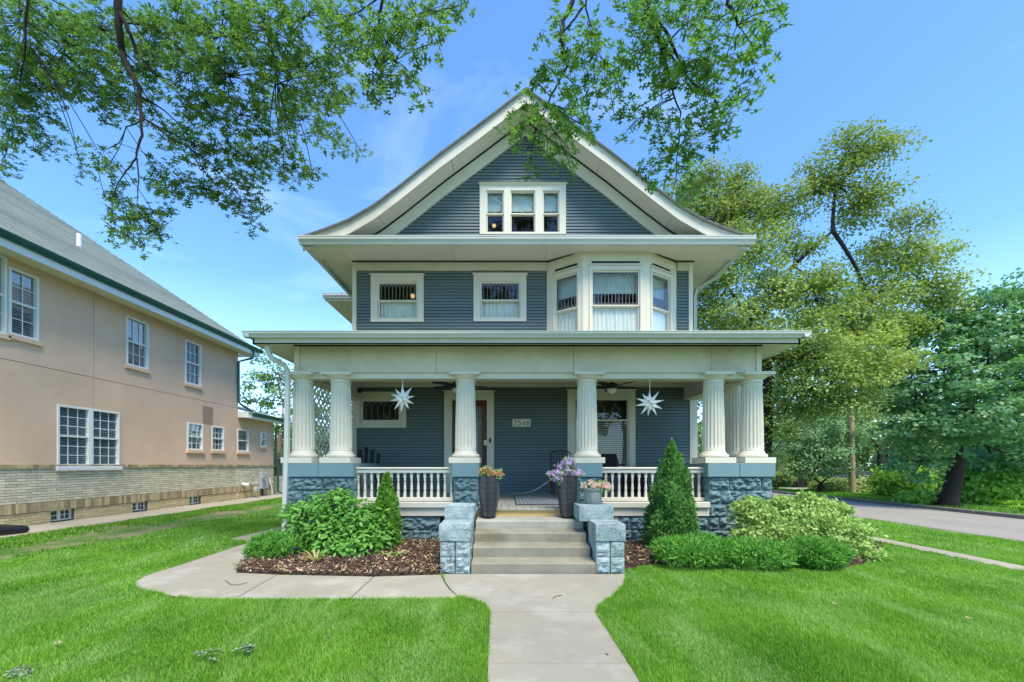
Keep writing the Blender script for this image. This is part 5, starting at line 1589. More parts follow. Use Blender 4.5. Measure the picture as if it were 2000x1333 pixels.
hp = [P(1072, 936, 7.6), P(1071, 950, 7.6), P(1076, 958, 7.6), P(1084, 962, 7.8)]
tag(MB().tube([(a, b, max(c_, zf + 0.012)) for a, b, c_ in hp], 0.011, 6).build('hose', 'redhose', None, smooth=True), 'short red hose hanging beside the purple flower planter', 'hose')

# ================================================================== NEIGHBOUR
nb = thing('neighbour_house', 'tan stucco house with cream brick base, green gutters and grey shingle roof', 'house', (NX, 10, 0))
FN = Fr((NX, 0), (0, 1), (1, 0))      # a = Y, outward +X
def ny(u, X=NX): return X * F0 / (u - CX)
def nz_(v, Y): return CAMH - (v - HY) * Y / F0
YN1 = ny(465); YN2 = ny(534.5); YN0 = 3.2
zbrick = 1.30
zsn = nz_(689, YN1) # soffit height
def nrect(u0, u1, vt, vb):   # vt,vb measured at u0
    Y0, Y1 = ny(u0), ny(u1)
    return (Y0, Y1, nz_(vb, Y0), nz_(vt, Y0))
nw = [('single', nrect(-45, 12, 480, 640), 2), ('single', nrect(16, 75, 520, 652), 2), ('three', nrect(246, 289, 616, 712), 3), ('three', nrect(361, 392, 663, 748), 3),
      ('double', nrect(111, 233, 790, 911), 3), ('three', nrect(365, 396, 825, 879), 3), ('three', nrect(413, 437, 832, 880), 3)]
nww = [('plain', nrect(463, 485, 838, 882), 0), ('one', nrect(508, 519, 844, 872), 1)]
# Stucco panels cut round windows
gz_ = nz_(797.5, YN1)
panels = [YN0, ny(183), ny(347), YN1]
for k in range(3):
    for (z0, z1) in ((zbrick + 0.001, gz_ - 0.006), (gz_ + 0.006, zsn)):
        lo, hi = panels[k] + (0.006 if k else 0), panels[k + 1] - (0.006 if k < 2 else 0)
        ops = [(r[0], r[1], r[2], r[3]) for _, r, _ in nw]
        zz = sorted(set([z0, z1] + [z for o in ops for z in (o[2], o[3]) if z0 < z < z1]))
        mb = MB()
        for za, zb in zip(zz, zz[1:]):
            for (a, b) in cuts(lo, hi, za, zb, ops): mb.fbox(FN, a, b, za, zb, -0.12, 0.0)
        mb.build('stucco_panel', 'stucco', nb)
MB().box(NX - 0.14, NX - 0.122, YN0, YN1 - 0.1, 0, zsn).build('wall_backing', 'groove', nb)
mb = MB()
for k in (1, 2): mb.fbox(FN, panels[k] - 0.006, panels[k] + 0.006, zbrick, zsn, -0.03, -0.012)
mb.fbox(FN, YN0, YN1, gz_ - 0.006, gz_ + 0.006, -0.03, -0.013)
mb.build('stucco_joint', 'groove', nb)
# end wall and wing
MB().box(NX - 9, NX - 0.001, YN1 - 0.1, YN1, 0, zsn).build('end_wall', 'stucco', nb)
zwing = 3.12
ops = [r for _, r, _ in nww]
zz = sorted(set([zbrick, zwing] + [z for o in ops for z in (o[2], o[3])]))
mb = MB()
for za, zb in zip(zz, zz[1:]):
    for (a, b) in cuts(YN1 + 0.001, YN2, za, zb, ops): mb.fbox(FN, a, b, za, zb, -0.12, -0.004)
mb.build('wing_wall', 'stucco', nb)
MB().box(NX - 4, NX - 0.13, YN2 - 0.1, YN2, 0, zwing).build('wing_end_wall', 'stucco', nb)
# patch on stucco
mb = MB(); pr_ = nrect(396, 416, 793, 828)
mb.fbox(FN, pr_[0], pr_[1], pr_[2], pr_[3], 0.0, 0.004); mb.build('stucco_patch', 'patch', nb, bevel=0.002)
# windows
def nwin(kind, r, nc):
    y0, y1, z0, z1 = r
    fw = 0.045
    mb = MB(); cols = [(y0, y1)] if kind != 'double' else [(y0, (y0 + y1) / 2 - 0.01), ((y0 + y1) / 2 + 0.01, y1)]
    for (a, b) in cols: casing(mb, FN, (a, b, z0, z1), (a + fw, b - fw, z0 + fw, z1 - fw), -0.07, 0.025)
    if kind == 'double': mb.fbox(FN, cols[0][1], cols[1][0], z0, z1, -0.07, 0.03)
    w_ = mb.build('window', 'whitevinyl', nb, bevel=0.003)
    for (a, b) in cols:
        zm = (z0 + z1) / 2
        s = MB(); s.fbox(FN, a + fw, b - fw, zm - 0.022, zm + 0.022, -0.06, 0.01)
        s.build('meeting_rail', 'whitevinyl', w_)
        g = MB()
        if nc:
            for q in range(1, nc):
                aa = a + fw + (b - a - 2 * fw) * q / nc; g.fbox(FN, aa - .008, aa + .008, z0 + fw, z1 - fw, -0.035, -0.025)
            nr = 3 if kind == 'double' else 2
            for (c0, c1) in ((z0 + fw, zm - .022), (zm + .022, z1 - fw)):
                for q in range(1, nr):
                    zq = c0 + (c1 - c0) * q / nr; g.fbox(FN, a + fw, b - fw, zq - .008, zq + .008, -0.0345, -0.0255)
            g.build('grille', 'whitevinyl', w_)
        pane(FN, w_, (a + fw, b - fw, z0 + fw, z1 - fw), -0.045, 'glassN')
        blinds(FN, w_, (a + fw, b - fw, z0 + fw, z1 - fw), 0.05, -0.085, 'blindN', 0.75)
    MB().fbox(FN, y0 - 0.04, y1 + 0.04, z0 - 0.10, z0 - 0.003, -0.02, 0.06).build('sill', 'stucco' if kind != 'double' else 'whitevinyl', w_, bevel=0.004)
for k, r, c in nw + nww: nwin(k, r, c)
MB().box(NX - 1.2, NX - 1.1, YN0, YN1 - 0.2, 0, zsn).build('inner_wall', 'room', nb)
# bricks
pieces = []
zso0, zso1 = 0.27, 0.475
bwin = [(ny(101), ny(146), 0.02, zso0), (ny(260), ny(289), 0.02, zso0), (ny(371), ny(393), 0.02, zso0)]
rowh = 0.0585
z = zso1 + 0.004; r = 0
sill_top = zbrick - 0.075
while z < sill_top - 0.02:
    a = YN0 + (0.08 if r % 2 else 0)
    while a < YN2:
        b = min(a + 0.19, YN2)
        if b - a > 0.04: pieces.append((a + .005, b - .005, z + .006, z + rowh - .004, 'brick', random.uniform(0, 0.005)))
        a = b
    z += rowh; r += 1
z = -0.03; r = 0
while z < zso0 - 0.01:
    a = YN0 + (0.08 if r % 2 else 0); zt = min(z + 0.0585, zso0)
    while a < YN2:
        b = min(a + 0.19, YN2)
        for (p, q) in cuts(a, b, z, zt, bwin): pieces.append((p + .004, q - .004, z + .004, zt - .003, 'brickyellow', random.uniform(-0.012, -0.007)))
        a = b
    z = zt; r += 1
a = YN0
while a < YN2:
    pieces.append((a + .003, a + .064, zso0 + .002, zso1, 'brickbrown', random.uniform(0.006, 0.012))); a += 0.067
a = YN0
while a < YN2:
    pieces.append((a + .003, a + .097, sill_top, zbrick, 'brickbrown', random.uniform(0.03, 0.034))); a += 0.1
pieces.sort(key=lambda p: -(p[1] - p[0]) * (p[3] - p[2]) / ((p[0] + p[1]) / 2) ** 3 if 8.1 < p[0] else 1)
boxme = {}
def unitbox(matn):
    if matn not in boxme:
        m_ = MB().box(0, 1, 0, 1, 0, 1); me = bpy.data.meshes.new('brick'); me.from_pydata(m_.v, [], m_.f); me.materials.append(M[matn]); boxme[matn] = me
    return boxme[matn]
for (a, b, z0, z1, mt_, pd) in pieces[:300]:
    place('brick', unitbox(mt_), None, nb, Matrix.Translation((NX - 0.06, a, z0)) @ Matrix.Diagonal((0.06 + pd, b - a, z1 - z0, 1)))
for mt_ in ('brick', 'brickyellow', 'brickbrown'):
    mb = MB()
    for (a, b, z0, z1, m_, pd) in pieces[300:]:
        if m_ == mt_: mb.box(NX - 0.06, NX + pd, a, b, z0, z1)
    mb.build('brickwork', mt_, nb, kind='stuff')
mb = MB()
for (za, zb) in ((-0.03, zso0), (zso0, zbrick)):
    for (a, b) in cuts(YN0, YN2, za, zb, bwin): mb.fbox(FN, a, b, za, zb, -0.12, -0.017 if za < 0 else -0.004)
mb.build('mortar', 'bmortar', nb)
for (a, b, z0, z1) in bwin:
    mb = MB(); casing(mb, FN, (a, b, z0, z1), (a + .04, b - .04, z0 + .03, z1 - .03), -0.11, -0.08)
    mid = a + (b - a) * 0.45; mb.fbox(FN, mid - .03, mid + .03, z0, z1, -0.11, -0.078)
    w_ = mb.build('basement_window', 'whitevinyl', nb)
    g = MB(); g.fbox(FN, mid + .03 + (b - mid - .07) / 2 - .008, mid + .03 + (b - mid - .07) / 2 + .008, z0 + .03, z1 - .03, -0.10, -0.09)
    g.fbox(FN, a + .04, b - .04, (z0 + z1) / 2 - .008, (z0 + z1) / 2 + .008, -0.10, -0.0905); g.build('grille', 'whitevinyl', w_)
    pane(FN, w_, (a + .04, b - .04, z0 + .03, z1 - .03), -0.104, 'glassN')
# eaves
XE = NX + 0.5; YE2 = YN1 + 0.5
zef = zsn - 0.03
for k in range(46):
    y = YN0 + k * 0.3
    if y > YE2 - 0.1: break
    MB().box(NX - 0.05, XE - 0.02, y + .003, min(y + 0.297, YE2), zsn, zsn + 0.012).build('soffit_plank', 'soffitN', nb)
MB().box(XE - 0.02, XE, YN0, YE2, zef - 0.02, zef + 0.19).build('fascia_board', 'whitevinyl', nb)
MB().box(NX - 6, XE, YE2 - 0.02, YE2, zef - 0.02, zef + 0.19).build('fascia_board', 'whitevinyl', nb)
gp = [(0, 0, 0), (0, 0, -0.11), (0.05, 0, -0.11), (0.075, 0, -0.06), (0.11, 0, -0.03), (0.12, 0, 0.01)]
zgn = zef + 0.25
MB().extr(gp, (XE, YN0, zgn), (XE, YE2 + 0.1, zgn)).build('gutter', 'greenmetal', nb)
# hip roof with courses
pit = 0.785
rootr = MB()
zr0 = zgn - 0.08
T_ = 5.2
rootr.v = [(XE + 0.05, YN0, zr0), (XE + 0.05, YE2 + 0.1, zr0), (XE - T_, YE2 + 0.1 - T_ - 0.05, zr0 + T_ * pit), (XE - T_, YN0, zr0 + T_ * pit), (XE - 2 * T_, YE2 + 0.1, zr0)]
rootr.f = [(0, 1, 2, 3), (1, 4, 2)]
nroof = rootr.build('roof', 'shingleN', nb)
nrow = 46
for k in range(nrow):
    t0, t1 = T_ * k / nrow, T_ * (k + 1.12) / nrow
    MB().hexa([(XE + 0.06 - t0, YN0, zr0 + t0 * pit), (XE + 0.06 - t0, YE2 + 0.12 - t0, zr0 + t0 * pit), (XE + 0.06 - t1, YE2 + 0.12 - t1, zr0 + t1 * pit), (XE + 0.06 - t1, YN0, zr0 + t1 * pit),
               (XE + 0.06 - t0, YN0, zr0 + t0 * pit + 0.028), (XE + 0.06 - t0, YE2 + 0.12 - t0, zr0 + t0 * pit + 0.028), (XE + 0.06 - t1, YE2 + 0.12 - t1, zr0 + t1 * pit + 0.008), (XE + 0.06 - t1, YN0, zr0 + t1 * pit + 0.008)]).build('shingle_course', 'shingleN', nroof)
# vent pipe
t = 1.72
vp = MB(); vp.lathe((XE - t, 10.93, zr0 + t * pit - 0.05), [(0.05, 0), (0.05, 0.46)], 14); vp.build('vent_pipe', 'whitevinyl', nroof, smooth=True)
MB().lathe((XE - t, 10.93, zr0 + t * pit - 0.05), [(0.13, 0), (0.07, 0.12), (0.055, 0.13)], 14).build('pipe_flashing', 'shingle', nroof)
# wing roof + eaves
zwf = nz_(813, 15.45)
MB().box(NX - 0.05, NX + 0.36, YN1 + 0.01, YN2 + 0.45, zwing, zwing + 0.015).build('wing_soffit', 'soffitN', nb)
MB().box(NX + 0.36, NX + 0.38, YN1 - 0.02, YN2 + 0.45, zwing - 0.03, zwing + 0.12).build('wing_fascia', 'whitevinyl', nb)
MB().extr(gp, (NX + 0.38, YN1 + 0.25, zwing + 0.17), (NX + 0.38, YN2 + 0.5, zwing + 0.17)).build('gutter', 'greenmetal', nb)
mb = MB(); mb.v = [(NX + 0.40, YN1, zwing + 0.16), (NX + 0.40, YN2 + 0.5, zwing + 0.16), (NX - 3, YN1, zwing + 1.2), (NX - 3, YN2 - 1, zwing + 1.2)]; mb.f = [(0, 1, 3, 2)]
mb.build('wing_roof', 'shingleN', nb)
MB().box(NX, NX + 0.4, YN1 - 0.015, YN1, zwing - 0.03, zwing + 0.18).build('wing_fascia', 'whitevinyl', nb)
# downspouts
gtube = lambda pts: MB().tube(pts, 0.045, 4, True).build('downspout', 'greenmetal', nb)
gtube([(XE + .05, YN1 + 0.1, zgn - 0.08), (XE + .02, YN1 + 0.08, zef - 0.15), (NX + 0.06, YN1 - 0.06, zef - 0.33), (NX + 0.06, YN1 - 0.06, zwing + 0.55), (NX + 0.12, YN1 + 0.1, zwing + 0.42), (NX + 0.3, YN1 + 0.4, zwing + 0.26)])
gtube([(NX + .42, YN2 + 0.2, zwing + 0.1), (NX + .40, YN2 + 0.2, zwing - 0.05), (NX + 0.07, YN2 + 0.05, zwing - 0.25), (NX + 0.07, YN2 + 0.05, 1.4), (NX + 0.16, YN2 + 0.05, 1.25), (NX + 0.16, YN2 + 0.05, 0.12), (NX + 0.4, YN2 + 0.05, 0.04)])
# meters
em = thing('electric_meter', 'grey electric meter box on the brick wall by the green downspout', 'meter', (NX, ny(512), 0.3))
y_, z_ = ny(510.5), 0
MB().fbox(FN, ny(505), ny(518), nz_(955, 16.9), nz_(924, 16.9), 0.0, 0.14).build('box', 'metalgrey', em, bevel=0.01)
MB().tube([(NX + 0.14, ny(508), nz_(933, 16.9)), (NX + 0.3, ny(508) - 0.1, nz_(933, 16.9))], 0.09, 14).build('meter_dome', 'chrome', em, smooth=True)
MB().tube([(NX + 0.06, ny(510), nz_(955, 16.9)), (NX + 0.06, ny(510), 0.02)], 0.04, 8).build('conduit', 'blackmetal', em)
gmn = thing('gas_meter', 'silver gas meter with pipes low on the neighbouring brick wall', 'meter', (NX, ny(488), 0.1))
MB().lathe((NX + 0.2, ny(490), nz_(962, 16.2)), [(0.05, 0), (0.13, 0.03), (0.14, 0.12), (0.12, 0.2), (0.04, 0.22)], 14).build('body', 'chrome', gmn, smooth=True)
MB().tube([(NX + 0.1, ny(480), 0.6), (NX + 0.15, ny(484), 0.55), (NX + 0.2, ny(488), 0.55), (NX + 0.2, ny(494), 0.6), (NX + 0.08, ny(497), 0.62)], 0.03, 8).build('pipe', 'metalgrey', gmn, smooth=True)
MB().tube([(NX, ny(473), nz_(946, 15.8)), (NX + 0.22, ny(475), nz_(948, 15.8))], 0.07, 10).build('vent_hood', 'whitevinyl', gmn, smooth=True)
tag(MB().tube([(NX + 0.03, ny(526), 0.72), (NX + 0.04, ny(526), 0.45), (NX + 0.07, ny(527), 0.4), (NX + 0.07, ny(528.5), 0.02)], 0.03, 8).build('white_pipe', 'whitevinyl', None, smooth=True), 'thin white pipe on the brick between meter box and green downspout', 'pipe')
tag(MB().tube([(NX + 0.9, 7.2, 0.10), (NX + 1.0, 7.8, 0.07), (px(8, 8.0), 7.9, 0.075)], [0.075, 0.075, 0.08], 16).build('drain_pipe', 'blackmetal', None, smooth=True), 'black plastic drain pipe end lying at the far left lawn edge', 'pipe')
# fence and gate behind
fn = thing('iron_fence', 'dark railing fence on a pale board panel between the two houses', 'fence', (px(544, 18.6), 18.6, 0))
YF = 18.6
for v in (895, 898): MB().box(px(532, YF), px(600, YF), YF - .02, YF + .02, pz(v + 1, YF), pz(v, YF)).build('top_rail', 'fencewhite' if v == 895 else 'fenceiron', fn)
for k in range(22):
    x = px(536 + k * 2.2, YF)
    MB().box(x - 0.012, x + 0.012, YF - .012, YF + .012, pz(930, YF), pz(897, YF)).build('bar', 'fenceiron', fn)
for k in range(8):
    x = px(532 + k * 5.5, YF); MB().box(x, x + 0.12, YF - 0.03, YF, pz(966, YF), pz(930, YF)).build('board', 'fencewhite', fn)
MB().box(px(532, YF), px(600, YF), YF - .05, YF - .031, pz(937, YF), pz(932, YF)).build('bottom_rail', 'fencewhite', fn)

# ================================================================== TREES
def branch(mb, p0, p1, r0, r1, bend=0.15, n=5, sides=7, sag=0.0):
    p0, p1 = Vector(p0), Vector(p1); L_ = (p1 - p0).length
    pts, rs = [], []
    off = Vector((random.uniform(-1, 1), random.uniform(-1, 1), random.uniform(-0.5, 0.5))) * bend * L_
    for k in range(n + 1):
        t = k / n
        p = p0.lerp(p1, t) + off * math.sin(t * PI) * 0.6 + Vector((0, 0, sag * L_ * math.sin(t * PI)))
        pts.append(p); rs.append(r0 + (r1 - r0) * t)
    mb.tube(pts, rs, sides)
    return pts
def cluster_pts(blobs, per_area, disc=0.45, flat=0.4, leaves_per=60, shell=0.55):
    """leaf positions in flattened sprays spread through ellipsoid blobs; returns pos, outward normals, spray centres"""
    P_, N_, C_ = [], [], []
    for (c, r) in blobs:
        c = np.array(c, float); r = np.array(r, float)
        area = 4 * PI * ((r[0] * r[1]) ** 1.6 / 3 + (r[0] * r[2]) ** 1.6 / 3 + (r[1] * r[2]) ** 1.6 / 3) ** (1 / 1.6)
        nclus = max(3, int(area * per_area))
        d = unit(rnd(nclus)); rad = RNG.uniform(shell, 1.03, (nclus, 1))
        cc = c + d * rad * r
        C_.append(np.concatenate([cc, np.repeat(c[None], nclus, 0)], 1))
        for q in range(nclus):
            n = int(leaves_per * RNG.uniform(0.6, 1.4)); dd = disc * RNG.uniform(0.6, 1.4)
            o = inball(n) * np.array((dd, dd, dd * flat))
            o[:, 2] -= 0.35 * (o[:, 0] ** 2 + o[:, 1] ** 2) / dd
            P_.append(cc[q] + o); N_.append(np.repeat(d[q][None], n, 0))
    return np.concatenate(P_), np.concatenate(N_), np.concatenate(C_)
def tree(name, label, mat, base, forks, blobs, r0, leaf=0.1, per_area=0.8, disc=0.45, leaves_per=60, bark='bark', flat=0.4, group=None, cat='tree', limbs=True, T=T_QUAD, mats=None, shell=0.55):
    t = thing(name, label, cat, base, group)
    tb = MB()
    top = forks[0]
    branch(tb, base, top, r0, r0 * 0.72, 0.05, 6, 12)
    tb.lathe(base, [(r0 * 1.5, -0.03), (r0 * 1.15, 0.12), (r0 * 1.0, 0.35)], 12)
    tb.build('trunk', bark, t, smooth=True)
    lb_ = MB()
    nodes = [Vector(top)]
    prev = Vector(top)
    for f in forks[1:]:
        q = min(nodes, key=lambda n_: (n_ - Vector(f)).length)
        branch(lb_, q, f, r0 * 0.34, r0 * 0.18, 0.12, 5, 8); nodes.append(Vector(f))
    pos, nr, cs = cluster_pts(blobs, per_area, disc, flat, leaves_per, shell)
    for (c, r) in blobs:
        c = Vector(c); q = min(nodes, key=lambda n_: (n_ - c).length)
        branch(lb_, q, c, r0 * 0.16, r0 * 0.06, 0.15, 5, 6)
    if limbs:
        for row in cs[::2]:
            branch(lb_, row[3:6], row[0:3], r0 * 0.05, r0 * 0.015, 0.15, 3, 4)
    if len(lb_.v): lb_.build('branch', bark, t, smooth=True)
    nrm = nr * 0.5 + rnd(len(pos)) * 0.55 + np.array((0, 0, 0.75))
    d = nr * 0.6 + rnd(len(pos)) * 0.8 + np.array((0, 0, -0.35))
    sz = leaf * RNG.uniform(0.65, 1.3, len(pos))
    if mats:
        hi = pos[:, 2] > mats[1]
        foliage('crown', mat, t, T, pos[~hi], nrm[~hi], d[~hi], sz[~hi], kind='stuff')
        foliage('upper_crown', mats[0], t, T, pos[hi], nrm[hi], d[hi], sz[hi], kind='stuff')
    else:
        foliage('crown', mat, t, T, pos, nrm, d, sz, kind='stuff')
    return t
def B(u, v, Y, ru, rv, ry=None):
    rx, rz = ru * Y / F0, rv * Y / F0
    return (P(u, v, Y), (rx, ry or (rx + rz) / 2, rz))
# yellow-green tree right of the house
YT = 13.0
tree('verge_tree', 'tall yellow green tree rising right of the house with a leaning upper limb', 'locust', (px(1486, YT), YT, -0.02),
     [P(1497, 700, YT), P(1480, 640, YT), P(1550, 520, YT), P(1627, 452, YT), P(1632, 360, YT), P(1690, 300, YT), P(1700, 590, YT + .5), P(1770, 520, YT + .5), P(1420, 560, YT), P(1400, 450, YT + .6), P(1650, 620, YT - .5), P(1600, 700, YT - 1)],
     [B(1655, 300, YT, 70, 32), B(1620, 350, YT, 50, 35), B(1700, 375, YT, 45, 28), B(1665, 400, YT, 55, 35), B(1730, 290, YT, 30, 20), B(1650, 268, YT, 26, 20), B(1590, 330, YT, 24, 14),
      B(1780, 430, YT, 45, 28), B(1800, 490, YT, 50, 45), B(1750, 500, YT, 55, 40), B(1820, 560, YT, 50, 40), B(1720, 560, YT, 70, 40), B(1840, 590, YT, 40, 30),
      B(1400, 420, YT + 1, 70, 60), B(1470, 400, YT + 1, 60, 45), B(1530, 400, YT, 50, 40), B(1340, 400, YT + 2, 60, 70), B(1440, 350, YT + 1, 30, 30), B(1385, 345, YT + 1, 30, 40),
      B(1460, 480, YT, 80, 50), B(1400, 540, YT, 60, 60), B(1500, 560, YT, 70, 50), B(1560, 480, YT, 40, 40), B(1590, 590, YT, 80, 55), B(1680, 620, YT, 80, 50),
      B(1450, 620, YT, 90, 50), B(1380, 610, YT + .5, 50, 50), B(1560, 660, YT - .6, 90, 50), B(1660, 690, YT - 1, 80, 50), B(1600, 740, YT - 1, 70, 45), B(1680, 750, YT - 1, 60, 40), B(1530, 720, YT, 50, 50),
      B(1720, 700, YT - 1, 50, 40), B(1640, 790, YT - 1, 60, 30), B(1760, 640, YT, 50, 35), B(1540, 790, YT, 60, 35), B(1520, 840, YT - .5, 34, 34), B(1505, 890, YT - .3, 24, 24), B(1700, 480, YT + .5, 30, 20), B(1600, 540, YT, 45, 35)],
     0.19, leaf=0.09, per_area=2.9, disc=0.58, leaves_per=105, bark='bark', flat=0.48, shell=0.3, mats=('locustdark', pz(470, YT)))
# maple at the street corner
YM = 12.9
tree('maple_tree', 'big dark blue green maple tree standing right at the far kerb', 'maple', (px(1851, YM), YM, 0.0),
     [P(1872, 895, YM), P(1885, 850, YM), P(1925, 870, YM), P(1850, 780, YM + .4), P(1930, 760, YM), P(1800, 800, YM)],
     [B(1850, 720, YM, 110, 70), B(1930, 660, YM, 100, 70), B(1830, 640, YM + .5, 90, 60), B(1990, 700, YM, 80, 90), B(1890, 610, YM + .5, 80, 45), B(1960, 600, YM + .5, 60, 40),
      B(1785, 750, YM, 75, 55), B(1835, 830, YM - .5, 90, 50), B(1900, 800, YM - .8, 110, 60), B(1990, 810, YM, 80, 70), B(1765, 850, YM, 45, 45), B(1800, 900, YM, 40, 35), B(1980, 560, YM + 1, 40, 30),
      B(1930, 900, YM + 1.5, 60, 40), B(1760, 900, YM + .2, 26, 34), B(1990, 900, YM, 50, 45), B(2060, 760, YM, 70, 120), B(2050, 620, YM, 60, 60)],
     0.24, leaf=0.135, per_area=2.3, disc=0.42, leaves_per=55, bark='bark', flat=0.28)
# small round tree
YS = 19.2
tree('small_tree', 'small round pale green tree on the grass left of the wooden pole', 'smalltree', (px(1603, YS), YS, 0.0),
     [P(1603, 945, YS), P(1585, 930, YS), P(1622, 930, YS), P(1602, 905, YS)],
     [B(1600, 880, YS, 60, 40), B(1560, 890, YS, 45, 35), B(1645, 885, YS, 40, 35), B(1590, 840, YS, 60, 35), B(1540, 910, YS, 30, 22), B(1560, 850, YS + .5, 45, 35), B(1640, 850, YS, 40, 30), B(1620, 910, YS, 40, 20)],
     0.13, leaf=0.13, per_area=1.6, disc=0.4, leaves_per=60, bark='bark', flat=0.5)
# background trees, right
bgr = [(1620, 30, 16, 110, 240, 'fartree', 'tall pale green tree behind the verge tree'), (1730, 34, 16, 120, 330, 'smalltree', 'tall tree closing the gap above the wooden pole'), (1560, 24, 12, 100, 110, 'smalltree', 'pale bushy tree behind the small round tree'), (1720, 27, 10, 130, 120, 'fartree', 'mid green tree filling the gap behind the wooden pole'),
       (1450, 30, 9, 110, 130, 'fartree', 'tree seen between the right porch columns'), (1850, 30, 13, 160, 150, 'fartree', 'tall green tree behind the maple'),
       (1990, 26, 12, 140, 150, 'darktree', 'dark tree at the far right edge behind the maple')]
for u, Y, r_, ru, rv, mt_, lab in bgr:
    bl = [B(u + random.uniform(-ru, ru) * .8, 850 - random.uniform(-.4, 1) * rv, Y + random.uniform(-1, 1), random.uniform(30, 50), random.uniform(25, 40)) for _ in range(r_)]
    tree('background_tree', lab, mt_, (px(u, Y), Y, 0), [P(u, 880, Y)], bl, 0.25, leaf=0.2, per_area=0.6, disc=0.8, leaves_per=60, group='trees beyond the side street')
# trees behind, left
for u, Y, lab, bls, mt_ in ((520, 24, 'airy tree with bare limbs seen between the two houses', [(500, 740, 35, 22), (540, 730, 30, 25), (475, 770, 20, 18), (520, 775, 30, 15), (560, 770, 25, 25), (490, 815, 30, 20), (540, 830, 28, 25), (590, 800, 25, 30), (555, 870, 30, 22), (520, 700, 25, 12), (515, 810, 15, 12)], 'fartree'),
                            (600, 27, 'green tree seen through the porch lattice', [(600, 820, 40, 40), (640, 780, 40, 40), (620, 870, 60, 30), (570, 880, 40, 30), (660, 850, 40, 40)], 'smalltree')):
    tree('background_tree', lab, mt_, (px(u, Y), Y, 0), [P(u, 860, Y), P(u - 12, 790, Y), P(u + 14, 770, Y)], [B(a, b, Y + random.uniform(-1, 1), c, d_) for a, b, c, d_ in bls], 0.17, leaf=0.16, per_area=1.0, disc=0.55, leaves_per=60, group='trees behind the gap')
tree('tall_pine', 'thin reddish trunk behind the neighbouring wing', 'darktree', (px(546, 22), 22, 0), [P(546, 850, 22), P(545, 760, 22), P(546, 730, 22)], [B(560, 740, 22, 14, 12), B(545, 900, 22, 24, 18)], 0.14, leaf=0.14, per_area=0.6, disc=0.5, leaves_per=30, bark='redbrick')
for (x_, y_, zt_, lab_) in ((-9, -15, 17, 'leftmost dark tree across the street behind the viewer'), (1, -15, 24, 'tallest dark tree across the street straight behind the viewer'), (10, -16, 17, 'rightmost dark tree across the street behind the viewer')):
    bl = [((x_ + random.uniform(-3.2, 3.2), y_ + random.uniform(-1.5, 1.5), 5 + (zt_ - 5) * q / 13.0), (1.9, 1.7, 1.5)) for q in range(14)]
    tree('street_tree', lab_, 'darktree', (x_, y_, 0), [(x_, y_, 4.5)], bl, 0.3, leaf=0.32, per_area=0.35, disc=0.9, leaves_per=40, group='trees across the street behind the viewer', limbs=False)
# far belt of woods closing the horizon
P_ = []
for k in range(420):
    a = RNG.uniform(-1.25, 1.25)
    rr = RNG.uniform(46, 60)
    x, y = rr * math.sin(a), rr * math.cos(a) + 4
    P_.append(((x, y, RNG.uniform(0.3, 5.5)), (RNG.uniform(1.8, 3.2), 2.0, RNG.uniform(1.3, 2.4))))
pos, nr, cs = cluster_pts(P_, 0.10, 1.6, 0.5, 22)
foliage('far_woods', 'fartree', None, T_QUAD, pos, nr + rnd(len(pos)) * .5 + np.array((0, 0, .6)), rnd(len(pos)), 0.6 * RNG.uniform(.6, 1.3, len(pos)), kind='stuff')
# bushes and meadow beyond the street
def bush(name, label, mat, blobs, leaf, n, T=T_OVAL, cat='bush', group=None, nparts=0, up=0.6, stems=True, shell=0.45, stemmat='barkgrey', jitter=0.6, aspect=None, lumps=0.0, dd=None):
    c0 = blobs[0][0]
    t = thing(name, label, cat, (c0[0], c0[1], 0.0), group)
    tot = sum(b[1][0] * b[1][2] for b in blobs)
    P_, N_ = [], []
    for (c, r) in blobs:
        m_ = int(n * r[0] * r[2] / tot)
        d = unit(rnd(m_)); rad = 1 - (1 - shell) * RNG.random((m_, 1)) ** 1.6
        if lumps:
            lm = np.array([mnoise.noise(Vector(q) * 3.3 + Vector(c)) for q in d])[:, None]
            rad = rad * (1 + lumps * lm)
        p = np.array(c) + d * rad * np.array(r); P_.append(p); N_.append(d)
    pos = np.concatenate(P_); nr = np.concatenate(N_)
    k = pos[:, 2] > 0.03; pos, nr = pos[k], nr[k]
    nrm = nr * 0.8 + rnd(len(pos)) * jitter + np.array((0, 0, up))
    d = nr + rnd(len(pos)) * 0.6 + np.array((0, 0, 0.25)) if dd is None else dd(pos, nr)
    if stems:
        sb = MB()
        for (c, r) in blobs:
            for q in range(5):
                e = Vector(c) + Vector((random.uniform(-.7, .7) * r[0], random.uniform(-.7, .7) * r[1], random.uniform(-.2, .7) * r[2]))
                sb.tube([(c0[0] + random.uniform(-.08, .08), c0[1], 0.0), ((c0[0] + e.x) / 2, (c0[1] + e.y) / 2, e.z * 0.5), e], [0.014, 0.01, 0.004], 5)
        sb.build('stem', stemmat, t)
    foliage('foliage', mat, t, T, pos, nrm, d, leaf * RNG.uniform(0.6, 1.3, len(pos)), nparts=nparts, kind='stuff', aspect=aspect)
    return t
def gb(x, y, rx, ry, rz, z=None): return ((x, y, z if z is not None else rz * 0.75), (rx, ry, rz))
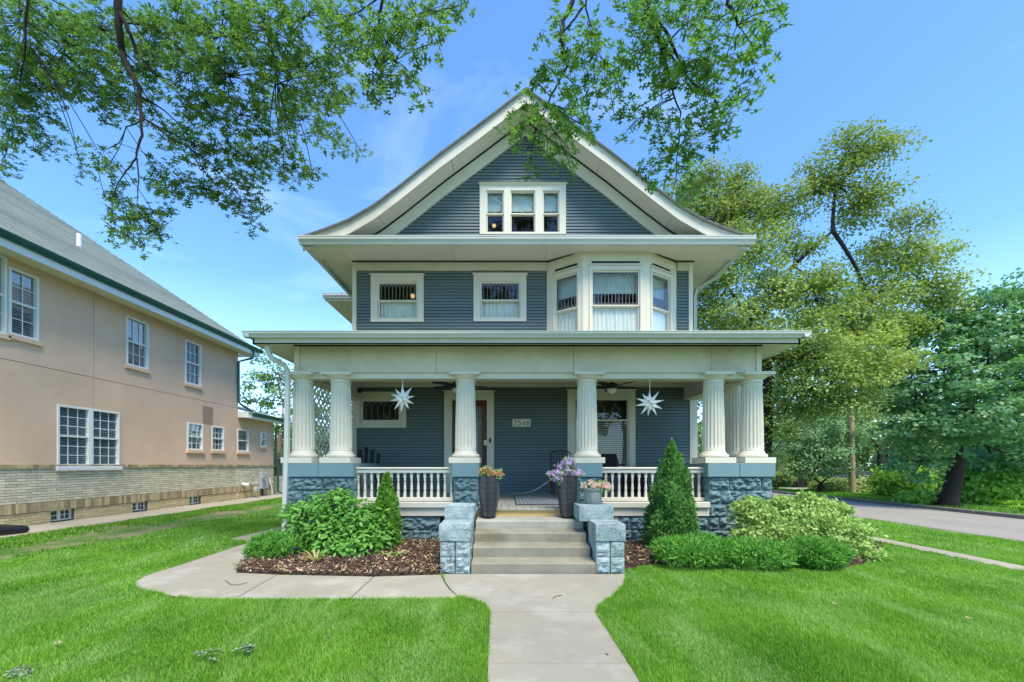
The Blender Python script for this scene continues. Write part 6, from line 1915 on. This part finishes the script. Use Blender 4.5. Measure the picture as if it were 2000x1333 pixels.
for (u, v, Y, ru, rv, lab, mt_) in ((1690, 955, 20, 70, 24, 'pale yellow green flowering meadow shrub behind the wooden pole', 'meadow'), (1630, 950, 21, 40, 14, 'low pale shrub beside the small round tree', 'meadow'),
                                    (1760, 940, 17, 50, 35, 'bright bush left of the maple trunk', 'bright'), (1800, 975, 13.6, 40, 14, 'low bright bush at the foot of the maple', 'bright'),
                                    (1905, 935, 14.5, 45, 40, 'bright bush just right of the maple trunk', 'bright'), (1960, 955, 13.5, 60, 40, 'lime green bush by the right picture edge', 'bright'),
                                    (1515, 935, 22, 30, 12, 'low bush beside the stone pier in the distance', 'meadow'), (1570, 935, 25, 26, 12, 'low bush behind the grey chair', 'meadow'), (1870, 945, 18, 60, 45, 'leafy bush behind the maple trunk', 'fartree')):
    c, r = B(u, v, Y, ru, rv); r = (r[0], r[0] * .8, r[2])
    bush('bush', lab, mt_, [(c, r), ((c[0] - r[0] * .5, c[1], c[2] * .8), (r[0] * .6, r[1] * .6, r[2] * .7)), ((c[0] + r[0] * .5, c[1], c[2] * .8), (r[0] * .6, r[1] * .6, r[2] * .7))], 0.14, 3600, T_QUAD, group='bushes beyond the side street', lumps=0.35)
# arching blades near right kerb
def straps(name, label, x, y, n, h, spread, mat, wid=0.03, cat='plant', group=None, curl=0.7):
    t = thing(name, label, cat, (x, y, 0.02), group)
    for k in range(n):
        a = random.uniform(0, 2 * PI); L_ = h * random.uniform(0.6, 1.2); sp_ = spread * random.uniform(.4, 1.2)
        d = Vector((math.cos(a), math.sin(a), 0)); s_ = Vector((-d.y, d.x, 0))
        mb = MB(); pts = []
        for q in range(7):
            tt = q / 6
            p = Vector((x, y, 0.02)) + d * sp_ * tt + Vector((0, 0, L_ * (tt - curl * tt * tt)))
            ww = wid * math.sin(PI * (0.12 + 0.88 * tt)) * 0.5 + 0.001
            mb.v += [tuple(p - s_ * ww), tuple(p + Vector((0, 0, -ww * .5))), tuple(p + s_ * ww)]
        for q in range(6):
            b = q * 3; mb.f += [(b, b + 1, b + 4, b + 3), (b + 1, b + 2, b + 5, b + 4)]
        mb.build('leaf', mat, t, smooth=True)
    return t
for k, (u, v) in enumerate(((1970, 990), (1995, 1000), (1940, 985))):
    Y = 1040 / (v - 908.) ; X = px(u, Y)
    straps('daylily', ['arching daylily clump near the right picture edge', 'arching daylily clump cut by the right picture edge', 'arching daylily clump nearest the maple trunk'][k], max(X, 12.9), Y, 26, 0.45, 0.4, 'bright', 0.04, group='daylilies on the far kerb')

# utility pole, bin, car, far house
pl = MB(); pl.tube([(px(1665, 18.9), 18.9, 0), (px(1659, 18.9), 18.9, 6.5)], [0.13, 0.10], 14)
tag(pl.build('utility_pole', 'pole', None, smooth=True), 'bare tan wooden utility pole at the edge of the side street', 'pole')
ch = thing('lawn_chair', 'small grey chair on the far lawn left of the small tree', 'chair', (px(1545, 24), 24, 0))
cx_ = px(1545, 24)
MB().box(cx_ - .3, cx_ + .3, 23.8, 24.2, 0.38, 0.44).build('seat', 'teal', ch); MB().box(cx_ - .3, cx_ + .3, 24.2, 24.26, 0.42, 0.95).build('backrest', 'teal', ch)
for a in (-.28, .28):
    for b in (23.82, 24.18): MB().box(cx_ + a - .03, cx_ + a + .03, b - .03, b + .03, 0, 0.4).build('leg', 'teal', ch)
car = thing('parked_car', 'dark parked car half hidden behind the small round tree', 'car', (px(1622, 27), 27, 0))
XX = px(1622, 27)
mb = MB(); ol = [(-2.2, .35), (-2.25, .75), (-1.5, .95), (-.8, 1.42), (.7, 1.42), (1.4, .98), (2.15, .85), (2.2, .35)]
n = len(ol); mb.v = [(XX + x, 26.2, z) for x, z in ol] + [(XX + x, 27.9, z) for x, z in ol]
mb.f = [tuple(range(n)), tuple(range(2 * n - 1, n - 1, -1))] + [(i, (i + 1) % n, n + (i + 1) % n, n + i) for i in range(n)]
mb.build('body', 'carpaint', car, bevel=0.05)
MB().hexa([(XX - 1.3, 26.18, .98), (XX + 1.2, 26.18, .98), (XX + 1.2, 26.19, .98), (XX - 1.3, 26.19, .98), (XX - .75, 26.18, 1.36), (XX + .65, 26.18, 1.36), (XX + .65, 26.19, 1.36), (XX - .75, 26.19, 1.36)]).build('side_window', 'carglass', car)
for a in (-1.4, 1.4):
    for yb in (26.1, 27.8):
        w_ = MB().tube([(XX + a, yb, .33), (XX + a, yb + .2, .33)], .33, 18).build('wheel', 'rubber', car, smooth=True)
        MB().tube([(XX + a, yb - .01, .33), (XX + a, yb + .21, .33)], .2, 14).build('rim', 'chrome', w_)
fh = thing('distant_house', 'distant red brick house behind the pale bushes right of the porch', 'house', (px(1530, 34), 34, 0))
MB().box(px(1495, 34), px(1580, 34), 34, 42, 0, 1.9).build('wall', 'redbrick', fh)
mb = MB(); mb.v = [(px(1490, 34), 33.7, 1.9), (px(1585, 34), 33.7, 1.9), (px(1585, 34), 42, 1.9), (px(1490, 34), 42, 1.9), (px(1500, 34), 38, 3.4), (px(1575, 34), 38, 3.4)]
mb.f = [(0, 1, 5, 4), (2, 3, 4, 5), (0, 4, 3), (1, 2, 5)]; mb.build('roof', 'shingle', fh)
for u in (1520, 1550): MB().box(px(u, 34), px(u + 10, 34), 33.95, 34.0, 0.7, 1.5).build('window', 'whitevinyl', fh)

# ================================================================== GARDEN PLANTS
# big leafy shrub, left
def mk(u, v, Y, ru, rv, ry=None): return B(u, v, Y, ru, rv, ry)
bush('leafy_shrub', 'large bright green broad leaved shrub in front of the left porch pier', 'shrub',
     [mk(660, 1040, 6.1, 60, 45, .45), mk(610, 1020, 6.2, 55, 42, .4), mk(590, 1060, 6.2, 35, 30, .3), mk(700, 1015, 6.1, 50, 38, .4), mk(645, 985, 6.2, 55, 25, .35), mk(735, 1050, 6.0, 35, 32, .3), mk(665, 1075, 5.8, 60, 26, .35),
      mk(570, 1000, 6.3, 22, 16, .2), mk(665, 968, 6.3, 22, 14, .2), mk(700, 1062, 5.8, 45, 30, .3), mk(735, 1010, 6.2, 25, 22, .2)],
     0.085, 6500, T_OVAL, cat='shrub', nparts=300, shell=0.3, up=0.9, jitter=0.5)
# arborvitae
def arbor(name, label, u, vb, vt, Y, ru, n, mat, seed, lean=0.0):
    zb, zt = 0.03, pz(vt, Y); X = px(u, Y); R = ru * Y / F0; H = zt - zb
    t = thing(name, label, 'evergreen shrub', (X, Y, 0), 'small conical arborvitae by the porch')
    MB().tube([(X, Y, 0), (X, Y, zb + H * .8)], [0.03, 0.01], 7).build('trunk', 'barkgrey', t)
    nc = 60
    cs_ = (np.arange(nc) + 0.5) / nc; cs_ = cs_ ** 1.15
    ca = np.arange(nc) * 2.399 + seed
    cr_ = np.interp(cs_, [0, .08, .25, .5, .75, .92, 1], [0.62, 0.86, 0.88, .66, .40, .16, 0.0]) * R * RNG.uniform(0.45, 1.18, nc)
    ch_ = H * np.interp(cs_, [0, .5, 1], [0.17, 0.15, 0.12]) * RNG.uniform(.8, 1.3, nc)
    cw_ = R * np.interp(cs_, [0, .5, 1], [0.30, 0.26, 0.12])
    k = RNG.integers(0, nc, n)
    q = unit(rnd(n)) * (1 - 0.5 * RNG.random((n, 1)) ** 1.3)
    taper = 1 - 0.55 * np.clip(q[:, 2], 0, 1)
    pos = np.stack([X + np.cos(ca[k]) * cr_[k] + q[:, 0] * cw_[k] * taper + lean * cs_[k] * H, Y + np.sin(ca[k]) * cr_[k] + q[:, 1] * cw_[k] * taper,
                    zb + cs_[k] * (H * 0.93) + q[:, 2] * ch_[k] + 0.06], 1)
    pos[:, 2] = np.maximum(pos[:, 2], 0.03)
    out = unit(np.stack([np.cos(ca[k]), np.sin(ca[k]), 0 * q[:, 2]], 1) * 0.5 + q * np.array((1, 1, 0.2)))
    d = out * 0.5 + np.array((0, 0, 1.0)) + rnd(n) * 0.4
    nrm = np.cross(out, np.array((0, 0, 1.0))) * RNG.choice([-1, 1], n)[:, None] * 0.7 + out * 0.7 + rnd(n) * 0.45
    sp_t = []
    V = [(0, 0, 0)]; 
    T = (np.array([(0, 0, 0), (0.12, .35, 0), (0.34, .62, 0), (0.1, .6, 0), (0.16, 1, 0), (0, .72, 0), (-0.16, .95, 0), (-0.1, .6, 0), (-0.34, .55, 0), (-0.12, .32, 0)], float),
         np.array([(0, 1, 9), (1, 2, 3), (3, 4, 5), (5, 6, 7), (7, 8, 9), (1, 3, 5), (5, 7, 9), (1, 5, 9)]))
    foliage('foliage', mat, t, T, pos, nrm, d, 0.055 * RNG.uniform(.6, 1.3, n), kind='stuff')
    return t
arbor('arborvitae', 'tall lumpy conical arborvitae in front of the right railing', 1312, 1075, 880, 6.15, 47, 22000, 'arbor', 3.0, 0.0)
arbor('arborvitae', 'smaller pointed arborvitae beside the leafy shrub left of the steps', 755, 1040, 938, 6.35, 28, 11000, 'arborl', 9.0)
# threadleaf bushes
thread = lambda pos, nr: nr * 0.9 + rnd(len(pos)) * 0.5 + np.array((0, 0, 0.7))
def fern(label, u, v, Y, ru, rv, n, flowers_=0, mat='fern', extra=()):
    bl = [mk(u, v, Y, ru, rv, ru * Y / F0 * .75)] + [mk(*e) for e in extra]
    t = bush('threadleaf_bush', label, mat, bl, 0.075, n, T_QUAD, cat='bush', group='low threadleaf mounds', shell=0.55, up=0.2, jitter=1.0, aspect=0.28, lumps=0.25, dd=thread)
    if flowers_:
        c, r = bl[0]; d = unit(rnd(flowers_)); d[:, 2] = np.abs(d[:, 2]); d[:, 1] = -np.abs(d[:, 1])
        p = np.array(c) + d * np.array(r) * 1.05
        foliage('bloom', 'yellowp', t, T_OVAL, p, rnd(len(p)) * .3 + np.array((0, -1, .5)), rnd(len(p)), np.full(len(p), 0.025), kind='stuff')
    return t
fern('feathery low green bush at the left end of the mulch bed', 538, 1072, 5.75, 50, 28, 6500)
fern('feathery green mound directly below the tall arborvitae', 1352, 1078, 5.35, 74, 25, 8500, 14, extra=((1310, 1072, 5.4, 30, 18), (1400, 1080, 5.25, 34, 22), (1370, 1062, 5.5, 36, 16)))
fern('feathery green mound in the middle of the right bed', 1468, 1084, 5.3, 72, 27, 8500, 10, extra=((1430, 1074, 5.4, 30, 18), (1510, 1088, 5.25, 30, 18)))
fern('darker feathery green mound in front of the variegated shrub', 1590, 1082, 5.3, 56, 28, 8500)
# variegated shrub
bush('variegated_shrub', 'wide yellow green variegated shrub at the right corner of the porch', 'varieg',
     [mk(1560, 1030, 6.2, 80, 42, .5), mk(1480, 1010, 6.2, 40, 28, .3), mk(1620, 1040, 6.1, 60, 38, .45), mk(1540, 1005, 6.3, 60, 22, .35), mk(1640, 1075, 5.9, 50, 30, .4), mk(1500, 1050, 6.0, 60, 30, .35), mk(1680, 1090, 5.7, 45, 18, .3), mk(1448, 990, 6.2, 16, 8, .12), mk(1730, 1100, 5.6, 22, 8, .15), mk(1600, 992, 6.3, 45, 18, .3), mk(1530, 985, 6.2, 18, 16, .15), mk(1575, 978, 6.2, 16, 14, .15), mk(1640, 1000, 6.1, 16, 14, .15), mk(1470, 985, 6.2, 16, 14, .15)],
     0.052, 26000, T_QUAD, cat='shrub', shell=0.4, up=0.5, jitter=0.8, lumps=0.7)
straps('withered_lily', 'pale withered strappy clump in the mulch below the leafy shrub', px(617, 5.3), 5.3, 22, 0.30, 0.22, 'strappale', 0.022, curl=0.55)
straps('hosta', 'small variegated hosta clump beside the left arborvitae', px(778, 5.7), 5.7, 14, 0.22, 0.20, 'hosta', 0.06, curl=0.8)
straps('hosta', 'yellowing hosta clump between shrub and hosta at the back of the mulch', px(742, 5.8), 5.8, 12, 0.22, 0.17, 'strappale', 0.045, curl=0.85)
for (u, v, lab) in ((578, 1108, 'left black path light stake in the mulch bed'), (724, 1113, 'right black path light stake in the mulch bed')):
    X, Y = G(u, v - 2)
    s = thing('path_light', lab, 'garden light', (X, Y, 0), 'black path lights in the mulch')
    MB().tube([(X, Y, 0), (X, Y, 0.20)], 0.006, 6).build('stake', 'blackmetal', s)
    MB().lathe((X, Y, 0.2), [(0.012, 0), (0.03, 0.01), (0.035, 0.03), (0.01, 0.045)], 12).build('lamp_head', 'blackmetal', s, smooth=True)

# ================================================================== OVERHANGING OAKS
def oak(name, label, blobs, limbs, trunk, leaf=0.125, dens=1.25, seed=0, nparts=300, mat='oak', depthj=0.35):
    t = thing(name, label, 'tree', trunk[0])
    tb = MB(); tb.tube(trunk, np.linspace(0.34, 0.16, len(trunk)), 12); tb.lathe(trunk[0], [(0.5, -.03), (0.38, .2), (0.34, .5)], 12); tb.build('trunk', 'bark', t, smooth=True)
    nodes = []
    for (pts, r0, r1) in limbs:
        lb_ = MB(); pp = [Vector(p) for p in pts]
        fine = []
        for a, b in zip(pp, pp[1:]):
            for q in range(4):
                c = a.lerp(b, q / 4); c += Vector(mnoise.noise_vector(c * 3)) * 0.05 * (0 if q == 0 else 1); fine.append(c)
        fine.append(pp[-1])
        rs = np.linspace(r0, r1, len(fine))
        lb_.tube(fine, rs, 8); lb_.build('limb', 'bark', t, smooth=True)
        nodes += [(f, r) for f, r in zip(fine, rs)]
    tw = MB()
    P_, D_, N_ = [], [], []
    for (u, v, ru, rv, Y) in blobs:
        c = Vector(P(u, v, Y))
        q, rq = min(nodes, key=lambda n_: (n_[0] - c).length + (2.0 if n_[0].z < c.z - 0.1 else 0))
        if (q - c).length > 0.12: branch(tw, q, c, min(rq * .6, 0.012), 0.005, 0.10, 5, 5, sag=0.08)
        Lp = leaf * F0 / Y
        n = int(dens * PI * ru * rv / (0.26 * Lp * Lp))
        ng = max(2, n // 6)
        for g in range(ng):
            a = random.uniform(0, 2 * PI); rr = math.sqrt(random.random())
            yy = Y + random.gauss(0, depthj * 0.6)
            gc = Vector(P(u + ru * rr * math.cos(a), v + rv * rr * math.sin(a), yy))
            if random.random() < 0.75:
                branch(tw, c, gc, 0.0045, 0.0022, 0.12, 3, 3, sag=0.06)
            dr = (gc - c); dr = dr.normalized() if dr.length > 1e-3 else Vector((0, 0, -1))
            for k in range(6):
                dd_ = Vector((random.gauss(0, .8), random.gauss(0, .8), random.gauss(-.35, .6))) + dr * 0.6
                dd_.normalize()
                P_.append(gc + dd_ * 0.03 + Vector((random.gauss(0, .048), random.gauss(0, .048), random.gauss(0, .045)))); D_.append(dd_)
                N_.append(Vector((random.gauss(0, .45), random.gauss(-.35, .5), random.gauss(.8, .4))))
    tw.build('twig', 'bark', t, kind='stuff')
    pos, d, nrm = (np.array([tuple(q) for q in z]) for z in (P_, D_, N_))
    foliage('foliage', mat, t, T_OAK, pos, nrm, d, leaf * RNG.uniform(0.7, 1.15, len(pos)), nparts=nparts)
    return t
Lb = [(40, 50, 80, 70, 6), (30, 140, 55, 60, 6.3), (20, 220, 45, 45, 6.6), (12, 300, 24, 40, 7), (95, 170, 60, 50, 6.4), (60, 265, 35, 26, 6.6), (100, 285, 20, 18, 6.6), (130, 90, 70, 70, 5.9), (120, 235, 18, 14, 6.5),
      (180, 150, 60, 50, 6.2), (215, 195, 45, 25, 6.2), (200, 60, 60, 60, 5.8), (210, 228, 22, 16, 6.2), (160, 325, 22, 14, 6), (150, 290, 10, 6, 6), (212, 325, 28, 18, 6), (190, 292, 16, 8, 6), (268, 215, 28, 28, 6), (300, 185, 20, 22, 6),
      (290, 90, 50, 70, 5.6), (250, 130, 40, 40, 5.8), (340, 60, 70, 60, 5.3), (370, 140, 55, 55, 5.5), (430, 70, 70, 65, 5.0), (450, 150, 60, 55, 5.3), (520, 60, 65, 60, 4.8), (540, 140, 60, 50, 5.2),
      (600, 30, 60, 35, 4.6), (690, 30, 60, 35, 4.3), (775, 30, 50, 35, 4.0), (840, 20, 45, 22, 3.9), (895, 12, 32, 16, 3.9), (680, 90, 50, 40, 4.4), (740, 90, 45, 40, 4.2), (800, 85, 35, 30, 4.0), (850, 85, 16, 28, 3.9),
      (745, 145, 45, 30, 4.3), (800, 155, 22, 18, 4.1), (825, 185, 14, 18, 4.1), (745, 180, 16, 10, 4.4), (600, 130, 50, 40, 5.0), (650, 150, 50, 35, 5.2), (620, 190, 50, 28, 5.6), (680, 205, 25, 16, 6.2),
      (400, 210, 55, 40, 5.7), (470, 225, 55, 40, 5.9), (540, 215, 45, 40, 5.9), (590, 235, 45, 30, 6.2), (640, 262, 35, 22, 6.8), (672, 285, 25, 10, 7.2), (705, 296, 14, 10, 7.2),
      (330, 260, 30, 30, 6.2), (380, 285, 45, 35, 6.2), (440, 300, 45, 35, 6.3), (500, 290, 45, 32, 6.4), (550, 290, 35, 26, 6.6), (575, 330, 32, 22, 6.8), (610, 340, 20, 12, 6.9), (555, 355, 14, 14, 6.9),
      (310, 340, 28, 26, 6.2), (350, 360, 40, 30, 6.2), (400, 370, 40, 26, 6.3), (445, 365, 35, 25, 6.4), (480, 350, 30, 30, 6.5), (470, 395, 35, 26, 6.5), (500, 390, 18, 20, 6.6), (492, 440, 16, 16, 6.6), (520, 330, 20, 20, 6.6),
      (205, 385, 14, 8, 6), (232, 400, 24, 20, 6), (225, 440, 18, 26, 6), (265, 425, 30, 26, 6), (300, 415, 30, 24, 6.1), (305, 450, 32, 22, 6.1), (250, 462, 26, 14, 6), (282, 482, 18, 10, 6), (255, 365, 16, 10, 6)]
Y6 = 6.0
limbL = [([(-3.6, 0.8, 6.6), (-4.2, 3.0, 8.2), P(225, -60, 5.10), P(232, 40, 5.20), P(238, 100, 5.30), P(252, 140, 5.30), P(273, 172, 5.30), P(276, 225, 5.30), P(278, 265, 5.30), P(266, 310, 5.30)], 0.055, 0.011),
         ([P(233, 15, 5.20), P(250, 60, 5.20), P(268, 105, 5.30), P(297, 142, 5.30)], 0.03, 0.012), ([P(266, 310, 5.30), P(245, 335, 5.30), P(225, 375, 5.30)], 0.011, 0.006),
         ([P(268, 310, 5.30), P(271, 350, 5.30), P(268, 395, 5.30)], 0.010, 0.005), ([P(278, 230, 5.30), P(320, 260, 5.40), P(370, 290, 5.50), P(390, 330, 5.50)], 0.013, 0.006), ([P(282, 235, 5.30), P(246, 248, 5.30), P(232, 280, 5.30), P(200, 290, 5.30)], 0.009, 0.004),
         ([(-4.2, 3.0, 8.2), P(480, -60, 5), P(520, 60, 5.2), P(540, 150, 5.4), P(560, 230, 5.30)], 0.03, 0.008), ([(-3.6, 0.8, 6.6), P(760, -80, 4), P(740, 50, 4.2), P(770, 120, 4.2)], 0.025, 0.006),
         ([(-4.2, 3.0, 8.2), P(60, -60, 5.30), P(50, 80, 5.50), P(40, 200, 6.6)], 0.022, 0.006)]
oak('oak_tree', 'pin oak canopy hanging into the top left with dark forked limb', Lb, limbL, [(-4.6, -3.0, 0), (-4.5, -2.8, 2.5), (-4.2, -2.0, 5.0), (-3.6, 0.8, 6.6)], leaf=0.114, dens=1.95, mat='oak')
Rb = [(1095, 60, 26, 30, 4.6), (1150, 50, 30, 28, 4.6), (1062, 125, 22, 30, 4.6), (1048, 160, 12, 18, 4.6), (1110, 110, 34, 32, 4.6), (1165, 110, 34, 34, 4.7), (1205, 135, 24, 22, 4.8), (1120, 165, 40, 28, 4.7), (1180, 170, 38, 22, 4.8), (1215, 185, 18, 16, 4.8), (1165, 205, 26, 14, 4.9), (1200, 225, 18, 12, 4.9),
      (1028, 205, 22, 28, 4.8), (1062, 215, 34, 26, 4.9), (1100, 215, 30, 26, 4.9), (1140, 240, 24, 20, 4.9), (1155, 255, 14, 14, 4.9), (1000, 268, 22, 20, 4.9), (1040, 262, 40, 24, 4.9), (1085, 262, 34, 24, 5), (1030, 292, 30, 16, 4.9), (1110, 290, 26, 18, 5), (1035, 322, 18, 16, 4.9), (1070, 305, 14, 12, 4.9), (1115, 328, 18, 18, 5),
      (1230, 40, 34, 40, 4.3), (1285, 50, 46, 46, 4.2), (1345, 45, 46, 44, 4.1), (1405, 40, 46, 38, 4.0), (1460, 30, 40, 28, 3.9), (1505, 20, 26, 18, 3.9), (1500, 45, 12, 10, 3.9), (1245, 105, 38, 34, 4.5), (1300, 120, 46, 40, 4.4), (1360, 120, 46, 40, 4.2), (1420, 110, 44, 40, 4.1), (1470, 90, 22, 34, 4.0), (1470, 150, 18, 34, 4.1),
      (1320, 175, 42, 34, 4.5), (1380, 180, 46, 34, 4.3), (1440, 190, 30, 30, 4.2), (1465, 185, 16, 14, 4.2), (1270, 215, 24, 14, 4.8), (1238, 215, 10, 14, 4.8), (1225, 255, 12, 16, 4.9), (1250, 240, 20, 14, 4.8), (1310, 235, 36, 30, 4.7), (1370, 235, 36, 28, 4.5), (1415, 240, 24, 26, 4.4), (1400, 265, 24, 18, 4.5),
      (1310, 280, 30, 24, 4.9), (1350, 285, 30, 24, 4.8), (1290, 310, 20, 18, 5), (1330, 325, 30, 22, 5), (1270, 335, 10, 14, 5), (1300, 350, 28, 20, 5), (1335, 365, 24, 18, 5), (1320, 388, 16, 12, 5)]
limbR = [([(2.6, 0.2, 6.2), (2.2, 2.5, 7.0), P(1270, -60, 4.4), P(1262, 30, 4.4), P(1290, 90, 4.4), P(1306, 150, 4.5)], 0.06, 0.012),
         ([P(1262, 20, 4.4), P(1300, 60, 4.4), P(1330, 130, 4.5), P(1370, 180, 4.5), P(1380, 190, 4.5)], 0.02, 0.007), ([P(1290, 90, 4.4), P(1330, 135, 4.6), P(1400, 200, 4.4), P(1415, 230, 4.4)], 0.012, 0.005),
         ([(2.2, 2.5, 7.0), P(1140, -70, 4.6), P(1118, 5, 4.6), P(1099, 40, 4.6), P(1100, 90, 4.6), P(1108, 130, 4.7), P(1075, 190, 4.8), P(1060, 230, 4.9)], 0.035, 0.006),
         ([P(1140, -20, 4.6), P(1142, 10, 4.6), P(1115, 45, 4.6), P(1102, 62, 4.6)], 0.016, 0.008), ([P(1145, 0, 4.6), P(1160, 60, 4.7), P(1180, 120, 4.7)], 0.01, 0.004),
         ([(2.6, 0.2, 6.2), P(1440, -80, 4), P(1420, 10, 4.0), P(1440, 50, 4)], 0.04, 0.008), ([P(1306, 150, 4.5), P(1330, 220, 4.7), P(1325, 290, 4.9), P(1320, 350, 5)], 0.010, 0.005)]
oak('oak_tree', 'pin oak branches drooping from the top centre before the gable', Rb, limbR, [(3.4, -3.2, 0), (3.3, -3.0, 2.5), (3.0, -1.8, 4.6), (2.6, 0.2, 6.2)], leaf=0.122, dens=1.75, mat='oaklight')

# ================================================================== LITTER
def litter(name, label, u, v, n, s, mat='deadleaf', cat='fallen leaves', group='fallen leaf sprigs on the lawn'):
    X, Y = G(u, v)
    t = thing(name, label, cat, (X, Y, 0), group)
    MB().tube([(X - s, Y, 0.035), (X, Y + .01, 0.045), (X + s, Y - .01, 0.04)], 0.003, 4).build('twig', 'bark', t)
    pos = np.array((X, Y, 0.045)) + rnd(n) * np.array((s * .7, s * .5, 0.008))
    foliage('foliage', mat, t, T_OAK, pos, rnd(n) * .4 + np.array((0, 0, 1)), rnd(n) * np.array((1, 1, .15)), np.full(n, 0.085), nparts=n)
litter('leaf_sprig', 'fallen oak leaf sprig on the lawn left of centre at the front', 422, 1286, 6, 0.06)
litter('leaf_sprig', 'fallen oak leaf sprig just right of its twin on the front lawn', 484, 1278, 5, 0.045)
litter('leaf_sprig', 'fallen leaf sprig in the bottom left corner of the lawn', 45, 1318, 6, 0.06)
for (u, v, lab) in ((1275, 1143, 'small fallen leaf near the pedestal on the right lawn'), (1285, 1248, 'small fallen leaf near the walk on the right lawn'), (1635, 1188, 'small brown leaf in the middle of the right lawn'), (1897, 1217, 'small brown leaf at the far right of the lawn'), (120, 1267, 'small brown leaf on the left lawn')):
    X, Y = G(u, v)
    me = npmesh('fallen_leaf', T_OAK[0] * 0.05, T_OAK[1]); o = link('fallen_leaf', me, 'straw' if 'brown' in lab else 'deadleaf'); o.location = (X, Y, 0.04); o.rotation_euler = (0.2, -0.2, random.uniform(0, 6))
    tag(o, lab, 'leaf', 'single fallen leaves')
def twigthing(pts, lab):
    q = [(*G(u, v), 0.006) for u, v in pts]
    tag(MB().tube(q, 0.0028, 5).build('twig', 'bark', None), lab, 'twig', 'twigs on the paving')
twigthing([(440, 1134), (450, 1143), (465, 1144), (484, 1139)], 'thin curved twig lying on the left curving walk')
twigthing([(1080, 1171), (1084, 1166), (1098, 1164)], 'tiny dark twig lying on the main walk below the steps')
twigthing([(1183, 1278), (1188, 1281)], 'tiny dark twig near the right edge of the front slab')
print('objects', len(bpy.data.objects))
